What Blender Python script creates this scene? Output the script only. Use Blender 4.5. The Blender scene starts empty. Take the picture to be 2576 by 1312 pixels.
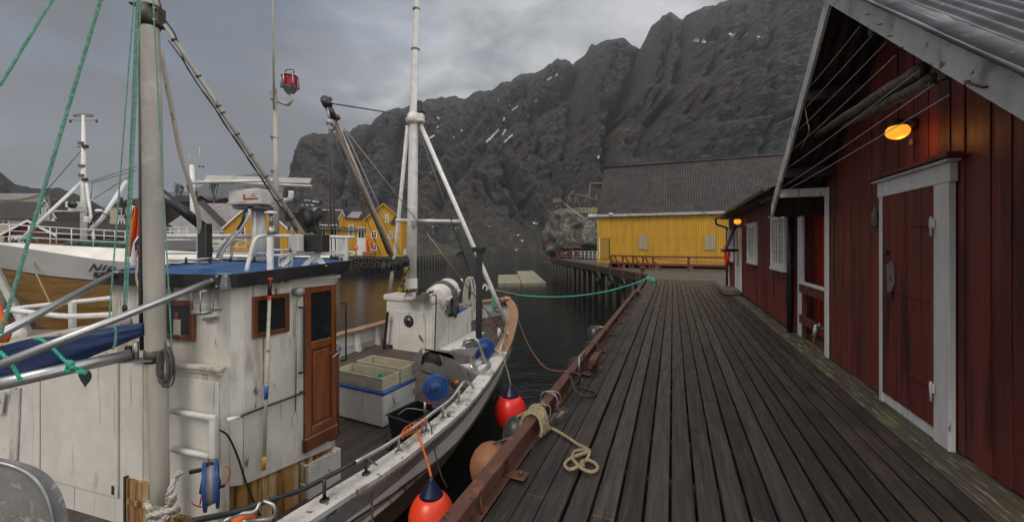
import bpy, math, random
import numpy as np
from mathutils import Matrix, Vector, noise as mn
random.seed(7)
SC = bpy.context.scene
# ---------------------------------------------------------------- camera, world, sun, exposure
F_PX, CX, YH, CAMZ = 980.0, 1288.0, 614.0, 1.6        # measured in a 2576 px wide copy of the photograph
cam = bpy.data.cameras.new('camera'); co = bpy.data.objects.new('camera', cam); SC.collection.objects.link(co)
co.location = (0, 0, CAMZ); co.rotation_euler = (math.radians(90), 0, 0)
cam.sensor_width = 36; cam.lens = 36 * F_PX / 2576; cam.shift_y = (YH - 656) / 2576
cam.clip_start = 0.05; cam.clip_end = 9000
SC.camera = co
SC.view_settings.view_transform = 'Standard'; SC.view_settings.look = 'None'
SC.view_settings.gamma = 1.0; SC.view_settings.exposure = 0.26
SUN_EL, SUN_AZ = math.radians(50), math.radians(215)   # azimuth clockwise from +Y
world = bpy.data.worlds.new('World'); SC.world = world; world.use_nodes = True

def make_world():
    nt = world.node_tree; N = nt.nodes; Lk = nt.links; N.clear()
    out = N.new('ShaderNodeOutputWorld'); bg = N.new('ShaderNodeBackground')
    sky = N.new('ShaderNodeTexSky'); sky.sky_type = 'NISHITA'; sky.sun_disc = False
    sky.sun_elevation = SUN_EL; sky.sun_rotation = SUN_AZ; sky.air_density = 1.0; sky.dust_density = 2.0
    tc = N.new('ShaderNodeTexCoord')
    sep = N.new('ShaderNodeSeparateXYZ'); Lk.new(tc.outputs['Generated'], sep.inputs[0])
    def math_(op, a, b=None, c=None):
        n = N.new('ShaderNodeMath'); n.operation = op
        for i, v in enumerate((a, b, c)):
            if v is None: continue
            if isinstance(v, (int, float)): n.inputs[i].default_value = v
            else: Lk.new(v, n.inputs[i])
        return n.outputs[0]
    # project the direction on a flat cloud layer
    zz = math_('MAXIMUM', sep.outputs[2], 0.04)
    zz = math_('ADD', zz, 0.16)
    px = math_('DIVIDE', sep.outputs[0], zz); py = math_('DIVIDE', sep.outputs[1], zz)
    cmb = N.new('ShaderNodeCombineXYZ'); Lk.new(px, cmb.inputs[0]); Lk.new(py, cmb.inputs[1])
    def noi(scale, det, rough, dist=0.0, off=0.0):
        mp = N.new('ShaderNodeMapping'); mp.inputs['Location'].default_value = (off, off * .7, 0)
        Lk.new(cmb.outputs[0], mp.inputs[0])
        n = N.new('ShaderNodeTexNoise'); n.inputs['Scale'].default_value = scale
        n.inputs['Detail'].default_value = det; n.inputs['Roughness'].default_value = rough
        n.inputs['Distortion'].default_value = dist; Lk.new(mp.outputs[0], n.inputs['Vector']); return n.outputs[0]
    n1 = noi(0.6, 6, .5, .5, 3.1); n2 = noi(2.2, 7, .6, .4, 8.3)
    s = math_('ADD', math_('MULTIPLY', n1, .65), math_('MULTIPLY', n2, .35))
    # broad gradient: dim to the left, lighter towards the break above the fjord
    g = math_('MULTIPLY_ADD', sep.outputs[0], .27, .0)
    s = math_('ADD', s, g)
    s = math_('MULTIPLY_ADD', s, 1.75, -.375)
    # lighter opening in the cloud over the mountain ridge
    dp = N.new('ShaderNodeVectorMath'); dp.operation = 'DOT_PRODUCT'; Lk.new(tc.outputs['Generated'], dp.inputs[0])
    dv = Vector((-.08, 1.0, .52)).normalized(); dp.inputs[1].default_value = dv
    mo = N.new('ShaderNodeMapRange'); mo.interpolation_type = 'SMOOTHSTEP'; Lk.new(dp.outputs['Value'], mo.inputs[0]); mo.inputs[1].default_value = .86; mo.inputs[2].default_value = 1.0; mo.inputs[3].default_value = 0; mo.inputs[4].default_value = .27
    s = math_('ADD', s, mo.outputs[0])
    rp = N.new('ShaderNodeValToRGB'); Lk.new(s, rp.inputs[0])
    cr = rp.color_ramp; cr.elements[0].position = .22; cr.elements[0].color = (.11, .11, .117, 1)
    cr.elements[1].position = .86; cr.elements[1].color = (.66, .66, .66, 1)
    e = cr.elements.new(.45); e.color = (.138, .138, .144, 1)
    e = cr.elements.new(.62); e.color = (.25, .26, .28, 1)
    # unseen sky behind and above the viewer, made brighter to light the scene
    back = math_('MULTIPLY', sep.outputs[1], -1.0)
    back = math_('ADD', back, math_('MULTIPLY', sep.outputs[2], 0.9)); back = math_('ADD', back, math_('MULTIPLY', math_('ABSOLUTE', sep.outputs[0]), .25))
    mr = N.new('ShaderNodeMapRange'); Lk.new(back, mr.inputs[0])
    mr.inputs[1].default_value = -.1; mr.inputs[2].default_value = 1.0; mr.inputs[3].default_value = 1.0; mr.inputs[4].default_value = 3.4
    vm = N.new('ShaderNodeVectorMath'); vm.operation = 'SCALE'; Lk.new(rp.outputs[0], vm.inputs[0]); Lk.new(mr.outputs[0], vm.inputs['Scale'])
    sk = N.new('ShaderNodeVectorMath'); sk.operation = 'SCALE'; sk.inputs['Scale'].default_value = .10
    Lk.new(sky.outputs[0], sk.inputs[0])
    # thin breaks where blue shows
    brk = N.new('ShaderNodeMapRange'); Lk.new(noi(1.1, 4, .5, .2, 5.4), brk.inputs[0])
    brk.inputs[1].default_value = .53; brk.inputs[2].default_value = .68; brk.inputs[3].default_value = .06; brk.inputs[4].default_value = .45
    mx = N.new('ShaderNodeMix'); mx.data_type = 'RGBA'; Lk.new(brk.outputs[0], mx.inputs[0])
    Lk.new(vm.outputs[0], mx.inputs[6]); Lk.new(sk.outputs[0], mx.inputs[7])
    Lk.new(mx.outputs[2], bg.inputs[0]); bg.inputs[1].default_value = 1.0
    Lk.new(bg.outputs[0], out.inputs[0])
make_world()
sl = bpy.data.lights.new('sun', 'SUN'); sl.energy = 1.5; sl.angle = math.radians(25); sl.color = (1, .93, .83)
so = bpy.data.objects.new('sun', sl); SC.collection.objects.link(so)
sd = Vector((math.sin(SUN_AZ) * math.cos(SUN_EL), math.cos(SUN_AZ) * math.cos(SUN_EL), math.sin(SUN_EL)))
so.rotation_euler = sd.to_track_quat('Z', 'Y').to_euler(); so.location = sd * 50

# ---------------------------------------------------------------- measuring helpers
def ray(x, y): return Vector(((x - CX) / F_PX, 1.0, (YH - y) / F_PX))
EYE = Vector((0, 0, CAMZ))
def P(x, y, d): return EYE + ray(x, y) * d
def frame(x, y, ang, z=0.0): return Matrix.Translation((x, y, z)) @ Matrix.Rotation(ang, 4, 'Z')
def hit(x, y, F, ax, val):
    """world point where the sight line through (x,y) meets the plane local[ax]=val of frame F"""
    I = F.inverted() if F is not None else Matrix()
    o = I @ EYE; d = (I.to_3x3()) @ ray(x, y)
    return EYE + ray(x, y) * ((val - o[ax]) / d[ax])
def hz(x, y, z): return hit(x, y, None, 2, z)
def loc(F, w): return F.inverted() @ w
WANG = -math.radians(22.45)
FW = frame(0, 0, WANG)                      # the wharf: x = across towards the houses, y = along
FBANG = -math.atan2(.431, .902)
FB = frame(-5.096, 2.435, FBANG)            # the near boat: x = towards starboard, y = forward
def W(F, x, y, z): return F @ Vector((x, y, z))
def rg(x0, y0, s): return lambda x, y: ((x0 + x * s) * .8944, (y0 + y * s) * .8944)

# ---------------------------------------------------------------- materials
def mat(name, c1, c2=None, scale=3.0, rough=.6, metal=0.0, bump=.15, bscale=30.0, stretch=(1, 1, 1),
        spots=None, sthr=.62, sscale=5.0, sstretch=(1, 1, 1), ssoft=.03, rnd=0.0, spots2=None, s2thr=.6, s2scale=3.0,
        s2stretch=(1, 1, 1), wave=None, emit=None, alpha=None, trans=None, rv=.15, ior=None, spec=None, det=6, coat=0, bdist=.01, cracks=None):
    m = bpy.data.materials.new(name); m.use_nodes = True
    nt = m.node_tree; N = nt.nodes; Lk = nt.links; b = N['Principled BSDF']
    tc = N.new('ShaderNodeTexCoord')
    def mapped(st):
        mp = N.new('ShaderNodeMapping'); mp.inputs['Scale'].default_value = st
        Lk.new(tc.outputs['Object'], mp.inputs[0]); return mp.outputs[0]
    def noi(sc, st, d=det, r=.6):
        n = N.new('ShaderNodeTexNoise'); n.inputs['Scale'].default_value = sc; n.inputs['Detail'].default_value = d
        n.inputs['Roughness'].default_value = r; Lk.new(mapped(st), n.inputs['Vector']); return n.outputs[0]
    def mapr(src, a, b_, c, d):
        n = N.new('ShaderNodeMapRange'); Lk.new(src, n.inputs[0])
        for i, v in enumerate((a, b_, c, d)): n.inputs[i + 1].default_value = v
        return n.outputs[0]
    def mix(f, a, c):
        n = N.new('ShaderNodeMix'); n.data_type = 'RGBA'
        for i, v in ((0, f), (6, a), (7, c)):
            if isinstance(v, (tuple, list)): n.inputs[i].default_value = (*v, 1) if len(v) == 3 else v
            elif isinstance(v, (int, float)): n.inputs[i].default_value = v
            else: Lk.new(v, n.inputs[i])
        return n.outputs[2]
    c2 = c2 or tuple(x * .7 for x in c1)
    base_n = noi(scale, stretch)
    col = mix(mapr(base_n, .35, .68, 0, 1), c1, c2)
    if spots2: col = mix(mapr(noi(s2scale, s2stretch), s2thr, s2thr + .12, 0, .9), col, spots2)
    if spots: 
        sm = mapr(noi(sscale, sstretch, 8, .65), sthr, sthr + ssoft, 0, 1)
        col = mix(sm, col, spots)
    if cracks: col = mix(mapr(noi(cracks[1], cracks[2], 4, .55), cracks[3], cracks[3] + .025, 0, .85), col, cracks[0])
    if rnd:
        at = N.new('ShaderNodeAttribute'); at.attribute_name = 'rnd'
        v = mapr(at.outputs['Fac'], 0, 1, 1 - rnd, 1 + rnd)
        vm = N.new('ShaderNodeVectorMath'); vm.operation = 'SCALE'; Lk.new(col, vm.inputs[0]); Lk.new(v, vm.inputs['Scale']); col = vm.outputs[0]
    Lk.new(col, b.inputs['Base Color'])
    Lk.new(mapr(base_n, .3, .7, max(0.02, rough - rv), min(1, rough + rv)), b.inputs['Roughness'])
    b.inputs['Metallic'].default_value = metal
    if bump:
        bn = N.new('ShaderNodeBump'); bn.inputs['Strength'].default_value = bump; bn.inputs['Distance'].default_value = bdist
        h = noi(bscale, stretch, 5, .6)
        if spots:
            a = N.new('ShaderNodeMath'); a.operation = 'SUBTRACT'; Lk.new(h, a.inputs[0]); Lk.new(sm, a.inputs[1]); h = a.outputs[0]
        Lk.new(h, bn.inputs['Height']); Lk.new(bn.outputs[0], b.inputs['Normal'])
    if emit: b.inputs['Emission Color'].default_value = (*emit[0], 1); b.inputs['Emission Strength'].default_value = emit[1]
    if trans: b.inputs['Transmission Weight'].default_value = trans
    if ior: b.inputs['IOR'].default_value = ior
    if spec is not None: b.inputs['Specular IOR Level'].default_value = spec
    if coat: b.inputs['Coat Weight'].default_value = coat; b.inputs['Coat Roughness'].default_value = .15
    return m
V = {}
def mk(k, *a, **kw): V[k] = mat(k, *a, **kw); return V[k]
mk('boat_white', (.60, .56, .49), (.45, .41, .345), 2.2, .5, bump=.35, bscale=22, spots=(.12, .105, .09), sthr=.635, sscale=7, sstretch=(1, 1, .30),
   spots2=(.33, .29, .235), s2thr=.53, s2scale=5.5, s2stretch=(1, 1, .22), cracks=((.10,.09,.075), 5, (5,5,.14), .66))
mk('worn_white', (.60, .57, .52), (.44, .42, .38), 3, .5, bump=.3, bscale=22, spots=(.06, .055, .05), sthr=.60, sscale=9, sstretch=(1, 1, .45),
   spots2=(.30, .26, .22), s2thr=.52, s2scale=3.5, s2stretch=(1, 1, .35), cracks=((.12,.10,.08), 5, (5,5,.3), .67))
mk('clean_white', (.66, .63, .57), (.54, .51, .455), 2.5, .4, bump=.08, bscale=20, spots2=(.45, .40, .33), s2thr=.6, s2scale=6, s2stretch=(1, 1, .3), cracks=((.24,.20,.14), 4, (5,5,.16), .675))
mk('white_pipe', (.66, .65, .62), (.52, .50, .46), 6, .4, bump=.1, bscale=40, spots=(.22, .12, .06), sthr=.70, sscale=14)
mk('mast_paint', (.44, .40, .335), (.30, .27, .225), 3, .55, bump=.3, bscale=30, stretch=(1, 1, .25), spots=(.05, .045, .04), sthr=.665, sscale=9, sstretch=(1, 1, .10),
   spots2=(.55, .52, .46), s2thr=.55, s2scale=1.2, cracks=((.04,.035,.03), 6, (6,6,.10), .655))
mk('rust_white', (.50, .42, .28), (.34, .24, .11), 3, .6, bump=.3, spots=(.11, .040, .010), sthr=.47, sscale=3.6, sstretch=(5.5, 5.5, .22), ssoft=.10,
   spots2=(.34, .16, .025), s2thr=.43, s2scale=3.2, s2stretch=(2.4, 2.4, .3))
mk('roof_blue', (.016, .105, .30), (.012, .07, .20), 3, .45, bump=.25, bscale=16, spots=(.25, .28, .32), sthr=.70, sscale=10)
mk('blue_plastic', (.016, .085, .30), (.012, .06, .23), 3, .35, bump=.05)
mk('tarp_blue', (.010, .032, .105), (.007, .022, .07), 3, .55, bump=.5, bscale=6, bdist=.03, stretch=(.4, .4, 2))
mk('black_paint', (.016, .016, .018), (.028, .027, .026), 5, .45, bump=.25, spots=(.20, .19, .18), sthr=.705, sscale=13)
mk('black_rubber', (.014, .014, .014), (.03, .03, .03), 8, .6, bump=.3, spots=(.12, .12, .11), sthr=.68, sscale=18)
mk('black_plastic', (.012, .012, .013), (.02, .02, .02), 5, .35, bump=.05)
mk('black_worn', (.018, .018, .019), (.03, .03, .03), 5, .35, bump=.3, spots=(.30, .29, .27), sthr=.665, sscale=30)
mk('varnish', (.17, .050, .012), (.085, .024, .007), 4, .32, bump=.3, bscale=18, stretch=(3, 3, .35), spots=(.36, .27, .17), sthr=.70, sscale=9, sstretch=(2, 2, .4),
   spots2=(.035, .014, .006), s2thr=.55, s2scale=4, s2stretch=(2, 2, .3), coat=.3)
mk('cap_wood', (.30, .17, .09), (.22, .12, .065), 4, .6, bump=.3, stretch=(3, .4, 3), spots=(.45, .38, .30), sthr=.60, sscale=6)
mk('hull_wood', (.15, .085, .040), (.065, .038, .020), 4, .55, bump=.4, stretch=(.7, .35, 5), spots=(.42, .33, .20), sthr=.64, sscale=6, sstretch=(1, .5, 3))
mk('boat_deck', (.085, .060, .045), (.045, .033, .027), 5, .5, bump=.3, stretch=(6, .4, 3), rnd=.3)
mk('oak_hull', (.24, .125, .028), (.12, .058, .012), 2.5, .5, bump=.5, bscale=8, stretch=(.5, .5, 6), spots=(.05, .025, .01), sthr=.60, sscale=5, sstretch=(.6, .6, 6), ssoft=.1)
mk('alu', (.50, .50, .49), (.36, .36, .35), 6, .38, .85, bump=.1, bscale=60, rv=.1)
mk('steel', (.52, .51, .49), (.34, .33, .31), 5, .34, .75, bump=.12, bscale=40, spots=(.16, .13, .10), sthr=.64, sscale=6)
mk('galv', (.36, .36, .36), (.24, .24, .24), 8, .5, .8, bump=.2, spots=(.12, .11, .10), sthr=.66, sscale=12)
mk('dark_steel', (.05, .045, .04), (.10, .075, .055), 10, .5, .6, bump=.3)
mk('rust', (.115, .045, .026), (.065, .028, .019), 5, .7, .1, bump=.35, bscale=30, spots=(.028, .016, .013), sthr=.60, sscale=9, spots2=(.20, .075, .035), s2thr=.56, s2scale=5)
mk('rust_bright', (.26, .10, .035), (.17, .07, .03), 6, .6, .0, bump=.3, bscale=40)
mk('red_metal', (.12, .03, .02), (.07, .02, .015), 6, .6, bump=.2)
mk('red_plank', (.185, .034, .024), (.125, .024, .018), 2.0, .55, bump=.45, bscale=9, bdist=.006, stretch=(7, 7, .35), spots=(.022, .008, .007), sthr=.685, sscale=7, sstretch=(2.0, 2.0, .5), rnd=.20,
   spots2=(.058, .012, .010), s2thr=.52, s2scale=2.6, s2stretch=(2, 2, .3), cracks=((.016,.007,.006), 4, (9,9,.12), .655))
mk('red_panel', (.60, .070, .026), (.46, .055, .020), 2, .5, bump=.3, stretch=(5, 5, .4))  # red made brighter than the planks, standing in for light in the porch
mk('white_wood', (.76, .76, .74), (.62, .62, .60), 4, .6, bump=.35, bscale=18, stretch=(3, 3, .5), spots=(.20, .19, .17), sthr=.665, sscale=8, sstretch=(1, 1, .5), cracks=((.15,.14,.12), 4, (7,7,.14), .68))
mk('barge_wood', (.60, .595, .575), (.44, .435, .42), 3, .7, bump=.5, bscale=24, spots=(.14, .135, .12), sthr=.62, sscale=7, spots2=(.20, .22, .18), s2thr=.56, s2scale=2.5)
mk('deck_wood', (.050, .039, .0315), (.0145, .0125, .0115), 3.2, .46, bump=.65, bscale=13, bdist=.007, stretch=(9, .5, 9), rnd=.38,
   spots=(.125, .098, .072), sthr=.585, sscale=4, sstretch=(8, .45, 8), ssoft=.14, spots2=(.017, .0145, .014), s2thr=.54, s2scale=1.4, s2stretch=(1.5, 1, 1), rv=.22, spec=.4)
mk('deck_far', (.095, .082, .072), (.060, .052, .046), 3.0, .5, bump=.5, bscale=12, bdist=.007, stretch=(.5, 8, 8), rnd=.22, spots=(.17, .15, .12), sthr=.60, sscale=3, sstretch=(.5, 5, 5), ssoft=.15)
mk('mossy_wood', (.105, .088, .058), (.040, .034, .027), 3.0, .65, bump=.6, bscale=16, bdist=.006, stretch=(8, .5, 8), rnd=.35, spots=(.36, .35, .29), sthr=.555, sscale=5, sstretch=(6, .6, 6), ssoft=.10,
   spots2=(.13, .14, .035), s2thr=.53, s2scale=3.2, s2stretch=(2, .7, 2))
mk('pile_wood', (.045, .036, .028), (.022, .018, .016), 3, .65, bump=.4, stretch=(2, 2, .5), spots=(.13, .12, .10), sthr=.66, sscale=5, sstretch=(2, 2, .3))
mk('grey_wood', (.155, .125, .095), (.09, .072, .055), 3, .7, bump=.4, stretch=(2, 2, .5))
mk('yellow_wall', (.52, .285, .016), (.40, .215, .012), 1.2, .6, bump=.1, stretch=(3, 3, .4), rnd=.05, spots=(.20, .12, .03), sthr=.70, sscale=3, sstretch=(3, 3, .3), ssoft=.1)
mk('yellow_door', (.30, .175, .018), (.24, .135, .014), 2, .6, bump=.2, stretch=(5, 5, .4))
mk('yellow_house', (.50, .26, .012), (.40, .20, .010), 1.0, .6, bump=.1, stretch=(3, 3, .4), rnd=.08)
mk('fence_red', (.15, .034, .022), (.10, .025, .017), 3, .6, bump=.2)
mk('roof_dark', (.027, .0165, .014), (.015, .010, .009), 2.2, .6, .0, bump=.3, bscale=8, spots=(.085, .045, .03), sthr=.62, sscale=3, sstretch=(3, .4, .4), ssoft=.1, rnd=.25)
mk('roof_grey', (.045, .047, .051), (.026, .027, .030), 2.5, .42, .25, bump=.4, bscale=9, spots=(.19, .20, .21), sthr=.63, sscale=5, sstretch=(1, 3, 3), ssoft=.08, spots2=(.03, .031, .033), s2thr=.55, s2scale=3)
mk('roof_brown', (.030, .019, .016), (.018, .012, .011), .8, .6, bump=.2, rnd=.2)
mk('roof_pale', (.24, .22, .21), (.17, .155, .15), 1.5, .5, bump=.2, stretch=(1, 1, 1), rnd=.1)
mk('soffit', (.035, .026, .022), (.018, .014, .013), 4, .6, .2, bump=.3)
mk('cream_wall', (.42, .37, .26), (.34, .30, .21), 1.0, .6, bump=.1)
mk('red_shed', (.11, .022, .015), (.08, .018, .013), 1.2, .6, bump=.1)
mk('glass_dark', (.010, .012, .014), (.018, .02, .022), 3, .08, bump=.03, rv=.04, spec=.6)
mk('curtain', (.50, .44, .28), (.22, .20, .14), 5, .5, bump=.1, stretch=(2, 2, .4))
mk('pvc_window', (.34, .29, .18), (.24, .205, .13), 2, .5, bump=.1, stretch=(6, 6, .3))
mk('fender_red', (.78, .022, .013), (.70, .018, .012), 3, .38, bump=.04, spots=(.45, .02, .01), sthr=.68, sscale=8)
mk('fender_orange', (.80, .062, .016), (.72, .05, .014), 3, .38, bump=.04, spots=(.4, .03, .01), sthr=.70, sscale=9)
mk('orange_cloth', (.80, .13, .010), (.68, .10, .008), 3, .7, bump=.4, bscale=6, bdist=.02)
mk('navy', (.008, .012, .045), (.006, .009, .03), 3, .4, bump=.1)
mk('rope_green', (.17, .36, .27), (.06, .19, .13), 40, .75, bump=.3, bscale=120, spots=(.35, .48, .40), sthr=.62, sscale=60)
mk('rope_bright', (.04, .42, .26), (.03, .27, .17), 40, .7, bump=.3, bscale=120)
mk('rope_tan', (.34, .27, .16), (.22, .17, .10), 30, .85, bump=.4, bscale=120, spots=(.09, .07, .05), sthr=.62, sscale=50)
mk('rope_white', (.52, .49, .42), (.36, .33, .28), 30, .8, bump=.3, bscale=120)
mk('rope_grey', (.13, .12, .105), (.07, .065, .06), 30, .8, bump=.3, bscale=120)
mk('rope_orange', (.75, .16, .02), (.45, .09, .02), 30, .8, bump=.3, bscale=120)
mk('rope_red', (.22, .045, .03), (.14, .03, .02), 30, .8, bump=.3, bscale=120)
mk('wire', (.07, .068, .065), (.12, .11, .10), 30, .5, .4, bump=.1)
mk('string', (.50, .49, .46), (.38, .37, .35), 30, .7, bump=.0)
mk('cable_grey', (.33, .32, .30), (.24, .23, .21), 10, .5, bump=.1)
mk('crate_wood', (.50, .45, .33), (.36, .31, .21), 4, .65, bump=.4, stretch=(1, 1, 4), spots=(.10, .07, .05), sthr=.63, sscale=9, sstretch=(1, 1, 1.8), rnd=.1)
mk('raft_wood', (.28, .255, .18), (.18, .165, .11), 2, .7, bump=.3, stretch=(1, 5, 1), rnd=.25)
mk('pole_bark', (.15, .125, .10), (.065, .055, .045), 8, .75, bump=.6, bscale=20, bdist=.01, spots=(.30, .27, .22), sthr=.6, sscale=14)
mk('fish', (.16, .145, .12), (.07, .06, .05), 12, .5, bump=.3)
mk('nav_red', (.50, .008, .014), (.30, .005, .01), 20, .12, bump=.2, bscale=10, spots=(.75, .2, .22), sthr=.66, sscale=6, sstretch=(1, 1, 8))
mk('lens', (.40, .38, .34), (.22, .20, .17), 10, .1, bump=.4, bscale=20, stretch=(.2, .2, 5))
mk('hose_yellow', (.55, .33, .02), (.40, .24, .02), 5, .5, bump=.1)
mk('text_red', (.45, .03, .02), (.35, .03, .02), 8, .5, bump=0)
mk('text_black', (.02, .02, .02), (.03, .03, .03), 8, .5, bump=0)
mk('lamp_glow', (.9, .55, .08), (.8, .4, .05), 9, .3, bump=.1, emit=((1.0, .40, .025), .85))
mk('lamp_glow_far', (.9, .55, .08), (.8, .4, .05), 9, .3, bump=.0, emit=((1.0, .42, .03), .8))
mk('gull_white', (.75, .75, .75), (.6, .6, .6), 9, .6, bump=.0)
mk('snow', (.80, .82, .86), (.68, .70, .75), 3, .7, bump=.2)
mk('twig', (.05, .036, .028), (.035, .026, .02), 3, .8, bump=.0)
mk('net_green', (.02, .07, .045), (.015, .035, .03), 9, .8, bump=.6, bscale=14, bdist=.04)

def rock_mat(name, warm, cool, light, moss, s=1.0, snow=False, haze=0.0):
    m = bpy.data.materials.new(name); m.use_nodes = True; nt = m.node_tree; N = nt.nodes; Lk = nt.links; b = N['Principled BSDF']
    tc = N.new('ShaderNodeTexCoord')
    def noi(sc, st=(1, 1, 1), d=8, r=.62, dist=0.0, rot=(0, 0, 0)):
        mp = N.new('ShaderNodeMapping'); mp.inputs['Scale'].default_value = st; mp.inputs['Rotation'].default_value = rot; Lk.new(tc.outputs['Object'], mp.inputs[0])
        n = N.new('ShaderNodeTexNoise'); n.inputs['Scale'].default_value = sc * s; n.inputs['Detail'].default_value = d
        n.inputs['Roughness'].default_value = r; n.inputs['Distortion'].default_value = dist; Lk.new(mp.outputs[0], n.inputs['Vector']); return n.outputs[0]
    def mapr(src, a, b_, c, d):
        n = N.new('ShaderNodeMapRange'); Lk.new(src, n.inputs[0])
        for i, v in enumerate((a, b_, c, d)): n.inputs[i + 1].default_value = v
        return n.outputs[0]
    def mix(f, a, c):
        n = N.new('ShaderNodeMix'); n.data_type = 'RGBA'
        for i, v in ((0, f), (6, a), (7, c)):
            if isinstance(v, tuple): n.inputs[i].default_value = (*v, 1)
            elif isinstance(v, (int, float)): n.inputs[i].default_value = v
            else: Lk.new(v, n.inputs[i])
        return n.outputs[2]
    def math_(op, a, c):
        n = N.new('ShaderNodeMath'); n.operation = op
        for i, v in enumerate((a, c)):
            if isinstance(v, (int, float)): n.inputs[i].default_value = v
            else: Lk.new(v, n.inputs[i])
        return n.outputs[0]
    col = mix(mapr(noi(.018, (1, 1, 1), 5, .55, .6), .42, .58, 0, 1), warm, cool)
    fine = N.new('ShaderNodeVectorMath'); fine.operation = 'SCALE'; Lk.new(col, fine.inputs[0]); Lk.new(mapr(noi(.5, (1, .7, 1), 10, .8, .8), .36, .64, .45, 1.65), fine.inputs['Scale']); col = fine.outputs[0]
    col = mix(mapr(noi(.22, (1, .6, 1.3), 12, .74, .5, (.3, .5, 0)), .50, .62, 0, .9), col, light)
    sg = N.new('ShaderNodeNewGeometry'); sx = N.new('ShaderNodeSeparateXYZ'); Lk.new(sg.outputs['Normal'], sx.inputs[0])
    flat = mapr(sx.outputs[2], .35, .75, 0, 1)
    mo = math_('MULTIPLY', mapr(noi(.06, (1, 1, 1), 8, .7, .3), .47, .60, 0, .9), flat)
    col = mix(mo, col, moss)
    crack = mapr(noi(.30, (1.2, 1.0, .45), 12, .78, 1.3), .40, .48, .85, 0)
    col = mix(crack, col, tuple(x * .35 for x in cool))
    if snow:
        at = N.new('ShaderNodeAttribute'); at.attribute_name = 'snow'; col = mix(at.outputs['Fac'], col, (.75, .77, .80))
    Lk.new(col, b.inputs['Base Color']); b.inputs['Roughness'].default_value = .75
    b.inputs['Specular IOR Level'].default_value = .25
    bn = N.new('ShaderNodeBump'); bn.inputs['Strength'].default_value = 1.0; bn.inputs['Distance'].default_value = 4.5 / s
    Lk.new(noi(.12, (1, 1, .6), 12, .72, .7), bn.inputs['Height']); Lk.new(bn.outputs[0], b.inputs['Normal'])
    V[name] = m; return m
rock_mat('mountain_rock', (.043, .031, .024), (.024, .027, .032), (.118, .104, .090), (.048, .040, .019), 1.0, snow=True)
rock_mat('hill_far', (.10, .10, .105), (.085, .088, .095), (.12, .12, .125), (.09, .088, .08), .6)  # distance haze is put into these pale grey rock colours
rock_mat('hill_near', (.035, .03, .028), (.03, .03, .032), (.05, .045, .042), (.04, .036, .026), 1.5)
rock_mat('boulder_rock', (.15, .14, .11), (.075, .078, .072), (.30, .285, .245), (.20, .17, .06), 5.0)
rock_mat('shore_rock', (.06, .052, .042), (.05, .05, .05), (.12, .11, .09), (.10, .085, .03), 3.0)

def water_mat():
    m = bpy.data.materials.new('sea_water'); m.use_nodes = True; nt = m.node_tree; N = nt.nodes; Lk = nt.links; b = N['Principled BSDF']
    b.inputs['Base Color'].default_value = (.006, .0085, .008, 1); b.inputs['Roughness'].default_value = .03; b.inputs['IOR'].default_value = 1.33
    tc = N.new('ShaderNodeTexCoord')
    def noi(sc, st, rot=0):
        mp = N.new('ShaderNodeMapping'); mp.inputs['Scale'].default_value = st; mp.inputs['Rotation'].default_value = (0, 0, rot); Lk.new(tc.outputs['Object'], mp.inputs[0])
        n = N.new('ShaderNodeTexNoise'); n.inputs['Scale'].default_value = sc; n.inputs['Detail'].default_value = 4; Lk.new(mp.outputs[0], n.inputs['Vector']); return n.outputs[0]
    a = N.new('ShaderNodeMath'); a.operation = 'MULTIPLY_ADD'; Lk.new(noi(.9, (.55, 1.5, 1), .3), a.inputs[0]); a.inputs[1].default_value = 1.5; Lk.new(noi(4.5, (.6, 1.4, 1), -.2), a.inputs[2])
    bn = N.new('ShaderNodeBump'); bn.inputs['Strength'].default_value = .55; bn.inputs['Distance'].default_value = .035
    Lk.new(a.outputs[0], bn.inputs['Height']); Lk.new(bn.outputs[0], b.inputs['Normal']); V['sea_water'] = m
water_mat()

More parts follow.
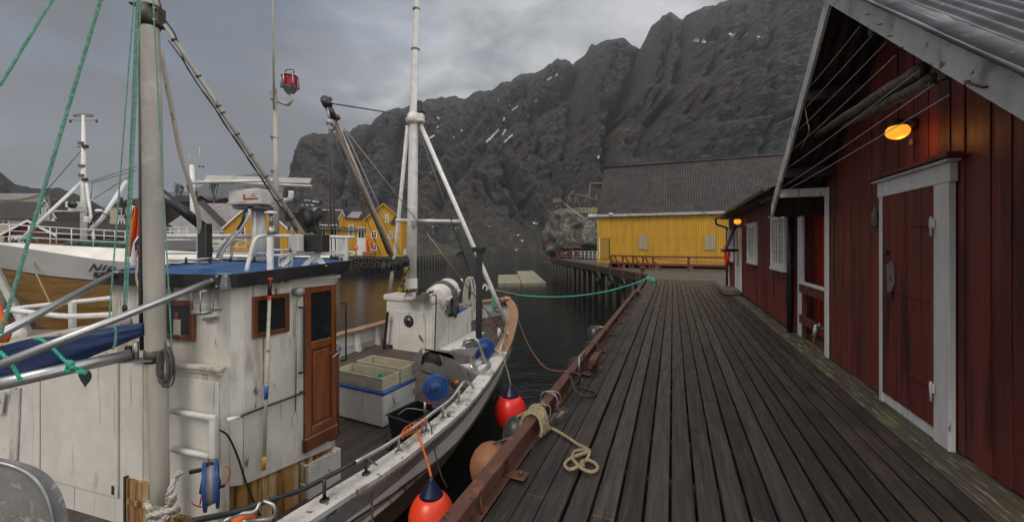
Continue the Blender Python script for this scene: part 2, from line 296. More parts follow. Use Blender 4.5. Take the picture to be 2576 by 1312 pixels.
# ---------------------------------------------------------------- mesh builder (all points are world points)
class MB:
    def __init__(s): s.v = []; s.f = []; s.m = []; s.sm = []; s.r = []; s.mats = []; s.rr = None
    def mi(s, m):
        if m not in s.mats: s.mats.append(m)
        return s.mats.index(m)
    def add(s, vs, fs, m, smooth=False, r=None):
        o = len(s.v); s.v += [tuple(v) for v in vs]; k = s.mi(m); r = random.random() if r is None else r
        for f in fs: s.f.append(tuple(i + o for i in f)); s.m.append(k); s.sm.append(smooth); s.r.append(r)
        return s
    def box(s, F, lo, hi, m, r=None, bev=0.0):
        x0, y0, z0 = (min(a, b) for a, b in zip(lo, hi)); x1, y1, z1 = (max(a, b) for a, b in zip(lo, hi))
        F = F if F is not None else Matrix()
        if bev:
            b = min(bev, (x1-x0)*.45, (y1-y0)*.45, (z1-z0)*.45); vs = []; idx = {}
            for i, X in enumerate((x0, x1)):
                for j, Y in enumerate((y0, y1)):
                    for k, Z in enumerate((z0, z1)):
                        dx = b if i == 0 else -b; dy = b if j == 0 else -b; dz = b if k == 0 else -b
                        idx[i,j,k,'x'] = len(vs); vs.append(F @ Vector((X, Y+dy, Z+dz)))
                        idx[i,j,k,'y'] = len(vs); vs.append(F @ Vector((X+dx, Y, Z+dz)))
                        idx[i,j,k,'z'] = len(vs); vs.append(F @ Vector((X+dx, Y+dy, Z)))
            fs = []
            for a, A in (('x', 0), ('y', 1), ('z', 2)):
                for q in (0, 1):
                    c = []
                    for p_, r_ in ((0, 0), (1, 0), (1, 1), (0, 1)):
                        t = [0, 0, 0]; t[A] = q; t[(A+1) % 3] = p_; t[(A+2) % 3] = r_; c.append(idx[(*t, a)])
                    fs.append(c if q else c[::-1])
            ax = 'xyz'
            for A in range(3):
                B, C = (A+1) % 3, (A+2) % 3
                for p_ in (0, 1):
                    for r_ in (0, 1):
                        def g(q, l): 
                            t = [0, 0, 0]; t[A] = q; t[B] = p_; t[C] = r_; return idx[(*t, l)]
                        fc = [g(0, ax[B]), g(1, ax[B]), g(1, ax[C]), g(0, ax[C])]
                        if (p_ + r_) % 2: fc = fc[::-1]
                        fs.append(fc)
            for i in (0, 1):
                for j in (0, 1):
                    for k in (0, 1):
                        t = [idx[i,j,k,'x'], idx[i,j,k,'y'], idx[i,j,k,'z']]
                        fs.append(t if (i + j + k) % 2 else t[::-1])
            return s.add(vs, fs, m, False, r)
        vs = [F @ Vector(p) for p in ((x0,y0,z0),(x1,y0,z0),(x1,y1,z0),(x0,y1,z0),(x0,y0,z1),(x1,y0,z1),(x1,y1,z1),(x0,y1,z1))]
        return s.add(vs, [(0,3,2,1),(4,5,6,7),(0,1,5,4),(1,2,6,5),(2,3,7,6),(3,0,4,7)], m, False, r)
    def beam(s, a, b, w, h, m, up=Vector((0, 0, 1)), r=None, bev=0.0):
        """square bar between two world points"""
        a = Vector(a); b = Vector(b); d = b - a; L = d.length
        if L < 1e-6: return s
        z = d.normalized(); x = z.cross(up)
        if x.length < 1e-3: x = z.cross(Vector((0, 1, 0)))
        x.normalize(); y = x.cross(z) * 1.0
        M = Matrix(((x.x, y.x, z.x, a.x), (x.y, y.y, z.y, a.y), (x.z, y.z, z.z, a.z), (0, 0, 0, 1)))
        M2 = M if M.to_3x3().determinant() > 0 else M @ Matrix.Diagonal((-1, 1, 1, 1))
        return s.box(M2, (-w/2, -h/2, 0), (w/2, h/2, L), m, r, bev)
    def tube(s, pts, rad, m, n=8, cap=True, closed=False, smooth=True, r=None):
        pts = [Vector(p) for p in pts]; k = len(pts)
        if isinstance(rad, (int, float)): rad = [rad] * k
        elif len(rad) != k: rad = [rad[0] + (rad[-1] - rad[0]) * i / (k - 1) for i in range(k)]
        T = []
        for i in range(k):
            a = pts[i - 1] if (i > 0 or closed) else pts[i]; b = pts[(i + 1) % k] if (i < k - 1 or closed) else pts[i]
            t = (b - a); T.append(t.normalized() if t.length > 1e-9 else Vector((0, 0, 1)))
        nrm = T[0].cross(Vector((0, 0, 1)))
        if nrm.length < 1e-3: nrm = T[0].cross(Vector((1, 0, 0)))
        nrm.normalize(); vs = []; s._fr = []
        for i in range(k):
            nrm = (nrm - T[i] * nrm.dot(T[i])); nrm.normalize(); bi = T[i].cross(nrm)
            for j in range(n):
                a = 2 * math.pi * j / n; vs.append(pts[i] + (nrm * math.cos(a) + bi * math.sin(a)) * rad[i])
        fs = []
        for i in range(k if closed else k - 1):
            for j in range(n):
                a = i * n + j; b = i * n + (j + 1) % n; c = ((i + 1) % k) * n + (j + 1) % n; d = ((i + 1) % k) * n + j
                fs.append((a, b, c, d))
        if cap and not closed: fs.append(tuple(range(n))[::-1]); fs.append(tuple((k - 1) * n + j for j in range(n)))
        return s.add(vs, fs, m, smooth, r)
    def rope(s, pts, rad, m, pitch=None, closed=False, step=None):
        """three strands laid round each other"""
        pts = resample(pts, step or rad * 1.1, closed); k = len(pts); pitch = pitch or rad * 7.5
        sr = rad * .56; off = rad * .50
        L = 0; fr = []; nrm = None
        for i in range(k):
            t = (pts[min(i + 1, k - 1)] - pts[max(i - 1, 0)]).normalized()
            if nrm is None:
                nrm = t.cross(Vector((0, 0, 1)))
                if nrm.length < 1e-3: nrm = t.cross(Vector((1, 0, 0)))
            nrm = (nrm - t * nrm.dot(t)).normalized(); fr.append((nrm.copy(), t.cross(nrm), L))
            if i < k - 1: L += (pts[i + 1] - pts[i]).length
        for q in range(3):
            s.tube([pts[i] + (fr[i][0] * math.cos(2 * math.pi * (fr[i][2] / pitch + q / 3)) + fr[i][1] * math.sin(2 * math.pi * (fr[i][2] / pitch + q / 3))) * off for i in range(k)], sr, m, 5)
        return s
    def lathe(s, a, b, prof, m, n=20, smooth=True, r=None):
        """prof: list of (t along a->b, radius)"""
        a = Vector(a); b = Vector(b); z = (b - a).normalized(); x = z.cross(Vector((0, 0, 1)))
        if x.length < 1e-3: x = Vector((1, 0, 0))
        x.normalize(); y = z.cross(x); vs = []; L = (b - a).length
        for t, rr in prof:
            for j in range(n):
                q = 2 * math.pi * j / n; vs.append(a + z * (t * L) + (x * math.cos(q) + y * math.sin(q)) * rr)
        fs = [(i * n + j, i * n + (j + 1) % n, (i + 1) * n + (j + 1) % n, (i + 1) * n + j) for i in range(len(prof) - 1) for j in range(n)]
        fs.append(tuple(range(n))[::-1]); fs.append(tuple((len(prof) - 1) * n + j for j in range(n)))
        return s.add(vs, fs, m, smooth, r)
    def ball(s, c, r3, m, n=14, F=None, smooth=True):
        c = Vector(c); r3 = (r3,) * 3 if isinstance(r3, (int, float)) else r3; R = F.to_3x3() if F is not None else Matrix.Identity(3)
        vs = []; h = n // 2
        for i in range(h + 1):
            ph = math.pi * i / h
            for j in range(n):
                th = 2 * math.pi * j / n
                vs.append(c + R @ Vector((r3[0]*math.sin(ph)*math.cos(th), r3[1]*math.sin(ph)*math.sin(th), r3[2]*math.cos(ph))))
        fs = [(i*n+j, (i+1)*n+j, (i+1)*n+(j+1) % n, i*n+(j+1) % n) for i in range(h) for j in range(n)]
        return s.add(vs, fs, m, smooth)
    def prism(s, F, poly, z0, z1, m, r=None):
        """vertical prism of a plan polygon given in frame F"""
        F = F if F is not None else Matrix(); n = len(poly)
        zz0 = z0 if isinstance(z0, (list, tuple)) else [z0] * n; zz1 = z1 if isinstance(z1, (list, tuple)) else [z1] * n
        vs = [F @ Vector((p[0], p[1], z)) for p, z in zip(poly, zz0)] + [F @ Vector((p[0], p[1], z)) for p, z in zip(poly, zz1)]
        fs = [tuple(range(n))[::-1], tuple(range(n, 2 * n))] + [(i, (i+1) % n, n+(i+1) % n, n+i) for i in range(n)]
        return s.add(vs, fs, m, False, r)
    def slab(s, poly, off, m, r=None, smooth=False):
        """polygon of world points extruded by the world vector off"""
        off = Vector(off); n = len(poly); vs = [Vector(p) for p in poly] + [Vector(p) + off for p in poly]
        fs = [tuple(range(n))[::-1], tuple(range(n, 2 * n))] + [(i, (i+1) % n, n+(i+1) % n, n+i) for i in range(n)]
        return s.add(vs, fs, m, smooth, r)
    def corr(s, o, du, dv, nu, pitch, amp, nrm, m, th=.004, rows=1, sag=0.0, per=4, panel=None):
        """corrugated sheet: o corner, du = vector across the ribs, dv = along them"""
        o = Vector(o); du = Vector(du); dv = Vector(dv); nrm = Vector(nrm).normalized(); L = du.length
        k = max(2, int(L / pitch * per)); vs = []
        for i in range(k + 1):
            t = i / k; h = amp * math.sin(2 * math.pi * t * L / pitch)
            for j in range(rows + 1):
                w = j / rows; g = sag * mn.noise(Vector((t * L * .7, w * dv.length * .9, 3)))
                vs.append(o + du * t + dv * w + nrm * (h + g))
        fs = [(i*(rows+1)+j, (i+1)*(rows+1)+j, (i+1)*(rows+1)+j+1, i*(rows+1)+j+1) for i in range(k) for j in range(rows)]
        if panel:
            for q, f in enumerate(fs):
                i = q // rows; j = q % rows; rr = (int(i / k * L / panel[0]) * 12.9898 + int(j / rows * dv.length / panel[1] + (int(i / k * L / panel[0]) % 3) * .37) * 78.233)
                s.add([vs[a] for a in f], [(0, 1, 2, 3)], m, True, abs(math.sin(rr) * 43758.5453) % 1)
        else: s.add(vs, fs, m, True)
        return s
    def build(s, name, parent=None, F=None, **tags):
        me = bpy.data.meshes.new(name)
        Fm = FRAMES.get(parent.name, Matrix()) if parent is not None else (F if F is not None else Matrix())
        if not s.v: return None
        a = np.array(s.v, dtype=float); I = np.array(Fm.inverted()); a = a @ I[:3, :3].T + I[:3, 3]
        me.from_pydata(a.tolist(), [], s.f)
        for m in s.mats: me.materials.append(V[m])
        me.polygons.foreach_set('material_index', s.m); me.polygons.foreach_set('use_smooth', s.sm)
        at = me.attributes.new('rnd', 'FLOAT', 'FACE'); at.data.foreach_set('value', s.r)
        me.update(); o = bpy.data.objects.new(name, me); SC.collection.objects.link(o)
        if parent is not None: o.parent = parent
        else: o.matrix_world = Fm
        FRAMES[o.name] = Fm
        settags(o, **tags); return o
FRAMES = {}
def settags(o, label=None, cat=None, group=None, kind=None):
    if label: o['label'] = label
    if cat: o['category'] = cat
    if group: o['group'] = group
    if kind: o['kind'] = kind
def thing(name, F, label, cat, group=None):
    o = bpy.data.objects.new(name, None); SC.collection.objects.link(o); o.empty_display_size = .2
    o.matrix_world = F; FRAMES[o.name] = F.copy(); settags(o, label, cat, group); return o
def resample(pts, step, closed=False):
    pts = [Vector(p) for p in pts]
    if closed: pts = pts + [pts[0]]
    out = [pts[0]]; 
    for a, b in zip(pts[:-1], pts[1:]):
        L = (b - a).length; k = max(1, int(math.ceil(L / step)))
        for i in range(1, k + 1): out.append(a.lerp(b, i / k))
    return out
def smooth_path(pts, k=6):
    """Catmull-Rom through the points"""
    p = [Vector(q) for q in pts]; p = [p[0] * 2 - p[1]] + p + [p[-1] * 2 - p[-2]]; out = []
    for i in range(1, len(p) - 2):
        for j in range(k):
            t = j / k; a, b, c, d = p[i-1], p[i], p[i+1], p[i+2]
            out.append(.5 * ((2*b) + (c-a)*t + (2*a-5*b+4*c-d)*t*t + (-a+3*b-3*c+d)*t**3))
    out.append(p[-2]); return out
def sagline(a, b, sag, k=14):
    a = Vector(a); b = Vector(b); return [a.lerp(b, i / k) - Vector((0, 0, sag * 4 * (i / k) * (1 - i / k))) for i in range(k + 1)]
def coil(c, rx, ry, turns, m, mb, rad, F=None, jit=.15, n=14):
    """hanging hank of loops in the frame plane x-z"""
    F = F if F is not None else Matrix(); c = Vector(c); pts = []
    for t in range(turns):
        a = 1 + random.uniform(-jit, jit); b = 1 + random.uniform(-jit, jit); dx = random.uniform(-jit, jit) * rx; dy = random.uniform(-.03, .03)
        for j in range(n):
            q = 2 * math.pi * j / n; pts.append(c + F.to_3x3() @ Vector((rx * a * math.sin(q) * (.65 + .35 * (1 - math.cos(q)) / 2) + dx, dy, ry * b * math.cos(q) - (b - 1) * ry)))
    mb.tube(smooth_path(pts, 2), rad, m, 5)
def textmesh(body, name, F, size, m, parent=None, ext=.001, shear=0.0, space=1.0, bold=0.0, **tags):
    cu = bpy.data.curves.new(name, 'FONT'); cu.body = body; cu.size = size; cu.extrude = ext; cu.align_x = 'CENTER'; cu.align_y = 'CENTER'; cu.shear = shear; cu.space_character = space; cu.offset = bold
    o = bpy.data.objects.new('tmp', cu); SC.collection.objects.link(o); dg = bpy.context.evaluated_depsgraph_get()
    me = bpy.data.meshes.new_from_object(o.evaluated_get(dg)); bpy.data.objects.remove(o)
    me.materials.clear(); me.materials.append(V[m]); ob = bpy.data.objects.new(name, me); SC.collection.objects.link(ob)
    Fp = FRAMES.get(parent.name, Matrix()) if parent is not None else Matrix()
    me.transform(Fp.inverted() @ F); FRAMES[ob.name] = Fp
    if parent is not None: ob.parent = parent
    settags(ob, **tags); return ob

# ================================================================ THE SETTING: water, hills
WATER = -2.4
m = MB(); m.add([(-4000, -60, WATER), (4000, -60, WATER), (4000, 6000, WATER), (-4000, 6000, WATER)], [(0, 1, 2, 3)], 'sea_water'); m.build('sea', kind='structure')

GULLIES = [([(1616, 122), (1602, 190), (1565, 260), (1532, 330), (1522, 450)], 22, 16), ([(1278, 415), (1305, 470), (1345, 535), (1400, 575)], 20, 13), ([(1500, 110), (1405, 250), (1262, 330), (1150, 420), (1100, 520)], 14, 15), ([(1372, 168), (1290, 260), (1200, 330), (1125, 400)], 12, 12),
  ([(1250, 222), (1190, 300), (1100, 380), (1040, 470)], 12, 13), ([(880, 328), (858, 420), (845, 500)], 12, 10), ([(935, 315), (905, 400), (890, 500)], 12, 10), ([(1740, 35), (1722, 130), (1700, 240), (1650, 290)], 18, 12), ([(1690, 60), (1675, 160), (1650, 250)], 9, 7), ([(1800, 30), (1790, 140), (1770, 250)], 14, 10), ([(1880, 20), (1870, 150), (1850, 270)], 14, 10), ([(1950, 20), (1940, 200), (1920, 380)], 14, 9),
  ([(1640, 300), (1622, 360), (1612, 420)], 10, 8), ([(1560, 285), (1650, 290), (1760, 275), (1900, 300), (2000, 290)], 13, 9), ([(1460, 170), (1440, 280), (1420, 400)], 10, 12), ([(1010, 300), (985, 400), (960, 500)], 10, 10), ([(1320, 200), (1340, 330), (1380, 430), (1440, 520)], 9, 10), ([(1180, 440), (1270, 500), (1350, 590)], 9, 7)]
RIBS = [([(1110, 570), (1150, 500), (1205, 435), (1290, 440)], 12, 26), ([(1500, 330), (1560, 340), (1700, 330), (1880, 340)], 14, 24), ([(1655, 60), (1640, 160), (1610, 260)], 12, 14), ([(1770, 60), (1755, 240)], 9, 12), ([(1545, 110), (1500, 220), (1480, 330)], 10, 18), ([(1400, 160), (1340, 260), (1230, 380)], 8, 20)]
SNOW = [(1224, 357, 1254, 327, 3.0), (1265, 338, 1271, 327, 2.6), (1270, 357, 1288, 339, 2.4), (1267, 303, 1269, 296, 2.2), (1078, 349, 1091, 341, 2.4), (1103, 299, 1103, 296, 2), (1160, 330, 1163, 327, 2), (1254, 252, 1255, 250, 1.8), (1289, 277, 1302, 267, 1.8), (1348, 255, 1349, 253, 2), (1377, 201, 1388, 195, 2), (1398, 190, 1402, 187, 1.8), (1748, 101, 1756, 103, 2), (1768, 104, 1775, 106, 2.2), (1836, 86, 1845, 90, 2.4), (1868, 92, 1880, 93, 2.4), (1905, 92, 1916, 93, 2.4), (1505, 398, 1507, 392, 3), (1100, 320, 1102, 318, 1.8), (1140, 347, 1142, 345, 1.7), (1328, 292, 1330, 290, 1.6), (1060, 377, 1061, 376, 1.6), (1280, 265, 1282, 264, 1.6), (1342, 560, 1352, 562, 2.2)]
def segd(x, y, x0, y0, x1, y1):
    dx, dy = x1 - x0, y1 - y0; L = dx * dx + dy * dy; t = 0 if L == 0 else max(0, min(1, ((x - x0) * dx + (y - y0) * dy) / L)); return math.hypot(x - x0 - t * dx, y - y0 - t * dy)
def feature(px, yy, lst):
    s = 0
    for pts, dep, wd in lst:
        xs_ = [p[0] for p in pts]; 
        if px < min(xs_) - 3 * wd or px > max(xs_) + 3 * wd: continue
        dd = min(segd(px, yy, *pts[i], *pts[i + 1]) for i in range(len(pts) - 1)); s += dep * math.exp(-(dd / wd) ** 2)
    return s
def relief(name, crest, d0, d1, z0, ncol, nrow, amp, mtl, px0, px1, p=.8, q=1.0, fs=1.0, jag=3.0, noisescale=45.0, sharp=1.0, craggy=False):
    cx_, cy_ = zip(*crest); d0x, d0y = zip(*d0); d1x, d1y = zip(*d1); vs = []
    for i in range(ncol + 1):
        px = px0 + (px1 - px0) * i / ncol
        yc = float(np.interp(px, cx_, cy_)); a = (px - CX) / F_PX
        D0 = float(np.interp(px, d0x, d0y)); D1 = float(np.interp(px, d1x, d1y))
        yc += jag * (mn.fractal(Vector((px * .02 * fs, 3.3, 0)), 1.0, 2.0, 5)) * 1.6
        zc = CAMZ + (YH - yc) / F_PX * D1
        for j in range(nrow + 1):
            v = j / nrow; Y = D0 + (D1 - D0) * v ** p; z = z0 + (zc - z0) * v ** q
            w = min(1, v * 6) * min(1, (1 - v) * 5 + .12)
            pos = Vector((a * Y, Y, z)) / noisescale
            rd = mn.ridged_multi_fractal(Vector((pos.x + .35 * pos.z, pos.y * .35, pos.z * .55)), .9, 2.2, 7, 1.0, 2.0) - 1.1
            r2 = mn.turbulence(pos * 3.1, 5, False) - .5
            if craggy:
                q_ = pos.x + .55 * pos.z; s1 = mn.ridged_multi_fractal(Vector((q_ * 1.3, pos.y * .3, pos.z * .38 + 7)), .8, 2.3, 7, 1.0, 2.2) - 1.0
                vv = mn.voronoi(Vector((pos.x * 3.2 + pos.z * 1.2, pos.y * 1.2, pos.z * 2.4)) + mn.noise_vector(pos * 2) * .3)[0]; cr_ = min(.5, vv[1] - vv[0])
                v2 = mn.voronoi(Vector((pos.x * 9 + pos.z * 3, pos.y * 3, pos.z * 8)))[0]; c2 = min(.5, v2[1] - v2[0])
                yy = YH - (z - CAMZ) / Y * F_PX; wob = mn.noise(Vector((px * .03, yy * .03, 9))) * 16; fe = (feature(px + wob, yy + wob * .6, RIBS) - 1.5 * feature(px + wob, yy - wob, GULLIES)) if px < 2150 else 0
                off = amp * (s1 * .36 + rd * .17 + r2 * .16 + cr_ * .36 + c2 * .14) * w + 1.25 * fe * Y / 400 * w
            else: off = amp * (rd * sharp * .6 + r2 * .35) * w
            Y2 = Y - off; z2 = z + off * .22
            vs.append((a * Y + off * .12, Y2, z2))
    fs_ = []; R = nrow + 1
    for i in range(ncol):
        for j in range(nrow): fs_.append((i * R + j, (i + 1) * R + j, (i + 1) * R + j + 1, i * R + j + 1))
    # back side, so the mass is solid seen from anywhere near
    o = len(vs)
    for i in range(ncol + 1):
        x, y, z = vs[i * R + nrow]; vs.append((x * 1.25, y * 1.3 + 20, z * .6)); vs.append((x * 1.6, y * 1.7 + 60, -5))
    for i in range(ncol):
        fs_.append((i * R + nrow, (i + 1) * R + nrow, o + 2 * (i + 1), o + 2 * i)); fs_.append((o + 2 * i, o + 2 * i + 2, o + 2 * i + 3, o + 2 * i + 1))
    m = MB(); m.add(vs, fs_, mtl, not craggy, .5); ob_ = m.build(name, kind='structure')
    if craggy:
        vals = np.zeros(len(fs_), dtype=np.float32); k = 0
        for (x, y, z) in ((sum(vs[i][a] for i in f) / 4 for a in range(3)) for f in fs_[:ncol * nrow]):
            px = CX + x / y * F_PX; yy = YH - (z - CAMZ) / y * F_PX
            if 1040 < px < 1930 and 80 < yy < 570:
                for (x0, y0, x1, y1, wd) in SNOW:
                    if abs(px - x0) < 60 and abs(yy - y0) < 60 and segd(px, yy, x0, y0, x1, y1) < wd * (.55 + .9 * abs(mn.noise(Vector((px * .3, yy * .3, 0))))): vals[k] = 1; break
            k += 1
        at = ob_.data.attributes.new('snow', 'FLOAT', 'FACE'); at.data.foreach_set('value', vals)
    return ob_

relief('mountain', [(712, 520), (722, 495), (729, 445), (735, 400), (748, 362), (758, 346), (776, 338), (850, 332), (880, 326), (905, 314), (930, 312), (955, 290), (1000, 275), (1055, 262), (1090, 250), (1140, 247), (1190, 240), (1250, 219), (1300, 195), (1340, 182), (1375, 168),
        (1385, 160), (1400, 148), (1440, 158), (1465, 140), (1490, 112), (1520, 100), (1545, 97), (1570, 100), (1595, 118), (1612, 120), (1640, 70), (1665, 42), (1690, 31), (1715, 45), (1740, 32), (1790, 12), (1850, -5), (1950, -35), (2100, -70), (2400, -110), (2900, -60), (3300, 200)],
       [(700, 260), (900, 240), (1110, 213), (1390, 213), (1500, 180), (1800, 130), (2200, 120), (3300, 110)],
       [(700, 330), (800, 400), (1000, 480), (1300, 560), (1700, 560), (2100, 480), (3300, 400)],
       WATER - 1.5, 1050, 270, 34, 'mountain_rock', 706, 3000, p=1.0, q=1.0, jag=5.5, fs=1.6, noisescale=62, craggy=True)
relief('hill', [(-900, 200), (-300, 350), (-40, 400), (0, 432), (8, 452), (22, 463), (60, 468), (100, 474), (150, 472), (185, 484), (215, 500), (240, 510), (262, 532), (300, 560), (330, 585)],
       [(-900, 120), (330, 120)], [(-900, 260), (330, 230)], -1, 160, 40, 7, 'hill_near', -900, 332, jag=2.5, fs=2, noisescale=22)
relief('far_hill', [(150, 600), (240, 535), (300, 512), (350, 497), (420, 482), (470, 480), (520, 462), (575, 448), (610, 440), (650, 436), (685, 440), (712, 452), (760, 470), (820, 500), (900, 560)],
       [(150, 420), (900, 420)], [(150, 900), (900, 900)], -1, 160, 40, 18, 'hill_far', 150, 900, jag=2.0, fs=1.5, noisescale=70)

# low ground of the village across the harbour
def gz(d): return -.9 + max(0, d - 58) * .045
m = MB(); rows = []
for d in (57.5, 60, 70, 85, 100, 130, 170, 260):
    for px in range(-1600, 1041, 60):
        e = 0 if d < 58 else mn.noise(Vector((px * .03, d * .1, 0))) * .5
        rows.append(((px - CX) / F_PX * d, d, (WATER - .6 if d < 58 else gz(d) + e)))
nc = len(range(-1600, 1041, 60))
m.add(rows, [(j*nc+i, j*nc+i+1, (j+1)*nc+i+1, (j+1)*nc+i) for j in range(7) for i in range(nc-1)], 'shore_rock', True); m.build('shore', kind='structure')
# low rocks at the foot of the mountain behind the last yellow house
relief('shore_slope', [(1000, 560), (1040, 575), (1075, 600), (1105, 622), (1130, 636), (1145, 640)], [(1000, 90), (1145, 120)], [(1000, 110), (1145, 140)], WATER - .5, 50, 16, 2.2, 'shore_rock', 1000, 1145, jag=3, noisescale=7)
relief('rocky_bank', [(1480, 560), (1540, 470), (1580, 425), (1640, 405), (1720, 408), (1800, 402), (1900, 398), (2000, 385), (2200, 360), (2600, 380), (2900, 500)],
       [(1480, 60), (2900, 40)], [(1480, 95), (2900, 75)], -2, 150, 40, 5, 'shore_rock', 1500, 2900, jag=4, fs=2, noisescale=14)

# ================================================================ THE WHARF
def deck():
    m = MB(); rail_x = -1.0
    def run(x0, x1, y0, y1, mt, bent=True, z=0.0, th=.05):
        cuts = [y0]; 
        while cuts[-1] < y1 - .01:
            n = cuts[-1] + random.uniform(4.2, 6.5) * (1 if len(cuts) > 1 else random.random() + .3); cuts.append(min(n, y1) if y1 - n > .8 else y1)
        for a, b in zip(cuts[:-1], cuts[1:]):
            r = random.random(); dz = random.uniform(-.002, .002)
            parts = [(a, b)] if not (a < 16.7 < b) else [(a, 16.7), (16.7, b)]
            for k, (p, q) in enumerate(parts):
                s = lambda y: -.032 * max(0, y - 16.7)
                g = .0015
                poly = [(x0 + s(p), p + (g if k == 0 else 0)), (x1 + s(p), p + (g if k == 0 else 0)), (x1 + s(q), q - g), (x0 + s(q), q - g)]
                if len(parts) == 1 and b < 9: m.box(FW, (x0, a + g, z - th + dz), (x1, b - g, z + dz), mt, r, .005)
                else: m.prism(FW, poly, z - th + dz, z + dz, mt, r)
    x = -1.02
    for w in (.14, .13, .14): run(x, x + w - .004, -1.5, 19.1, 'deck_wood'); x += w
    x += .01; P_ = .146
    while x < 1.70: run(x + .008, x + P_ - .008, -1.5, 19.1, 'deck_wood'); x += P_
    while x < 2.05: run(x, x + .145, -1.5, 8.5 if x > 1.95 else 17.5, 'mossy_wood'); x += .149
    for k in range(9): run(2.10 + .15 * k, 2.245 + .15 * k, 6.6, 8.75, 'mossy_wood')
    for k in range(16):
        yj = -.67 + k * .6; xx = -.60
        while xx < 1.7:
            for q in (.035, .105):
                if random.random() < .85: X = xx + q + random.uniform(-.008, .008); Y = yj + random.uniform(-.02, .02); r = .0045; m.box(FW, (X - r, Y - r, .0005), (X + r, Y + r, .0035), random.choice(('black_rubber', 'black_rubber', 'rust', 'galv')))
            xx += .146
    # joists across
    for k in range(36): m.box(FW, (-1.05, -1.3 + k * .6, -.17), (2.6, -1.23 + k * .6, -.055), 'pile_wood')
    for X in (-.95, .5, 2.0): m.box(FW, (X, -1.5, -.42), (X + .2, 20, -.175), 'pile_wood')
    return m.build('wharf_deck', F=FW, kind='structure')
deck()
def edge_x(y): return -1.21 if y < 20.4 else -1.21 + (y - 20.4) * (-12.4 + 1.21) / (41.5 - 20.4)
m = MB(); y = 19.12
while y < 41.4:
    xr = 7 if y < 27.5 else (-4.95 if y < 34.5 else 3)
    cuts = [edge_x(y)]
    while cuts[-1] < xr - .1: cuts.append(min(xr, cuts[-1] + random.uniform(3, 5)))
    for a, b in zip(cuts[:-1], cuts[1:]): m.prism(FW, [(a, y), (b - .004, y), (b - .004, y + .165), (edge_x(y + .165) if a == cuts[0] else a, y + .165)], -.05, random.uniform(-.003, .003), 'deck_far')
    y += .18
m.box(FW, (1.2, 17.6, -.05), (7, 19.1, -.002), 'deck_far'); m.build('far_wharf_deck', F=FW, kind='structure')
# kerb beams and fascia of the far wharf
m = MB()
a = W(FW, -1.22, 20.4, 0); b = W(FW, -12.5, 41.6, 0); e = (b - a).normalized()
m.beam(a + Vector((0, 0, .07)), b + Vector((0, 0, .07)), .14, .12, 'rust'); m.beam(a + Vector((-.05, 0, -.16)), b + Vector((-.05, 0, -.16)), .10, .26, 'pile_wood')
m.beam(W(FW, -1.2, 12.8, -.2), a + Vector((0, 0, -.2)), .12, .25, 'pile_wood'); m.build('wharf_edge_beam', F=FW, kind='structure')
# pilings
pile_g = 'round wooden pilings under the wharf'
npile = 0; protos = None
def pile(w, h, label, r=.11):
    t = MB(); t.tube([Vector((w.x, w.y, WATER - 1)), Vector((w.x, w.y, WATER + .6)), Vector((w.x, w.y, h))], [r * 1.1, r * 1.04, r * .9], 'pile_wood', 9)
    t.build('wharf_piling', F=Matrix.Translation((w.x, w.y, 0)), label=label, cat='piling', group=pile_g)
for k in range(17):
    w = a + e * (.3 + k * 1.42) + Vector((.05, 0, 0)) * 1; pile(w, -.05, 'dark wooden piling standing in the water under the far wharf edge')
for k in range(7):
    w = a + e * (4 + k * 3) + Vector((1.6, 1.2, 0)); pile(w, -.05, 'dark wooden piling standing in the water under the far wharf edge')
for k in range(9): pile(W(FW, -1.0, 1.2 + k * 2.35, 0), -.42, 'dark wooden piling under the near wharf beneath the rusty rail beam', .13)
for k in range(8): pile(W(FW, 1.9, 1.2 + k * 2.6, 0), -.42, 'dark wooden piling deep under the near wharf below the red houses', .13)
# tyres hanging as fenders on the far wharf
def tyre(c, ax, R, r, name='tyre_fender', **kw):
    m = MB(); ax = Vector(ax).normalized(); u = ax.cross(Vector((0, 0, 1))).normalized(); v = Vector((0, 0, 1)); n = 26; k = 10; vs = []
    for i in range(n):
        q = 2 * math.pi * i / n; d = u * math.cos(q) + v * math.sin(q)
        for j in range(k):
            p = 2 * math.pi * j / k; rr = R - r + r * math.cos(p) * (1.0 if math.cos(p) < 0 else .9) + (.012 if (i % 2 and math.cos(p) > .5) else 0)
            vs.append(Vector(c) + d * rr + ax * r * .95 * math.sin(p))
    m.add(vs, [(i*k+j, ((i+1) % n)*k+j, ((i+1) % n)*k+(j+1) % k, i*k+(j+1) % k) for i in range(n) for j in range(k)], 'black_rubber', True)
    m.tube([Vector(c) + v * (R - .05), Vector(c) + v * (R + .35) - ax * .0], .014, 'rope_grey', 5)
    return m.build(name, F=Matrix.Translation(c), **kw)
side = Vector((-e.y, e.x, 0))
g = 'worn tyres hung along the far wharf as fenders'
w = W(FW, -1.42, 19.0, -.60); tyre(w, W(FW, 1, 0, 0) - W(FW, 0, 0, 0), .48, .13, label='largest black tyre hanging at the corner below the green mooring rope', cat='tyre', group=g)
for i, (s_, lab) in enumerate(((2.6, 'black tyre hanging left of the rusty wharf ladder'), (4.6, 'black tyre hung second left of the rusty wharf ladder'), (6.9, 'worn tyre hung third left of the rusty wharf ladder'))):
    tyre(a + e * s_ + side * .18 + Vector((0, 0, -.65)), side, .40, .11, label=lab, cat='tyre', group=g)
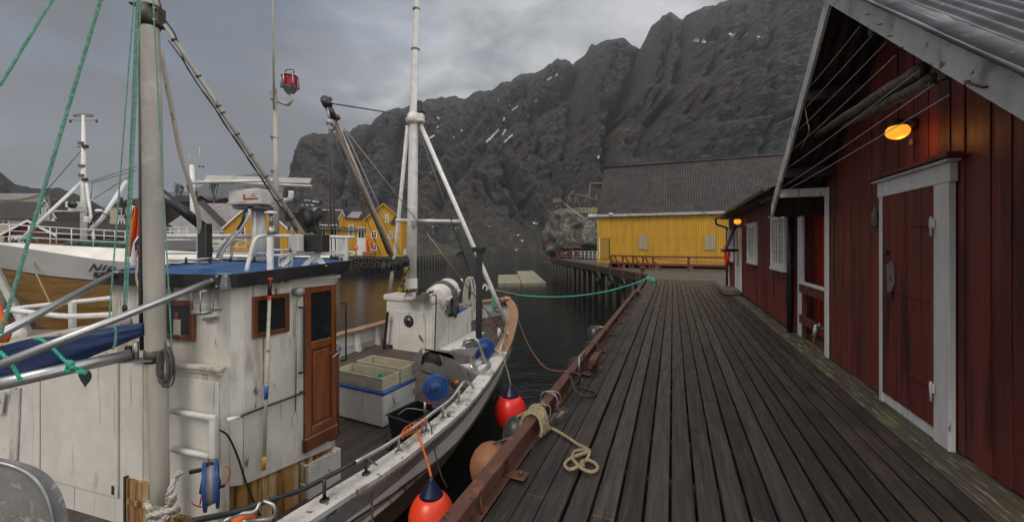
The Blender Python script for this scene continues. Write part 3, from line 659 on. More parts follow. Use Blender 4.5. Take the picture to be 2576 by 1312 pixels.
# ladder
m = MB(); lw = hz(706 + 1000, 700, 0) if False else a + e * .55 + side * .16
for s_ in (-.17, .17): m.tube([lw + e * s_ + Vector((0, 0, .05)), lw + e * s_ + Vector((0, 0, -2.7))], .022, 'rust', 6)
for k in range(9): m.tube([lw - e * .17 + Vector((0, 0, -.1 - k * .29)), lw + e * .17 + Vector((0, 0, -.1 - k * .29))], .016, 'rust', 6)
m.build('wharf_ladder', F=Matrix.Translation(lw), label='rusty iron ladder going down the far wharf into the water', cat='ladder')
m = MB(); bw = hz(1706, 707, 0); bw = hit(1707, 694, None, 2, 0); c = a + e * 1.2 + Vector((.35, 0, 0))
m.lathe(c, c + Vector((0, 0, .42)), [(0, .15), (.05, .12), (.75, .12), (.8, .15), (1, .15)], 'rust', 12); m.build('mooring_bollard', F=Matrix.Translation(c), label='short rusty mooring bollard on the far wharf edge above the ladder', cat='bollard')

# rusty rail beam along the edge of the near wharf
t = thing('rail_beam', FW, 'long rusty brown steel rail beam along the near wharf edge', 'rail beam')
m = MB(); X = -1.09; y0, y1 = .2, 12.9
for lo, hi in (((X - .045, y0, .13), (X + .045, y1, .155)), ((X - .011, y0, .02), (X + .011, y1, .13)), ((X - .065, y0, .0), (X + .065, y1, .018))): m.box(FW, lo, hi, 'rust', .5, .004)
m.build('beam', t)
for k in range(11):
    yy = 1.35 + k * 1.13; m = MB()
    m.box(FW, (X + .02, yy - .05, .019), (X + .17, yy + .05, .027), 'rust', None, .003); m.box(FW, (X + .012, yy - .008, .02), (X + .05, yy + .008, .125), 'rust'); m.lathe(W(FW, X + .13, yy, .027), W(FW, X + .13, yy, .055), [(0, .016), (1, .016)], 'rust', 6)
    m.build('bracket', t)
# wire ties round the beam
for i, (px, py) in enumerate(((1385, 995), (1362, 1030), (1528, 830), (1490, 865), (1592, 762), (1608, 742))):
    w = hz(px, py, .16); l = loc(FW, w); yy = l.y; m = MB()
    for q in (0, .035): 
        z = .165; pts = [(X - .075, .02), (X - .07, z + .01), (X + .07, z + .012), (X + .085, .06 + q), (X + .03, .03)]
        m.tube(smooth_path([W(FW, p[0], yy + q + random.uniform(-.01, .01) + (p[0] - X) * (.5 if q else -.35), p[1]) for p in pts], 4), .006, 'galv' if i < 2 else 'wire', 5)
    m.build('wire_tie', F=frame(w.x, w.y, WANG, .1), label=['galvanised wire staple over the rail beam beyond the rope turns', 'galvanised wire staple on the rail beam just before the rope turns', 'rusty wire twisted round the rail beam in the middle of the wharf',
        'rusty wire loops round the rail beam beside the steel block', 'thin wire wound round the far part of the rail beam', 'thin wire wound at the far end of the rail beam'][i], cat='wire tie', group='wire ties on the rail beam')
# steel U handle and red steel blocks
w = loc(FW, hz(1462, 948, .0)); m = MB(); 
m.tube([W(FW, w.x, w.y - .1, .02), W(FW, w.x, w.y - .1, .27), W(FW, w.x, w.y + .16, .27), W(FW, w.x, w.y + .16, .02)], .013, 'galv', 8)
m.box(FW, (w.x - .04, w.y - .14, .001), (w.x + .04, w.y - .06, .012), 'galv'); m.box(FW, (w.x - .04, w.y + .12, .001), (w.x + .04, w.y + .2, .012), 'galv')
m.build('mooring_bracket', F=FW @ Matrix.Translation((w.x, w.y, 0)), label='galvanised U shaped bracket bolted to the deck beside the rail beam', cat='bracket')
for px, py, lab, s_ in ((1497, 925, 'brown red steel mooring block on the deck near the U bracket', 1.0), (1607, 742, 'rusty mooring block by the wharf edge near the tied green rope', .9)):
    w = loc(FW, hz(px, py, .0)); m = MB()
    m.box(FW, (w.x - .14, w.y - .10, .002), (w.x + .10, w.y + .10, .016), 'rust', None, .003); m.box(FW, (w.x - .03, w.y - .03, .016), (w.x + .03, w.y + .03, .09), 'rust'); m.box(FW, (w.x - .045, w.y - .20, .09), (w.x + .045, w.y + .22, .16), 'rust', None, .008)
    for q in (-.1, .06): m.lathe(W(FW, w.x + q, w.y - .07, .016), W(FW, w.x + q, w.y - .07, .035), [(0, .014), (1, .014)], 'rust', 6)
    m.build('mooring_block', F=FW @ Matrix.Translation((w.x, w.y, 0)), label=lab, cat='mooring block', group='steel mooring blocks on the wharf')
# black rope bight near the bracket, copper hose / line to the boat
m = MB(); b0 = loc(FW, hz(1440, 945, .15)); c0 = loc(FW, hz(1475, 985, .01))
m.tube(smooth_path([W(FW, b0.x - .08, b0.y, .10), W(FW, b0.x, b0.y, .19), W(FW, b0.x + .1, b0.y - .02, .16), W(FW, c0.x - .1, c0.y + .1, .03), W(FW, c0.x + .1, c0.y, .02), W(FW, c0.x + .06, c0.y - .14, .02), W(FW, b0.x + .1, b0.y - .22, .06), W(FW, b0.x - .0, b0.y - .1, .18)], 6), .012, 'black_rubber', 6)
m.build('black_line', F=frame(*hz(1450, 950, .1).xy, WANG), label='thin black rope loop over the rail beam by the U bracket', cat='rope')
# rope turns round the beam and its knotted tail
m = MB(); w = loc(FW, hz(1345, 1052, .12))
for q in range(4):
    yy = w.y - .07 + q * .045
    m.rope(smooth_path([W(FW, X - .10, yy - .05, -.08), W(FW, X - .085, yy, .12), W(FW, X - .02, yy + .02, .185 + .004 * q), W(FW, X + .06, yy, .175), W(FW, X + .10, yy - .03, .10), W(FW, X + .09 + .01 * q, yy - .04, .03)], 5), .016, 'rope_tan')
tail = [(1372, 1069, .03), (1400, 1082, .02), (1430, 1100, .02), (1455, 1117, .02), (1478, 1128, .02), (1483, 1137, .03), (1460, 1142, .035), (1436, 1152, .02), (1421, 1166, .02), (1432, 1179, .02), (1455, 1172, .035), (1474, 1157, .03), (1482, 1140, .045), (1468, 1131, .03), (1446, 1135, .02), (1440, 1150, .03),
        (1452, 1166, .045), (1470, 1181, .03), (1492, 1186, .02), (1504, 1176, .02), (1496, 1163, .02), (1476, 1156, .03), (1462, 1163, .05), (1470, 1172, .03)]
m.rope(smooth_path([hz(*p) for p in tail], 4), .0125, 'rope_tan')
m.build('mooring_rope', F=frame(*hz(1345, 1052, .1).xy, WANG), label='beige rope wound round the rail beam with its knotted tail lying on the planks', cat='rope')
m = MB(); p0 = hz(1344, 1072, .02); m.beam(p0, p0 + (W(FW, .2, .35, 0) - W(FW, 0, 0, 0)), .07, .06, 'mossy_wood'); m.build('wood_block', F=frame(p0.x, p0.y, WANG), label='small pale wooden block wedged beside the rail beam', cat='wood block')
m = MB(); p0 = W(FW, X + .04, 2.55, .005); p0 = hz(1212, 1300, .0); m.tube([p0, hz(1207, 1247, .12)], .008, 'rust', 6); m.build('iron_pin', F=frame(p0.x, p0.y, WANG), label='thin rusty iron pin standing beside the rail beam', cat='pin')

# fenders hanging on the quay wall
m = MB(); c = hit(1300, 1062, FW, 0, -1.32)
m.lathe(c + Vector((0, 0, .05)), c + Vector((0.0, 0, -1.0)), [(0, .03), (.02, .08), (.07, .115), (.15, .13), (.85, .13), (.93, .10), (1, .05)], 'black_worn', 18)
m.rope([c + Vector((0, 0, .05)), W(FW, X, loc(FW, c).y + .1, .16)], .012, 'rope_tan'); m.build('quay_fender', F=Matrix.Translation(c), label='black rubber fender with salt speckles hanging behind the rope turns', cat='fender')
m = MB(); c = hit(1236, 1172, FW, 0, -1.36); m.ball(c, (.175, .175, .19), 'rust_bright', 20); m.tube([c + Vector((0, 0, .18)), W(FW, X - .04, loc(FW, c).y, .1)], .008, 'rope_grey', 5)
m.build('ball_fender', F=Matrix.Translation(c), label='faded rust orange ball fender half hidden behind the rail beam', cat='fender')
for px, py, lab in ((1496, 800 + 25, 'grey speckled tyre end hanging outside the rail beam near the yellow post'), (1452, 905, 'black fender hanging outside the rail beam below the U bracket')):
    c = hit(px, py, FW, 0, -1.38) - Vector((0, 0, .25)); m = MB(); m.lathe(c + Vector((0, 0, .3)), c - Vector((0, 0, .7)), [(0, .06), (.05, .13), (.2, .16), (.9, .16), (1, .08)], 'black_worn', 14)
    m.build('quay_fender', F=Matrix.Translation(c), label=lab, cat='fender')
c = hit(1508, 815, FW, 0, -1.5); m = MB(); m.tube([c + Vector((0, 0, -.05)), c - Vector((0, 0, 2.2))], .09, 'hose_yellow', 10); m.build('yellow_post', F=Matrix.Translation(c), label='worn yellow post outside the wharf edge by the speckled fender', cat='post')

# ================================================================ MAIN RED BOATHOUSE
BX = 2.03; BY0, BY1, RIDGE, ZR, SL = 2.79, 6.81, 4.80, 3.99, .79
bh = thing('boathouse', FW @ Matrix.Translation((BX, BY0, 0)), 'large dark red plank boathouse with white trimmed door and glowing lamp', 'boathouse')
def zroof(y): return ZR - SL * abs(y - RIDGE)
def board_wall(m, F, x, y0, y1, ztop, mtl, z0=0.0, wlo=.07, whi=.19, dep=.014, sgn=-1, split=None, sk=None):
    y = y0; i = 0
    while y < y1 - .005:
        w = random.uniform(wlo, whi); b = min(y1, y + w); i += 1
        if split and y < split < b: b = split
        o = dep * (i % 2) * .5 + random.uniform(0, .004)
        gp = random.choice((.001, .0015, .004)); ys = (y + gp, b - gp)
        m.slab([W(F, x + sgn * o, ys[0], z0 + random.uniform(-.01, .0)), W(F, x + sgn * o, ys[1], z0 + random.uniform(-.01, 0)), W(F, x + sgn * o, ys[1], ztop(ys[1])), W(F, x + sgn * o, ys[0], ztop(ys[0]))],
               (W(F, -sgn * .03, 0, 0) - W(F, 0, 0, 0)), mtl); y = b
m = MB(); board_wall(m, FW, BX, BY0, BY1, lambda y: zroof(y) + .06, 'red_plank', z0=.02, split=RIDGE)
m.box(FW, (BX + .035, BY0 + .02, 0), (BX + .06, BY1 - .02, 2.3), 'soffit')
# side and back walls
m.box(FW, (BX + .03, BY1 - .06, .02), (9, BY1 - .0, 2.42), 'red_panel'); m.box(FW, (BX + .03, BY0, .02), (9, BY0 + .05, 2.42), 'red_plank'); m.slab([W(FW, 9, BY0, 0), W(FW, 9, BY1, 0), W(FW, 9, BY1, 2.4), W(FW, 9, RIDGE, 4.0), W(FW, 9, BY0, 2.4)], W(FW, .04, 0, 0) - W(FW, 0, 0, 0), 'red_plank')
m.build('wall', bh)
XB = 1.44; XE = 9.3
rf = MB()
dvn = Vector(W(FW, 0, -2.60, -2.60 * SL) - W(FW, 0, 0, 0)); dvf = Vector(W(FW, 0, 2.60, -2.60 * SL) - W(FW, 0, 0, 0)); dx = W(FW, XE - XB + .05, 0, 0) - W(FW, 0, 0, 0)
nn = (W(FW, 0, -SL, 1) - W(FW, 0, 0, 0)).normalized(); nf = (W(FW, 0, SL, 1) - W(FW, 0, 0, 0)).normalized()
rf.corr(W(FW, XB - .05, RIDGE, ZR + .235), dx, dvn, 0, .078, .014, nn, 'roof_grey', rows=10, sag=.02, per=8)
rf.corr(W(FW, XB + .005, RIDGE, ZR + .215), dx, dvf, 0, .078, .014, nf, 'roof_grey', rows=2, sag=.0, per=4)
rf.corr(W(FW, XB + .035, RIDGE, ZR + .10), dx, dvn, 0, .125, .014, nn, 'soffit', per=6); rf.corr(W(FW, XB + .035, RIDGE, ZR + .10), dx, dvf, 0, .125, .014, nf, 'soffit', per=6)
rf.tube([W(FW, XB - .06, RIDGE, ZR + .24), W(FW, XE, RIDGE, ZR + .24)], .07, 'roof_grey', 8)
roof = rf.build('roof', bh)
for s_, nm in ((-1, 'near'), (1, 'far')):
    m = MB(); ye = RIDGE + s_ * (2.49 if s_ > 0 else 2.6)
    zl = ZR - SL * abs(ye - RIDGE)
    m.slab([W(FW, XB, RIDGE, ZR), W(FW, XB, ye, zl), W(FW, XB, ye, zl + .205), W(FW, XB, RIDGE, ZR + .205)], W(FW, .028, 0, 0) - W(FW, 0, 0, 0), 'barge_wood'); m.build('bargeboard', roof)
m = MB()   # torn edge flashing over the near bargeboard
pts = []; k = 40
for i in range(k + 1):
    y = RIDGE - 2.6 * i / k; z = ZR + .235 - SL * (RIDGE - y); j = mn.noise(Vector((i * .9, 0, 0)))
    pts += [W(FW, XB - .03 + .02 * j, y, z - .012 + .012 * mn.noise(Vector((i * 1.3, 5, 0)))), W(FW, XB - .055, y, z + .012), W(FW, XB + .10 + .02 * j, y, z + .024)]
m.add(pts, [(3*i+q, 3*i+3+q, 3*i+4+q, 3*i+1+q) for i in range(k) for q in (0, 1)], 'roof_grey', True, .3); m.build('edge_flashing', roof)
for yy, zz in ((RIDGE + .8, 0), (RIDGE + 1.75, 0), (RIDGE - .8, 0), (RIDGE - 1.7, 0)):
    z = zroof(yy) + .02; m = MB(); m.box(FW, (XB + .03, yy - .045, z - .09), (BX + .02, yy + .045, z + .03), 'soffit'); m.build('purlin', roof)
# white corner post, door
cp = MB(); w1 = loc(FW, hit(2070, 900, FW, 0, BX)).y
cp.box(FW, (BX - .036, 6.72, .01), (BX - .012, 6.835, 2.40), 'white_wood', None, .003); cp.box(FW, (BX - .012, BY1 + .002, .01), (BX + .09, BY1 + .026, 2.38), 'white_wood', None, .003); cp.build('corner_board', bh)
dy0 = loc(FW, hit(2361, 800, FW, 0, BX - .03)).y; dy1 = loc(FW, hit(2229, 800, FW, 0, BX - .03)).y
jy0 = loc(FW, hit(2392, 800, FW, 0, BX - .05)).y; jy1 = loc(FW, hit(2214, 800, FW, 0, BX - .05)).y
zh = 2.08
dr = MB(); y = dy0; i = 0
while y < dy1 - .004:
    b = min(dy1, y + random.uniform(.07, .15)); i += 1; o = .004 * (i % 2) + random.uniform(0, .003)
    dr.box(FW, (BX - .055 - o, y + .0013, .10 + random.uniform(0, .004)), (BX - .03, b - .0013, zh - .004), 'red_plank', None, .0015); y = b
door = dr.build('door', bh)
for z_, nm in ((1.775, 'a'), (.43, 'b')):
    m = MB(); m.box(FW, (BX - .069, dy0 - .0, z_ - .022), (BX - .060, dy0 + .36, z_ + .022), 'red_plank', None, .002); m.box(FW, (BX - .082, dy0 - .035, z_ - .04), (BX - .066, dy0 + .02, z_ + .035), 'white_wood', None, .003); m.tube([W(FW, BX - .082, dy0 - .01, z_ - .11), W(FW, BX - .082, dy0 - .01, z_ + .05)], .009, 'white_pipe', 6); m.build('hinge', door)
m = MB(); m.slab([hit(px, py, FW, 0, BX - .072) for px, py in ((2232, 737), (2229, 668), (2243, 655), (2249, 672), (2250, 712), (2240, 736))], W(FW, .004, 0, 0) - W(FW, 0, 0, 0), 'galv'); pl = m.build('metal_plate', door)
qp = hit(2240, 700, FW, 0, BX - .074); textmesh('1', 'number', Matrix.Translation(qp) @ FW.to_3x3().to_4x4() @ Matrix.Rotation(-math.pi / 2, 4, 'Z') @ Matrix.Rotation(math.pi / 2, 4, 'X'), .055, 'text_black', bh, bold=.002)
m = MB(); c = hit(2238, 745, FW, 0, BX - .08); m.box(FW, loc(FW, c) - Vector((.014, .03, .02)), loc(FW, c) + Vector((.014, .03, .025)), 'dark_steel', None, .004); m.tube([c + Vector((0, 0, .02)), c + Vector((.0, .0, .05))], .02, 'dark_steel', 6); m.build('padlock', door)
m = MB(); c = hit(2228, 634, FW, 0, BX - .075); m.box(FW, loc(FW, c) - Vector((.012, .022, .018)), loc(FW, c) + Vector((.012, .022, .018)), 'dark_steel', None, .004); m.tube(smooth_path([c, c + Vector((-.03, 0, .06)), c + Vector((.01, 0, .09)), c + Vector((.03, 0, .05))], 4), .003, 'wire', 5); m.build('latch', door)
m = MB(); m.tube([W(FW, BX - .066, dy0 + .05, 1.12), W(FW, BX - .066, dy1 - .1, 1.16)], .006, 'red_metal', 5); m.build('draw_bar', door)
fr = MB()
fr.box(FW, (BX - .062, jy0, .0), (BX - .020, dy0 - .002, zh), 'white_wood', None, .003); fr.box(FW, (BX - .060, dy1 + .002, .0), (BX - .020, jy1, zh), 'white_wood', None, .003)
fr.box(FW, (BX - .066, jy0 - .02, zh + .001), (BX - .018, jy1 + .02, zh + .15), 'white_wood', None, .003); fr.box(FW, (BX - .10, jy0 - .06, zh + .153), (BX - .018, jy1 + .06, zh + .175), 'white_wood', None, .003)
fr.box(FW, (BX - .05, dy0, .006), (BX - .026, dy1, .098), 'white_wood'); fr.build('door_frame', bh)
m = MB(); m.slab([W(FW, BX - .02, jy0 - .12, zh + .18), W(FW, BX - .02, jy1 + .1, zh + .18), W(FW, BX - .13, jy1 + .1, zh + .185), W(FW, BX - .13, jy0 - .12, zh + .185)], (0, 0, .03), 'red_plank'); m.build('drip_board', bh)
# stain on the right jamb, small fittings
for a_, b_ in (((1250, 0), 0),): pass
# wall lamp
c = hit(2258, 331, FW, 0, 1.80); wl = hit(2297, 313, FW, 0, BX - .02)
lt = thing('wall_lamp', frame(wl.x, wl.y, WANG, wl.z), 'lit amber glass lamp on the gable wall above the white trimmed door', 'lamp')
m = MB(); nx = W(FW, 1, 0, 0) - W(FW, 0, 0, 0)
m.lathe(wl + nx * .02, wl - nx * .05, [(0, .055), (.7, .055), (1, .03)], 'black_paint', 14); m.tube(smooth_path([wl - nx * .03, wl - nx * .10 + Vector((0, 0, .03)), c + Vector((0, 0, .085))], 5), .014, 'black_paint', 8); m.build('bracket', lt)
m = MB(); m.lathe(c + Vector((0, 0, .105)), c + Vector((0, 0, .045)), [(0, .035), (.5, .06), (1, .068)], 'black_paint', 16); m.build('cap', lt)
m = MB(); m.ball(c, (.082, .082, .066), 'lamp_glow', 22); m.build('lamp_glass', lt)
pl_ = bpy.data.lights.new('lamp_bulb', 'POINT'); pl_.energy = .95; pl_.color = (1, .40, .07); pl_.shadow_soft_size = .06; po = bpy.data.objects.new('lamp_bulb', pl_); SC.collection.objects.link(po); po.parent = lt; po.location = loc(frame(wl.x, wl.y, WANG, wl.z), c - nx * -.03 + Vector((0, 0, -.085)))
m = MB(); w = hit(2292, 357, FW, 0, BX - .03); m.ball(w, (.012, .024, .032), 'cream_wall', 10, FW); m.build('wall_tag', F=frame(w.x, w.y, WANG, w.z), label='small oval cream tag on the plank wall under the amber lamp', cat='tag')
# dried fish
w = hit(2202, 545, FW, 0, BX - .04); m = MB()
m.lathe(w + Vector((0, 0, .12)), w - Vector((0, 0, .12)), [(0, .005), (.12, .014), (.4, .034), (.8, .040), (.93, .028), (1, .018)], 'fish', 10); m.tube([w + Vector((0, 0, .12)), w + Vector((0, 0, .17))], .003, 'wire', 5); m.tube([w - Vector((0, 0, .12)), w - Vector((0, 0, .155))], .009, 'fish', 6)
m.build('dried_fish', F=frame(w.x, w.y, WANG, w.z), label='dried fish hanging on a nail left of the boathouse door', cat='dried fish')
# strings stretched under the gable between the bargeboards
R5 = rg(2150, 0, .381)
ends = [((705, 195), (315, 665)), ((800, 255), (265, 835)), ((905, 308), (235, 975)), ((965, 412), (200, 1115)), ((1150, 515), (165, 1245)), ((1255, 622), (120, 1390)), ((1365, 700), (100, 1440))]
nm = ['topmost', 'second', 'third', 'fourth', 'fifth', 'sixth', 'lowest']
for i, (p, q) in enumerate(ends):
    A = hit(*R5(*p), FW, 0, XB + .04); B = hit(*R5(*q), FW, 0, XB + .04); m = MB(); m.tube(sagline(A, B, .012, 6), .0028, 'string', 5); m.build('gable_string', F=frame(A.x, A.y, WANG, A.z), label=f'{nm[i]} of the seven white strings stretched across the open gable', cat='string', group='strings across the gable')
m = MB(); m.tube(smooth_path([hit(*R5(*p), FW, 0, XB + .045) for p in ((300, 690), (302, 800), (318, 900), (330, 950), (310, 1020), (270, 1100))], 4), .0025, 'string', 5); m.build('loose_string', F=frame(0, 0, WANG), label='loose end of string dangling beside the far bargeboard', cat='string')
# nails in the near bargeboard
for p in ((775, 105), (865, 178), (940, 265), (1020, 350), (1165, 505), (1320, 578), (1480, 630)):
    m = MB(); A = hit(*R5(*p), FW, 0, XB - .004); m.tube([A + nx * .01, A - nx * .025], .004, 'rust', 5); m.build('nail', bh)
m = MB()
A = hit(*R5(1480, 605), FW, 0, XB - .02); B = hit(*R5(1610, 645), FW, 0, XB - .02); m.tube([A + nx * .02, A, B, B + nx * .02], .006, 'rust', 5); m.build('iron_staple', bh)
# two bark poles stored under the gable
for (p, q), rr, lab in ((((1160, 512), (345, 1020)), (.05, .035), 'thin bark covered pole resting on the gable beams above the lamp'), (((1235, 590), (590, 930)), (.045, .03), 'shorter bark covered pole lying beside the longer one under the gable')):
    A = hit(*R5(*p), FW, 0, XB + .12); B = hit(*R5(*q), FW, 0, XB + .30); m = MB(); pp = resample([A, B], .06); pp = [x + Vector((mn.noise(x * 4) * .01, 0, mn.noise(x * 5) * .01)) for x in pp]
    m.tube(pp, list(np.linspace(rr[0], rr[1], len(pp))), 'pole_bark', 10); m.build('wooden_pole', F=frame(A.x, A.y, WANG, A.z), label=lab, cat='pole', group='poles stored under the gable')

# ================================================================ PORCH between the two red houses
pf = FW @ Matrix.Translation((BX, 6.9, 0))
pt = thing('porch', pf, 'recessed porch with low red rail between the red houses', 'porch')
m = MB(); m.box(FW, (XB + .035, 6.84, 2.29), (BX + .02, 6.91, 2.41), 'white_wood', None, .004); m.build('tie_beam', bh)
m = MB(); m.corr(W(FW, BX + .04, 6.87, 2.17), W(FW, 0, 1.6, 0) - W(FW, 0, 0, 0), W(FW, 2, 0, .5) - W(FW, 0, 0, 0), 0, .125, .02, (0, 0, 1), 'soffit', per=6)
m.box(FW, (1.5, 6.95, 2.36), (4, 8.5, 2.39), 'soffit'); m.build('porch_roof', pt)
m = MB(); py0, py1 = 7.45, 7.92
m.box(FW, (BX + .02, 8.10, 0), (BX + .06, 8.36, 2.14), 'white_wood', None, .004); m.build('post', pt)
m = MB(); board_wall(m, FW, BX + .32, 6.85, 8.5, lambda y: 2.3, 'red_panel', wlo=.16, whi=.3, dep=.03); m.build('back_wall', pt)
m = MB(); m.box(FW, (BX - .045, 6.87, .93), (BX + .04, 8.10, .965), 'white_wood', None, .003); m.box(FW, (BX - .02, 6.87, .78), (BX + .01, 8.10, .93), 'fence_red'); m.box(FW, (BX - .02, 6.87, .26), (BX + .01, 8.10, .40), 'fence_red'); m.box(FW, (BX + .012, 7.95, .0), (BX + .05, 8.08, .93), 'fence_red'); m.build('railing', pt)
w = loc(FW, hit(2053, 820, FW, 0, BX - .05)); tp = thing('water_tap', frame(*W(FW, BX, w.y, 0).xy, WANG, .8), 'standpipe tap with hose on the low red porch rail', 'tap')
m = MB(); zt = w.z
m.tube([W(FW, BX + .0, w.y - .30, zt), W(FW, BX - .05, w.y - .02, zt)], .014, 'grey_wood', 8); m.tube([W(FW, BX - .05, w.y - .14, zt), W(FW, BX - .05, w.y - .14, zt + .07)], .012, 'galv', 8); m.tube([W(FW, BX - .05, w.y, zt + .015), W(FW, BX - .055, w.y + .07, zt - .16)], [.022, .028], 'white_pipe', 10); m.build('spout', tp)
m = MB(); m.tube(smooth_path([W(FW, BX - .055, w.y + .07, zt - .16), W(FW, BX - .06, w.y + .09, zt - .4), W(FW, BX - .03, w.y - .05, zt - .62), W(FW, BX + .02, w.y - .3, zt - .85)], 6), .013, 'rust_bright', 8); m.build('hose', tp)
m = MB(); X0 = BX - .07; m.tube([W(FW, X0, 8.47, .0), W(FW, X0, 8.47, 2.3)], .045, 'black_plastic', 12); m.box(FW, (X0 - .02, 8.42, 1.2), (X0 + .05, 8.53, 1.24), 'black_plastic'); m.build('downpipe', F=frame(*W(FW, X0, 8.47, 0).xy, WANG), label='black downpipe between the porch and the ribbed red cabin', cat='downpipe')

# ================================================================ RIBBED RED CABIN
cb = thing('cabin', FW @ Matrix.Translation((2, 8.55, 0)), 'long low red ribbed cabin with white windows beside the boathouse', 'cabin')
m = MB(); Y0, Y1, Y2 = 8.55, 14.35, 16.85; ZE = 2.62
nW = W(FW, -1, 0, 0) - W(FW, 0, 0, 0)
m.corr(W(FW, 2.0, Y0, .06), W(FW, 0, Y1 - Y0, 0) - W(FW, 0, 0, 0), Vector((0, 0, ZE - .06)), 0, .2, .034, nW, 'red_plank', per=8)
m.box(FW, (2.04, Y0, .0), (6.5, Y2, ZE), 'red_plank'); board_wall(m, FW, 2.0, Y1, Y2, lambda y: ZE, 'red_plank', z0=.03); m.build('wall', cb)
m = MB(); m.box(FW, (1.95, Y2 - .12, .02), (1.975, Y2, ZE - .1), 'white_wood'); m.build('corner_board', cb)
r = MB(); sl = .42; r.corr(W(FW, 1.60, 8.25, ZE - .02), W(FW, 0, 8.95, 0) - W(FW, 0, 0, 0), W(FW, 2.6, 0, 2.6 * sl) - W(FW, 0, 0, 0), 0, .125, .02, (0, 0, 1), 'roof_dark', per=5)
r.corr(W(FW, 6.8, 8.25, ZE - .02), W(FW, 0, 8.95, 0) - W(FW, 0, 0, 0), W(FW, -2.6, 0, 2.6 * sl) - W(FW, 0, 0, 0), 0, .125, .02, (0, 0, 1), 'roof_dark', per=4)
r.slab([W(FW, 1.64, 8.28, ZE - .06), W(FW, 4.2, 8.28, ZE - .06 + 2.56 * sl), W(FW, 6.76, 8.28, ZE - .06)], W(FW, 0, 8.88, 0) - W(FW, 0, 0, 0), 'soffit')
rf2 = r.build('roof', cb)
m = MB(); k = 12; gx = 1.55; vs = []
for yy in (8.2, 17.3):
    for i in range(k + 1): q = math.pi * i / k; vs.append(W(FW, gx - .055 * math.cos(q), yy, ZE - .02 - .055 * math.sin(q)))
m.add(vs, [(i, i+1, k+1+i+1, k+1+i) for i in range(k)], 'black_plastic', True)
for j in range(16): m.tube([W(FW, gx - .06, 8.3 + j * .59, ZE - .02), W(FW, gx, 8.3 + j * .59, ZE - .09), W(FW, gx + .07, 8.3 + j * .59, ZE - .01)], .008, 'black_plastic', 5)
m.build('gutter', rf2)
m = MB(); m.tube(smooth_path([W(FW, gx, 17.2, ZE - .07), W(FW, gx + .05, 17.2, ZE - .25), W(FW, 1.9, 17.15, ZE - .38), W(FW, 1.93, 17.12, ZE - .6), W(FW, 1.93, 17.12, 0)], 4), .04, 'black_plastic', 10); m.build('downpipe', cb)
def sash(F, x, y0, y1, z0, z1, parent, cols=4, rows=3, fr=.07, nm='window', fm='white_wood', pane='curtain', sill=True):
    """casement in the plane x of F facing -x"""
    m = MB(); m.box(F, (x + .008, y0 + fr * .6, z0 + fr * .6), (x + .018, y1 - fr * .6, z1 - fr * .6), pane); o = m.build(nm, parent)
    m = MB()
    for lo, hi in (((x - .035, y0, z0), (x + .03, y0 + fr, z1)), ((x - .035, y1 - fr, z0), (x + .03, y1, z1)), ((x - .034, y0 + fr, z0), (x + .03, y1 - fr, z0 + fr)), ((x - .034, y0 + fr, z1 - fr), (x + .03, y1 - fr, z1))): m.box(F, lo, hi, fm, None, .002)
    for c in range(1, cols):
        yy = y0 + fr + (y1 - y0 - 2 * fr) * c / cols; w = .022 if (cols == 4 and c == 2) else .009
        m.box(F, (x - .016, yy - w, z0 + fr), (x + .006, yy + w, z1 - fr), fm)
    for c in range(1, rows):
        zz = z0 + fr + (z1 - z0 - 2 * fr) * c / rows; m.box(F, (x - .014, y0 + fr, zz - .009), (x + .0055, y1 - fr, zz + .009), fm)
    if sill: m.box(F, (x - .065, y0 - .05, z1 + .002), (x + .03, y1 + .05, z1 + .03), fm, None, .003); m.box(F, (x - .05, y0 - .0, z0 - .07), (x + .03, y1 + .0, z0 - .002), fm, None, .003)
    m.build('frame', o); return o
R4 = rg(1950, 400, .4573)
for (x0, y0, x1, y1) in ((488, 432, 574, 800), (340, 490, 393, 755), (215, 540, 244, 735)):
    A = loc(FW, hit(*R4(x1, y0), FW, 0, 1.965)); B = loc(FW, hit(*R4(x0, (y0 + y1) / 2), FW, 0, 1.965)); C = loc(FW, hit(*R4(x1, y1), FW, 0, 1.965))
    sash(FW, 1.955, A.y, B.y, C.z + .07, A.z - .03, cb, rows=3)
A = loc(FW, hit(*R4(292, 700), FW, 0, 1.95)).y; B = loc(FW, hit(*R4(262, 700), FW, 0, 1.95)).y
m = MB(); m.box(FW, (1.955, A + .1, .12), (1.985, B - .1, 2.0), 'glass_dark'); m.box(FW, (1.945, A + .1, .12), (1.985, B - .1, .9), 'white_wood'); dd = m.build('door', cb)
m = MB(); m.box(FW, (1.92, A, .1), (1.98, A + .12, 2.12), 'white_wood'); m.box(FW, (1.92, B - .12, .1), (1.98, B, 2.12), 'white_wood'); m.box(FW, (1.92, A + .12, 2.0), (1.98, B - .12, 2.12), 'white_wood'); m.build('door_frame', cb)
m = MB(); m.box(FW, (1.45, A - .1, .02), (1.93, B + .3, .17), 'grey_wood', None, .01); m.box(FW, (1.50, A, -.0), (1.93, B + .1, .02), 'pile_wood'); m.build('doorstep', cb)
w = hit(*R4(272, 487), FW, 0, 1.80); m = MB(); m.ball(w, (.10, .10, .09), 'lamp_glow_far', 16); m.lathe(w + Vector((0, 0, .12)), w + Vector((0, 0, .05)), [(0, .03), (1, .08)], 'black_paint', 12); m.tube([w + Vector((0, 0, .1)), W(FW, 1.98, loc(FW, w).y, w.z + .1)], .012, 'black_paint', 6)
m.build('wall_lamp', F=frame(w.x, w.y, WANG, w.z), label='small round yellow lamp above the far cabin door', cat='lamp')
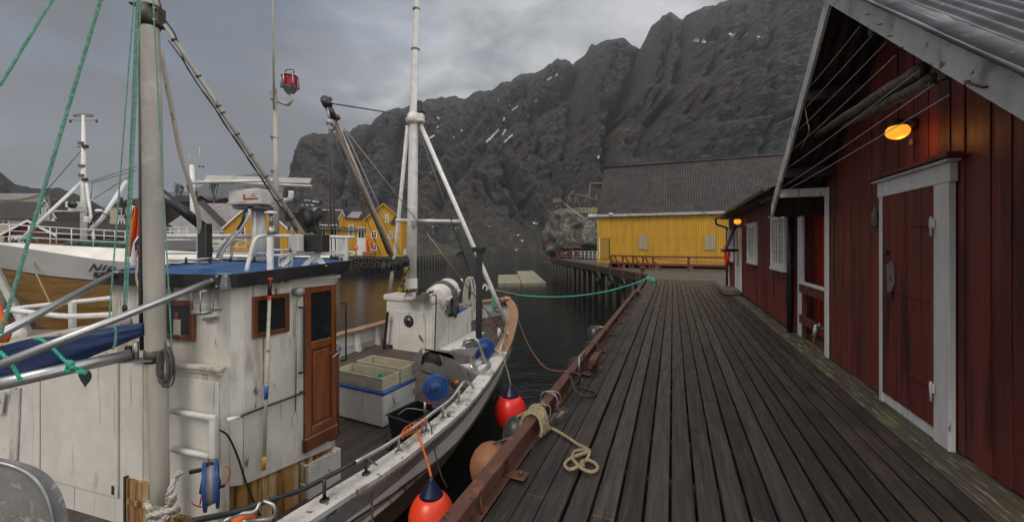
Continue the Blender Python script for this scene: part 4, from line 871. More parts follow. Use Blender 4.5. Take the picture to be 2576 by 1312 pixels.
# red bracket arm beyond the door, life ring, end post
br = thing('sign_bracket', FW @ Matrix.Translation((1.9, 17, 0)), 'dark red timber bracket arm fixed to the far cabin end', 'bracket')
A = hit(*R4(262, 512), FW, 0, 1.90); B = hit(*R4(192, 668), FW, 0, 1.45); C = hit(*R4(262, 664), FW, 0, 1.90)
m = MB(); m.beam(A, B, .07, .09, 'red_metal'); m.build('brace', br); m = MB(); m.beam(hit(*R4(178, 664), FW, 0, 1.40), C, .10, .09, 'fence_red'); m.build('arm', br)
w = hit(*R4(206, 705), FW, 0, 1.85); m = MB(); m.tube([w + Vector((0, 0, .0)) + (FW.to_3x3() @ Vector((0, math.cos(q) * .24, 0))) + Vector((0, 0, .30 * math.sin(q))) for q in np.linspace(0, 2 * math.pi, 20)[:-1]], .06, 'fender_red', 8, closed=True)
m.build('life_ring', F=frame(w.x, w.y, WANG, w.z), label='red life ring hanging at the far end of the ribbed cabin', cat='life ring')

# ================================================================ YELLOW WAREHOUSE
YW = thing('warehouse', FW @ Matrix.Translation((-4.9, 27.7, 0)), 'yellow ribbed warehouse with dark corrugated roof at the end of the wharf', 'warehouse')
wx0, wx1, wy0, wy1, zb, ze, zr = -4.9, 14.0, 27.7, 34.4, .28, 3.72, 7.45
m = MB()
m.corr(W(FW, wx0, wy0, zb), W(FW, wx1 - wx0, 0, 0) - W(FW, 0, 0, 0), Vector((0, 0, 1.78)), 0, .14, .022, W(FW, 0, -1, 0) - W(FW, 0, 0, 0), 'yellow_wall', per=6)
m.corr(W(FW, wx0, wy0 - .012, zb + 1.74), W(FW, wx1 - wx0, 0, 0) - W(FW, 0, 0, 0), Vector((0, 0, ze - zb - 1.7)), 0, .14, .022, W(FW, 0, -1, 0) - W(FW, 0, 0, 0), 'yellow_wall', per=6)
m.box(FW, (wx0 + .01, wy0 + .03, zb + .02), (wx1, wy1, ze), 'yellow_wall', .5)
m.slab([W(FW, wx0 + .015, wy0, ze - .01), W(FW, wx0 + .015, wy1, ze - .01), W(FW, wx0 + .015, (wy0 + wy1) / 2, zr - .1)], W(FW, .05, 0, 0) - W(FW, 0, 0, 0), 'yellow_wall')
m.box(FW, (wx0 - .03, wy0 - .04, .05), (wx0 + .14, wy0 + .1, ze - .02), 'yellow_wall', .5)
m.build('wall', YW)
r = MB(); my = (wy0 + wy1) / 2; ovx, ovy = .25, .22; kk = (zr - ze) / (my - wy0)
dxr = W(FW, wx1 - wx0 + 2 * ovx, 0, 0) - W(FW, 0, 0, 0)
r.corr(W(FW, wx0 - ovx + .2, wy0 - ovy, ze - ovy * kk + .12), dxr, W(FW, 0, my - wy0 + ovy, (my - wy0 + ovy) * kk) - W(FW, 0, 0, 0), 0, .16, .013, W(FW, 0, -kk, 1) - W(FW, 0, 0, 0), 'roof_dark', rows=4, per=5, panel=(.9, 1.25))
r.corr(W(FW, wx0 - ovx + .2, wy1 + ovy, ze - ovy * kk + .12), dxr, W(FW, 0, -(my - wy0 + ovy), (my - wy0 + ovy) * kk) - W(FW, 0, 0, 0), 0, .16, .025, W(FW, 0, kk, 1) - W(FW, 0, 0, 0), 'roof_dark', per=3)
r.tube([W(FW, wx0 - .1, my, zr + .14), W(FW, wx1 + .2, my, zr + .14)], .08, 'roof_dark', 8); yr = r.build('roof', YW)
m = MB(); m.corr(W(FW, wx0 - .65, wy0 - .30, ze - .10), W(FW, wx1 - wx0 + .7, 0, 0) - W(FW, 0, 0, 0), W(FW, 0, .36, .10) - W(FW, 0, 0, 0), 0, .16, .02, (0, 0, 1), 'barge_wood', per=5)
m.box(FW, (wx0 - .6, wy0 - .28, ze - .20), (wx1, wy0 - .24, ze - .13), 'barge_wood'); m.build('eave_trim', yr)
R3 = rg(1400, 450, .4192)
for (x0, y0, x1, y1) in ((943, 505, 1008, 601), (1388, 505, 1463, 602)):
    A = loc(FW, hit(*R3(x0, y0), FW, 1, wy0 - .06)); B = loc(FW, hit(*R3(x1, y1), FW, 1, wy0 - .06)); m = MB()
    m.corr(W(FW, A.x, wy0 - .06, B.z), W(FW, B.x - A.x, 0, 0) - W(FW, 0, 0, 0), Vector((0, 0, A.z - B.z)), 0, .1, .01, W(FW, 0, -1, 0) - W(FW, 0, 0, 0), 'pvc_window', per=5); m.box(FW, (A.x, wy0 - .05, B.z), (B.x, wy0 - .03, A.z), 'pvc_window'); m.build('window', YW, label='yellowed ribbed plastic window panel')
A = loc(FW, hit(*R3(687, 524), FW, 1, wy0 - .05)); B = loc(FW, hit(*R3(745, 664), FW, 1, wy0 - .05)); m = MB(); m.box(FW, (A.x, wy0 - .05, B.z), (B.x, wy0 - .03, A.z), 'yellow_door', .3); m.box(FW, (B.x, wy0 - .045, B.z), (B.x + .04, wy0 - .028, A.z), 'black_paint'); m.box(FW, (A.x - .07, wy0 - .06, B.z - .0), (A.x - .005, wy0 - .03, A.z + .03), 'barge_wood'); m.box(FW, (A.x, wy0 - .075, A.z + .005), (B.x + .03, wy0 - .035, A.z + .05), 'yellow_wall', .1); m.build('door', YW)
m = MB(); m.box(FW, (A.x - .1, wy0 - .75, .02), (B.x + .1, wy0 - .06, .16), 'grey_wood'); m.box(FW, (A.x - .1, wy0 - .4, .16), (B.x + .1, wy0 - .06, .30), 'grey_wood'); m.build('doorstep', YW)
m = MB()
for k in range(9): X_ = -3.2 + k * 2.1; m.box(FW, (X_, wy0 + .02, -.02), (X_ + .16, wy0 + .2, zb + .01), 'grey_wood')
m.box(FW, (wx0 + .1, wy0 + 1.0, -.04), (wx1, wy0 + 1.05, zb + .01), 'pile_wood'); m.build('foundation_posts', YW)
w = hit(*R3(758, 362), FW, 1, wy0 - .3); m = MB(); m.ball(w, (.15, .15, .09), 'clean_white', 12); m.tube([w, w + Vector((.12, .18, -.12))], .02, 'dark_steel', 6); m.build('wall_lamp', F=frame(w.x, w.y, WANG, w.z), label='white shaded unlit lamp under the warehouse eave above its door', cat='lamp')
# red wooden railing in front
rl = thing('wooden_railing', FW @ Matrix.Translation((-1.15, 25.75, 0)), 'brown red wooden railing with braces in front of the yellow warehouse', 'railing')
corner = (-1.15, 25.75); st = (-3.95, 27.35); m = MB()
for z_, h_ in ((.82, .11), (.34, .13)): 
    m.beam(W(FW, *corner, z_), W(FW, *st, z_ + (.0)), .05, h_, 'fence_red'); m.beam(W(FW, *corner, z_), W(FW, 3.1, 25.75, z_), .05, h_, 'fence_red')
m.build('rails', rl)
for q in (0, .22, .45, .70, 1.0):
    X_ = corner[0] + (st[0] - corner[0]) * q; Y_ = corner[1] + (st[1] - corner[1]) * q + .04; m = MB(); m.box(FW, (X_ - .06, Y_, 0), (X_ + .06, Y_ + .1, .84), 'fence_red'); m.build('post', rl)
for X_ in (.88, 3.05): m = MB(); m.box(FW, (X_ - .07, 25.79, 0), (X_ + .07, 25.9, .80), 'fence_red'); m.build('post', rl)
for q in (.12, .34, .58, .85):
    X_ = corner[0] + (st[0] - corner[0]) * q; Y_ = corner[1] + (st[1] - corner[1]) * q; m = MB(); m.beam(W(FW, X_ + .25, Y_ - .22, .02), W(FW, X_ - .14, Y_ + .09, .8), .06, .09, 'fence_red'); m.build('brace', rl)
m = MB(); m.beam(W(FW, corner[0] + .5, 25.5, .02), W(FW, corner[0] + .1, 25.8, .5), .06, .09, 'fence_red'); m.build('brace', rl)
m = MB(); m.tube([W(FW, corner[0], 25.7, .72), W(FW, 1.0, 25.7, .56), W(FW, 3.0, 25.7, .52)], .03, 'grey_wood', 6); m.build('spare_pole', F=FW, label='long thin grey pole stored along the brown red railing', cat='pole')
# white rail, winch arm on the far wharf end
wr = thing('white_railing', FW @ Matrix.Translation((-9, 41, 0)), 'white painted pipe railing at the far left end of the wharf', 'railing')
A = hz(1402, 656, 0); A = Vector((A.x, 40.5, 0)) if A.y > 42 else A
a1 = Vector(((1442 - CX) / F_PX * 40, 40, 0)); a2 = Vector(((1512 - CX) / F_PX * 37.5, 37.5, 0)); m = MB()
for z_ in (.30, .60, .88): m.tube([a1 + Vector((0, 0, z_)), a2 + Vector((0, 0, z_))], .025, 'white_pipe', 6)
m.build('rails', wr)
for k in range(8): q = a1.lerp(a2, k / 7); m = MB(); m.tube([q, q + Vector((0, 0, .9))], .03, 'white_pipe', 6); m.build('post', wr)
dr_ = thing('derrick_winch', Matrix.Translation(((1450 - CX) / F_PX * 38, 38, 0)), 'rusty red hand winch with slanting arm on the far wharf end', 'winch')
q0 = Vector(((1450 - CX) / F_PX * 38, 38, 0)); m = MB(); m.lathe(q0, q0 + Vector((0, 0, .9)), [(0, .35), (.04, .3), (.06, .12), (.7, .12), (1, .2)], 'rust', 10); m.build('base', dr_)
m = MB(); m.beam(q0 + Vector((.05, 0, 1.25)), q0 + Vector((-2.0, -.2, .15)), .14, .14, 'rust'); m.build('arm', dr_); m = MB(); m.box(frame(q0.x, q0.y, 0, 1.0), (-.35, -.25, 0), (.3, .25, .45), 'red_metal', None, .04); m.lathe(q0 + Vector((-.4, -.3, 1.25)), q0 + Vector((.35, -.3, 1.25)), [(0, .2), (.1, .2), (.12, .1), (.88, .1), (.9, .2), (1, .2)], 'rust', 12); m.build('drum', dr_)
m = MB(); q1 = Vector(((1400 - CX) / F_PX * 41, 41, 0)); q2 = Vector(((1440 - CX) / F_PX * 40.5, 40.5, 0))
for z_ in (.35, .6, .85): m.beam(q1 + Vector((0, 0, z_)), q2 + Vector((0, 0, z_)), .04, .1, 'fence_red')
for q in (q1, q2): m.beam(q, q + Vector((0, 0, .92)), .1, .1, 'fence_red')
m.build('red_fence', F=Matrix.Translation(q1), label='short dark red board fence at the outermost wharf corner', cat='fence')

# ================================================================ BOULDER, racks
def boulder(name, c, r3, mtl, seed, amp=.14, n=80, **kw):
    m = MB(); vs = []; h = n // 2; c = Vector(c)
    for i in range(h + 1):
        ph = math.pi * i / h
        for j in range(n):
            th = 2 * math.pi * j / n; d = Vector((math.sin(ph)*math.cos(th), math.sin(ph)*math.sin(th), math.cos(ph)))
            p = Vector([math.copysign(abs(v) ** .72, v) for v in d]); 
            vo = mn.voronoi(d * 2.3 + Vector((seed, 1, 0)))[0]; k = 1 + amp * (.9 * min(.5, vo[1] - vo[0]) - .12 * abs(mn.noise(d * 7)) + mn.fractal(d * 1.6 + Vector((seed, 0, 0)), .9, 2.1, 6) + .5 * (mn.ridged_multi_fractal(d * 2.6 + Vector((0, seed, 0)), 1, 2.1, 5, 1, 2) - 1.2))
            vs.append(c + Vector((p.x * r3[0] * k, p.y * r3[1] * k, p.z * r3[2] * k)))
    m.add(vs, [(i*n+j, (i+1)*n+j, (i+1)*n+(j+1) % n, i*n+(j+1) % n) for i in range(h) for j in range(n)], mtl, True); return m.build(name, F=Matrix.Translation(c), **kw)
D_ = 52.0
bc = Vector(((1474 - CX) / F_PX * D_, D_ + 3, CAMZ + (YH - 580) / F_PX * D_ - .6))
boulder('boulder', bc, (5.3, 5, 3.9), 'boulder_rock', 2.2, amp=.12, n=170, label='huge pale lichen covered boulder left of the yellow warehouse', cat='boulder')
boulder('boulder', bc + Vector((6.5, 1, -1)), (5.0, 5, 4.3), 'boulder_rock', 5.2, label='second pale boulder half hidden behind the yellow warehouse', cat='boulder')
q = hz(1378, 664, WATER); boulder('sea_rock', q - Vector((0, 0, .1)), (1.0, .8, .7), 'shore_rock', 4, n=24, label='small dark rock in the water off the far wharf corner', cat='rock')
def Pd(x, y, d): return EYE + ray(x, y) * d
R6 = rg(1500, 420, .2743)
# fish drying rack behind the boulder
fk = thing('drying_rack', Matrix.Translation(Pd(1490, 560, 56)), 'dark wooden fish drying rack frame behind the pale boulder', 'drying rack')
m = MB(); top0 = Pd(*R6(400, 455), 56); top1 = Pd(*R6(560, 495), 56); m.tube([top0, top1 + (top1 - top0) * .6], .11, 'pole_bark', 6); m.tube([Pd(*R6(570, 347), 58), Pd(*R6(745, 350), 58)], .14, 'pole_bark', 6); m.build('ridge_pole', fk)
for (x0, y0, x1, y1) in ((370, 470, 340, 560), (365, 470, 405, 580), (440, 475, 420, 580), (440, 475, 480, 585), (545, 450, 520, 590), (560, 450, 600, 590), (585, 350, 555, 590), (640, 460, 660, 600)):
    m = MB(); m.tube([Pd(*R6(x0, y0), 56.2), Pd(*R6(x1, y1 + 20), 56)], .08, 'pole_bark', 5); m.build('leg', fk)
hp = thing('lookout_platform', Matrix.Translation(Pd(*R6(235, 560), 50)), 'small weathered timber crate platform on top of the big boulder', 'platform')
m = MB(); c = Pd(*R6(240, 528), 50); m.box(Matrix.Translation(c), (-.5, -.4, -.25), (.55, .4, .28), 'grey_wood'); m.build('crate', hp); m = MB(); c = Pd(*R6(235, 552), 50)
for k in range(5): m.beam(c + Vector((-.9, -.3 + .15 * k, 0)), c + Vector((.7, -.3 + .15 * k, .02)), .12, .05, 'grey_wood')
m.box(Matrix.Translation(c), (-.1, -.2, -.5), (.1, .2, 0), 'grey_wood'); m.box(Matrix.Translation(c), (-.6, -.1, -.4), (-.5, .1, 0), 'grey_wood'); m.build('plank_floor', hp)
m = MB(); m.tube([Pd(*R6(270, 560), 50), Pd(*R6(425, 415), 50)], .06, 'pole_bark', 6); m.build('leaning_pole', F=Matrix.Translation(c), label='long pole leaning up from the timber platform on the boulder', cat='pole')
m = MB()
for p, q in (((290, 530), (600, 745)), ((340, 560), (540, 720))): m.tube(sagline(Pd(*R6(*p), 50), Pd(*R6(*q), 47.5), .15), .022, 'string', 4)
m.build('boulder_ropes', F=Matrix.Translation(c), label='pair of pale ropes slung down over the big boulder', cat='rope')
for (x, y, w_, h_, lab) in ((630, 565, 1.0, 3.2, 'tall snow patch behind the drying rack'), (683, 67, 1.1, 1.3, 'round snow patch on the cliff above the warehouse roof corner')):
    c = Pd(*R6(x, y), 58); m = MB(); pts = []
    for k in range(14): q = 2 * math.pi * k / 14; rr = 1 + .4 * mn.noise(Vector((k * 1.7, x, 0))); pts.append(c + Vector((math.cos(q) * w_ * .5 * rr + math.sin(q) * .25, math.sin(q) * .2, math.sin(q) * h_ * .5 * rr)))
    m.slab(pts, (0, .25, .05), 'snow'); m.build('snow_patch', F=Matrix.Translation(c), kind='stuff') if False else None
# ---------------------------------------------------------------- floating rafts
for pts, lab in ((((1253, 691), (1302, 690), (1311, 711), (1253, 712)), 'left wooden float moored in the harbour, shorter and greyer'), (((1300, 681), (1340, 680), (1374, 710), (1313, 712)), 'right wooden float, longer and angled, beside the other float')):
    rt = thing('wooden_float', frame(*hz(pts[3][0], pts[3][1], WATER + .3).xy, 0, WATER), lab, 'float', 'wooden floats in the harbour')
    c = [hz(p[0], p[1], WATER + .32) for p in pts]; m = MB(); n = 40
    for k in range(n):
        a0, a1, b0, b1 = c[3].lerp(c[0], k / n), c[3].lerp(c[0], (k + .95) / n), c[2].lerp(c[1], k / n), c[2].lerp(c[1], (k + .95) / n)
        m.slab([a0, b0, b1, a1], (0, 0, -.06), 'raft_wood')
    m.build('planking', rt); m = MB(); m.slab([c[3], c[2], c[1], c[0]], (0, 0, -.0), 'raft_wood') if False else None
    m.slab([Vector((p.x, p.y, WATER + .255)) for p in c], (0, 0, -.4), 'raft_wood', .2); m.build('float_body', rt)
m = None

# ================================================================ THE NEAR FISHING BOAT
FBD = FB @ Matrix.Translation((0, 4, WATER))
boat = thing('fishing_boat', FBD, 'worn white wooden fishing boat with blue wheelhouse roof moored beside the wharf', 'fishing boat')
US = [-4, -2.5, -1, 0, 1.2, 2.2, 2.95, 3.37, 3.9, 4.7, 5.42, 6.55, 7.58, 8.89, 9.81, 10.75, 11.2, 11.42]
HB = [1.2, 1.75, 2.05, 2.2, 2.33, 2.42, 2.48, 2.57, 2.61, 2.63, 2.55, 2.32, 2.03, 1.54, 1.14, .60, .26, .03]
ZS = [-.9, -.95, -.96, -.97, -.97, -.96, -.95, -.93, -.87, -.80, -.72, -.60, -.50, -.35, -.28, -.22, -.19, -.18]
def hb(u): return float(np.interp(u, US, HB))
def zs(u): return float(np.interp(u, US, ZS))
def zd(u): return float(np.interp(u, [-4, 4.7, 8.0, 10.7, 12], [-1.30, -1.30, -.92, -.70, -.62]))
def B(s, u, z): return FB @ Vector((s, u, z))
us = [float(x) for x in np.concatenate([np.arange(-4, 8.8, .4), np.arange(8.8, 11.2, .2), [11.2, 11.32, 11.42]])]
def sm(u): return sum(hb(u + d) for d in (-.35, -.15, 0, .15, .35)) / 5 if u < 10.9 else hb(u)
rowsdef = [(0.0, 0.0, 'worn_white'), (-.012, -.09, 'worn_white'), (-.03, -.28, 'hull_side'), (-.06, -.52, 'hull_side'), (-.12, -.95, 'hull_wood'), (-.30, -1.35, 'hull_wood'), (-.75, -1.9, 'hull_wood')]
mk('hull_side', (.34, .325, .30), (.25, .238, .225), 2.5, .28, bump=.25, bscale=10, spots=(.06, .05, .045), sthr=.635, sscale=4.5, sstretch=(1, .7, 1.6),
   spots2=(.17, .155, .14), s2thr=.53, s2scale=2.4, s2stretch=(1, .6, 1), coat=.3)
m = MB()
for sd_ in (1, -1):
    vs = []; R = len(rowsdef)
    for u in us:
        b = sm(u); rake = max(0, (u - 8.5) / 2.9)
        for (ds, dz, mt) in rowsdef:
            f = max(0, 1 - (-dz) * .16 * (1 + 2.2 * rake)); vs.append(B(sd_ * max(.015, b * f + ds * .6), u - (-dz) * .28 * rake, zs(u) + dz))
    for r_ in range(R - 1):
        q = [(i*R+r_, (i+1)*R+r_, (i+1)*R+r_+1, i*R+r_+1) for i in range(len(us) - 1)]
        if sd_ < 0: q = [f[::-1] for f in q]
        o = len(m.v); m.add(vs, q, rowsdef[r_ + 1][2], True, .5)
m.build('hull', boat)
m = MB()
for sd_ in (1, -1):
    pts = []
    for u in us[:-2]:
        b = sm(u); rake = max(0, (u - 8.5) / 2.9); f = 1 - .52 * .16 * (1 + 2.2 * rake); pts.append(B(sd_ * (b * f - .01), u - .52 * .28 * rake, zs(u) - .53))
    m.tube(pts, .035, 'worn_white', 6)
m.build('rubbing_strake', boat)
m = MB(); m.beam(B(0, 11.45, -.12), B(0, 10.6, WATER - .3), .12, .18, 'worn_white', up=Vector((1, 0, 0))); m.build('stem', boat)
# gunwale cap: white painted amidships, bare wood towards the bow
for nm_, ua, ub, mt in (('gunwale_cap', -4, 6.9, 'worn_white'), ('bow_cap_rail', 6.9, 11.42, 'cap_wood')):
    m = MB()
    for sd_ in (1, -1):
        uu = [u for u in us if ua < u < ub]; uu = [ua] + uu + [ub]; vs = []; mt_ = mt if not (sd_ < 0 and nm_ == 'gunwale_cap') else 'cap_wood'
        for u in uu:
            b = sm(u); w = min(.24, b + .02) if mt != 'cap_wood' else min(.27, b)
            for s_, z_ in ((b + .02, -.028), (b + .02, .02), (b - w, .02), (b - w, -.028)): vs.append(B(sd_ * max(.0, s_), u, zs(u) + z_ + .02))
        m.add(vs, [(4*i+q, 4*i+4+q, 4*i+4+(q+1) % 4, 4*i+(q+1) % 4) for i in range(len(uu) - 1) for q in range(4)], mt_, False, .5)
    if nm_ == 'bow_cap_rail': m.prism(FB, [(-.3, 11.05), (.3, 11.05), (.12, 11.5), (-.12, 11.5)], zs(11.4) + .0, zs(11.4) + .046, mt)
    m.build(nm_, boat)
# inner bulwark and frames
m = MB()
for sd_ in (1, -1):
    vs = []
    for u in us[:-2]:
        b = sm(u); vs += [B(sd_ * max(.02, b - .10), u, zs(u)), B(sd_ * max(.02, b - .16), u, zd(u) - .02)]
    m.add(vs, [(2*i, 2*i+2, 2*i+3, 2*i+1) for i in range(len(us) - 3)], 'clean_white', True, .5)
m.build('bulwark', boat)
for sd_ in (1, -1):
    for k in range(13):
        u = 4.4 + k * .52; b = sm(u) - .14
        if b < .3 or (sd_ > 0 and u < 6.5): continue
        m = MB(); nrm = .05; m.slab([B(sd_ * (b + .03), u, zs(u)), B(sd_ * (b - .03), u, zd(u)), B(sd_ * (b - .20), u, zd(u)), B(sd_ * (b - .07), u, zs(u))], B(0, .09, 0) - B(0, 0, 0), 'clean_white'); m.build('bulwark_frame', boat)
# planked deck
m = MB(); s = -2.6
while s < 2.6:
    a_, b_ = s, s + .11; s += .115; seg = []
    for i in range(len(us) - 3):
        u0, u1 = us[i], us[i + 1]
        w0 = sm(u0) - .12; w1 = sm(u1) - .12
        if min(w0, w1) > max(abs(a_), abs(b_)): seg.append((u0, u1))
    if seg:
        r_ = random.random()
        for u0, u1 in seg: m.add([B(a_, u0, zd(u0)), B(b_, u0, zd(u0)), B(b_, u1, zd(u1)), B(a_, u1, zd(u1))], [(0, 1, 2, 3)], 'boat_deck', False, r_)
vs = []
for u in us[:-2]: vs += [B(-sm(u) + .12, u, zd(u) - .012), B(sm(u) - .12, u, zd(u) - .012)]
m.add(vs, [(2*i, 2*i+1, 2*i+3, 2*i+2) for i in range(len(us) - 3)], 'pile_wood', False, .3); m.build('deck', boat)

# ---------------- polished handrail along the starboard gunwale
R1b = rg(1000, 1000, .3559)
def gun(px, u=None):  # depth on the gunwale for a pixel column
    best = None
    for u_ in np.arange(0.0, 8.5, .05):
        w = B(sm(u_) - .14, u_, zs(u_)); x = CX + w.x / w.y * F_PX
        if best is None or abs(x - px) < best[0]: best = (abs(x - px), w.y, u_)
    return best[1:]
rl_pts = [(1190, 972), (1174, 958), (1160, 968), (1133, 1012 - 8), (1085, 1040), (1038, 1076), (966, 1122), (894, 1162)]
rail = [Pd(x, y, gun(x)[0]) for x, y in rl_pts]
m = MB(); b0 = Pd(1196, 978, gun(1192)[0]); m.tube(smooth_path([B(sm(gun(1192)[1]) - .14, gun(1192)[1], zs(gun(1192)[1]) + .03)] + rail, 4), .022, 'steel', 10); m.build('handrail', boat)
r2 = [(894, 1162), (818, 1201), (760, 1231), (711, 1248), (662, 1262), (589, 1288), (500, 1306), (430, 1325)]
m = MB(); m.tube(smooth_path([Pd(x, y, gun(x)[0]) for x, y in r2], 4), .023, 'black_worn', 10); m.build('handrail', boat)
for px, y0_, mt in ((1154, 980, 'steel'), (1114, 1022, 'steel'), (1072, 1048, 'steel'), (1062, 1056, 'steel'), (1003, 1097, 'steel'), (921, 1150, 'black_worn'), (816, 1203, 'black_worn'), (690, 1256, 'black_worn')):
    d, u = gun(px); tp_ = Pd(px, y0_, d); bs = Vector((tp_.x, tp_.y, zs(u) + .04)); m = MB(); m.tube([bs, tp_], .018, mt, 8); m.lathe(bs, bs + Vector((0, 0, .012)), [(0, .045), (1, .045)], mt, 12); m.build('handrail_post', boat)
m = MB(); m.beam(B(sm(5) - .14, 5.1, zs(5) + .05), Pd(1240, 890, 7.7), .028, .02, 'steel') if False else None
m = MB(); c1 = B(sm(6.3) - .13, 6.55, zs(6.5) + .16); c2 = B(sm(8.2) - .13, 8.0, zs(8) + .10); m.tube([c1, B(sm(7.3) - .13, 7.3, zs(7.3) + .15), c2], .02, 'steel', 8); m.build('handrail', boat)
for px_, u_ in ((0, 7.15), (0, 7.75)): m = MB(); q = B(sm(u_) - .13, u_, zs(u_) + .03); m.tube([q, q + Vector((0, 0, .12))], .018, 'steel', 8); m.build('handrail_post', boat)
# pulpit hoop bottom left of the picture
m = MB(); m.tube(smooth_path([Pd(655, 1262, 3.3), Pd(640, 1285, 3.25), Pd(600, 1292, 3.2), Pd(560, 1312, 3.15)], 5), .016, 'alu', 8); m.tube(smooth_path([Pd(662, 1258, 3.32), Pd(688, 1270, 3.3), Pd(690, 1296, 3.3), Pd(655, 1306, 3.3), Pd(610, 1310, 3.2)], 5), .014, 'alu', 8); m.build('hand_hoop', boat)

# ---------------- wheelhouse
WZ = 1.24; FA = frame(-2.67, 3.7, math.atan2(-.28, .96))
C1l = loc(FB, Vector((-4.28, 4.17, 0)))
foot = [(1.65, 2.30), (1.65, 3.36), (.2, 3.44), (-.1, 3.3), (C1l.x, C1l.y), (1.50, 2.165), (1.60, 2.21)]
m = MB(); zb_ = []
m.prism(FB, foot, [-.74, -.86, -.86, -.8, -.8, -.72, -.72], WZ, 'boat_white', .5)
m.prism(FB, [(1.60, 2.34), (1.60, 3.36), (.3, 3.38), (-.05, 3.3), (C1l.x + .05, C1l.y + .05), (1.48, 2.22)], -1.32, -.70, 'rust_white', .5)
wh = m.build('wheelhouse', boat)
m = MB(); m.box(FB, (1.655, 2.36, WZ - .05), (1.70, 3.40, WZ - .01), 'boat_white'); m.slab([B(1.652, 2.33, WZ - .04), B(1.652, 3.38, WZ - .04), B(1.652, 3.38, WZ - .09), B(1.652, 2.33, WZ - .06)], B(.02, 0, 0) - B(0, 0, 0), 'boat_white'); m.build('eave_moulding', wh)
# varnished rounded front corner with white upper part
m = MB(); cc = B(1.47, 3.33, 0); zt = .28
m.lathe(Vector((cc.x, cc.y, -.80)), Vector((cc.x, cc.y, zt)), [(0, .16), (.03, .19), (.9, .19), (1, .20)], 'varnish', 24); m.build('rounded_front', wh)
m = MB(); m.lathe(Vector((cc.x, cc.y, zt)), Vector((cc.x, cc.y, zt + .07)), [(0, .21), (.5, .21), (1, .16)], 'galv', 24); m.lathe(Vector((cc.x, cc.y, zt + .07)), Vector((cc.x, cc.y, WZ)), [(0, .15), (1, .15)], 'boat_white', 24); m.build('front_post', wh)
SX = 1.65
def onw(px, py, o=0.0): return loc(FB, hit(px, py, FB, 0, SX + o))
# starboard window
R5w = rg(500, 750, .5464)
def wallwin(quadpx, o, fr=.045, nm='window'):
    A = onw(*quadpx[0]); Bp = onw(*quadpx[1]); C = onw(*quadpx[2]); D2 = onw(*quadpx[3])  # tl, tr, br, bl
    u0, u1 = (A.y + D2.y) / 2, (Bp.y + C.y) / 2; z1 = (A.z + Bp.z) / 2; z0 = (C.z + D2.z) / 2
    m = MB(); m.box(FB, (SX + .006, u0 + fr * .5, z0 + fr * .5), (SX + .012, u1 - fr * .5, z1 - fr * .5), 'glass_dark'); m.box(FB, (SX + .012, u0 + .18, z0 + .1), (SX + .0135, u0 + .205, z1 - .05), 'glass_dark'); w_ = m.build(nm, wh)
    m = MB(); 
    for lo, hi in (((SX + .0, u0, z0), (SX + .03, u0 + fr, z1)), ((SX, u1 - fr, z0), (SX + .03, u1, z1)), ((SX, u0 + fr, z0), (SX + .029, u1 - fr, z0 + fr)), ((SX, u0 + fr, z1 - fr), (SX + .029, u1 - fr, z1))): m.box(FB, lo, hi, 'varnish', None, .004)
    m.build('window_frame', w_) if False else m.build('window_frame', wh); return w_
wallwin([R5w(380, 155), R5w(568, 131), R5w(568, 325), R5w(380, 375)], 0)
A = onw(*R5w(645, 102)); C = onw(*R5w(806, 93)); D2 = onw(*R5w(645, 880)); E2 = onw(*R5w(806, 800))
u0, u1, z1, z0 = A.y, min(C.y, 3.36), (A.z + C.z) / 2, (D2.z + E2.z) / 2
mk('varnish_light', (.21, .058, .013), (.11, .029, .008), 4, .3, bump=.3, bscale=18, stretch=(3, 3, .35), spots=(.42, .33, .22), sthr=.68, sscale=9, sstretch=(2, 2, .4), spots2=(.05, .02, .008), s2thr=.55, s2scale=4, s2stretch=(2, 2, .3), coat=.3)
m = MB(); w_ = (u1 - u0); st_ = w_ * .17; zm = z0 + (z1 - z0) * .63
m.box(FB, (SX + .004, u0, z0), (SX + .020, u1, z1), 'varnish')
for lo, hi in (((u0, z0), (u0 + st_, z1)), ((u1 - st_, z0), (u1, z1)), ((u0 + st_, z1 - .07), (u1 - st_, z1)), ((u0 + st_, zm - .09), (u1 - st_, zm)), ((u0 + st_, z0), (u1 - st_, z0 + .10))): m.box(FB, (SX + .018, lo[0] + .001, lo[1]), (SX + .045, hi[0] - .001, hi[1]), 'varnish_light', None, .006)
m.box(FB, (SX + .019, u0 + st_, zm), (SX + .024, u1 - st_, z1 - .07), 'glass_dark'); m.box(FB, (SX + .02, u0 + st_ + .03, z0 + .14), (SX + .036, u1 - st_ - .03, zm - .12), 'varnish_light', None, .01)
m.build('door', wh)
m = MB(); m.box(FB, (SX + .004, u0 - .02, z0 - .16), (SX + .05, u1 + .02, z0 - .005), 'varnish', None, .01); m.build('door_sill', wh)
hp0 = onw(*R5w(765, 462)); hp1 = onw(*R5w(806, 430)); m = MB(); m.tube(smooth_path([B(SX + .05, hp1.y, hp1.z), B(SX + .10, hp1.y, hp1.z), B(SX + .11, hp1.y - .05, hp1.z - .01), B(SX + .10, hp0.y, hp0.z)], 4), .009, 'steel', 8); m.build('door_handle', wh)
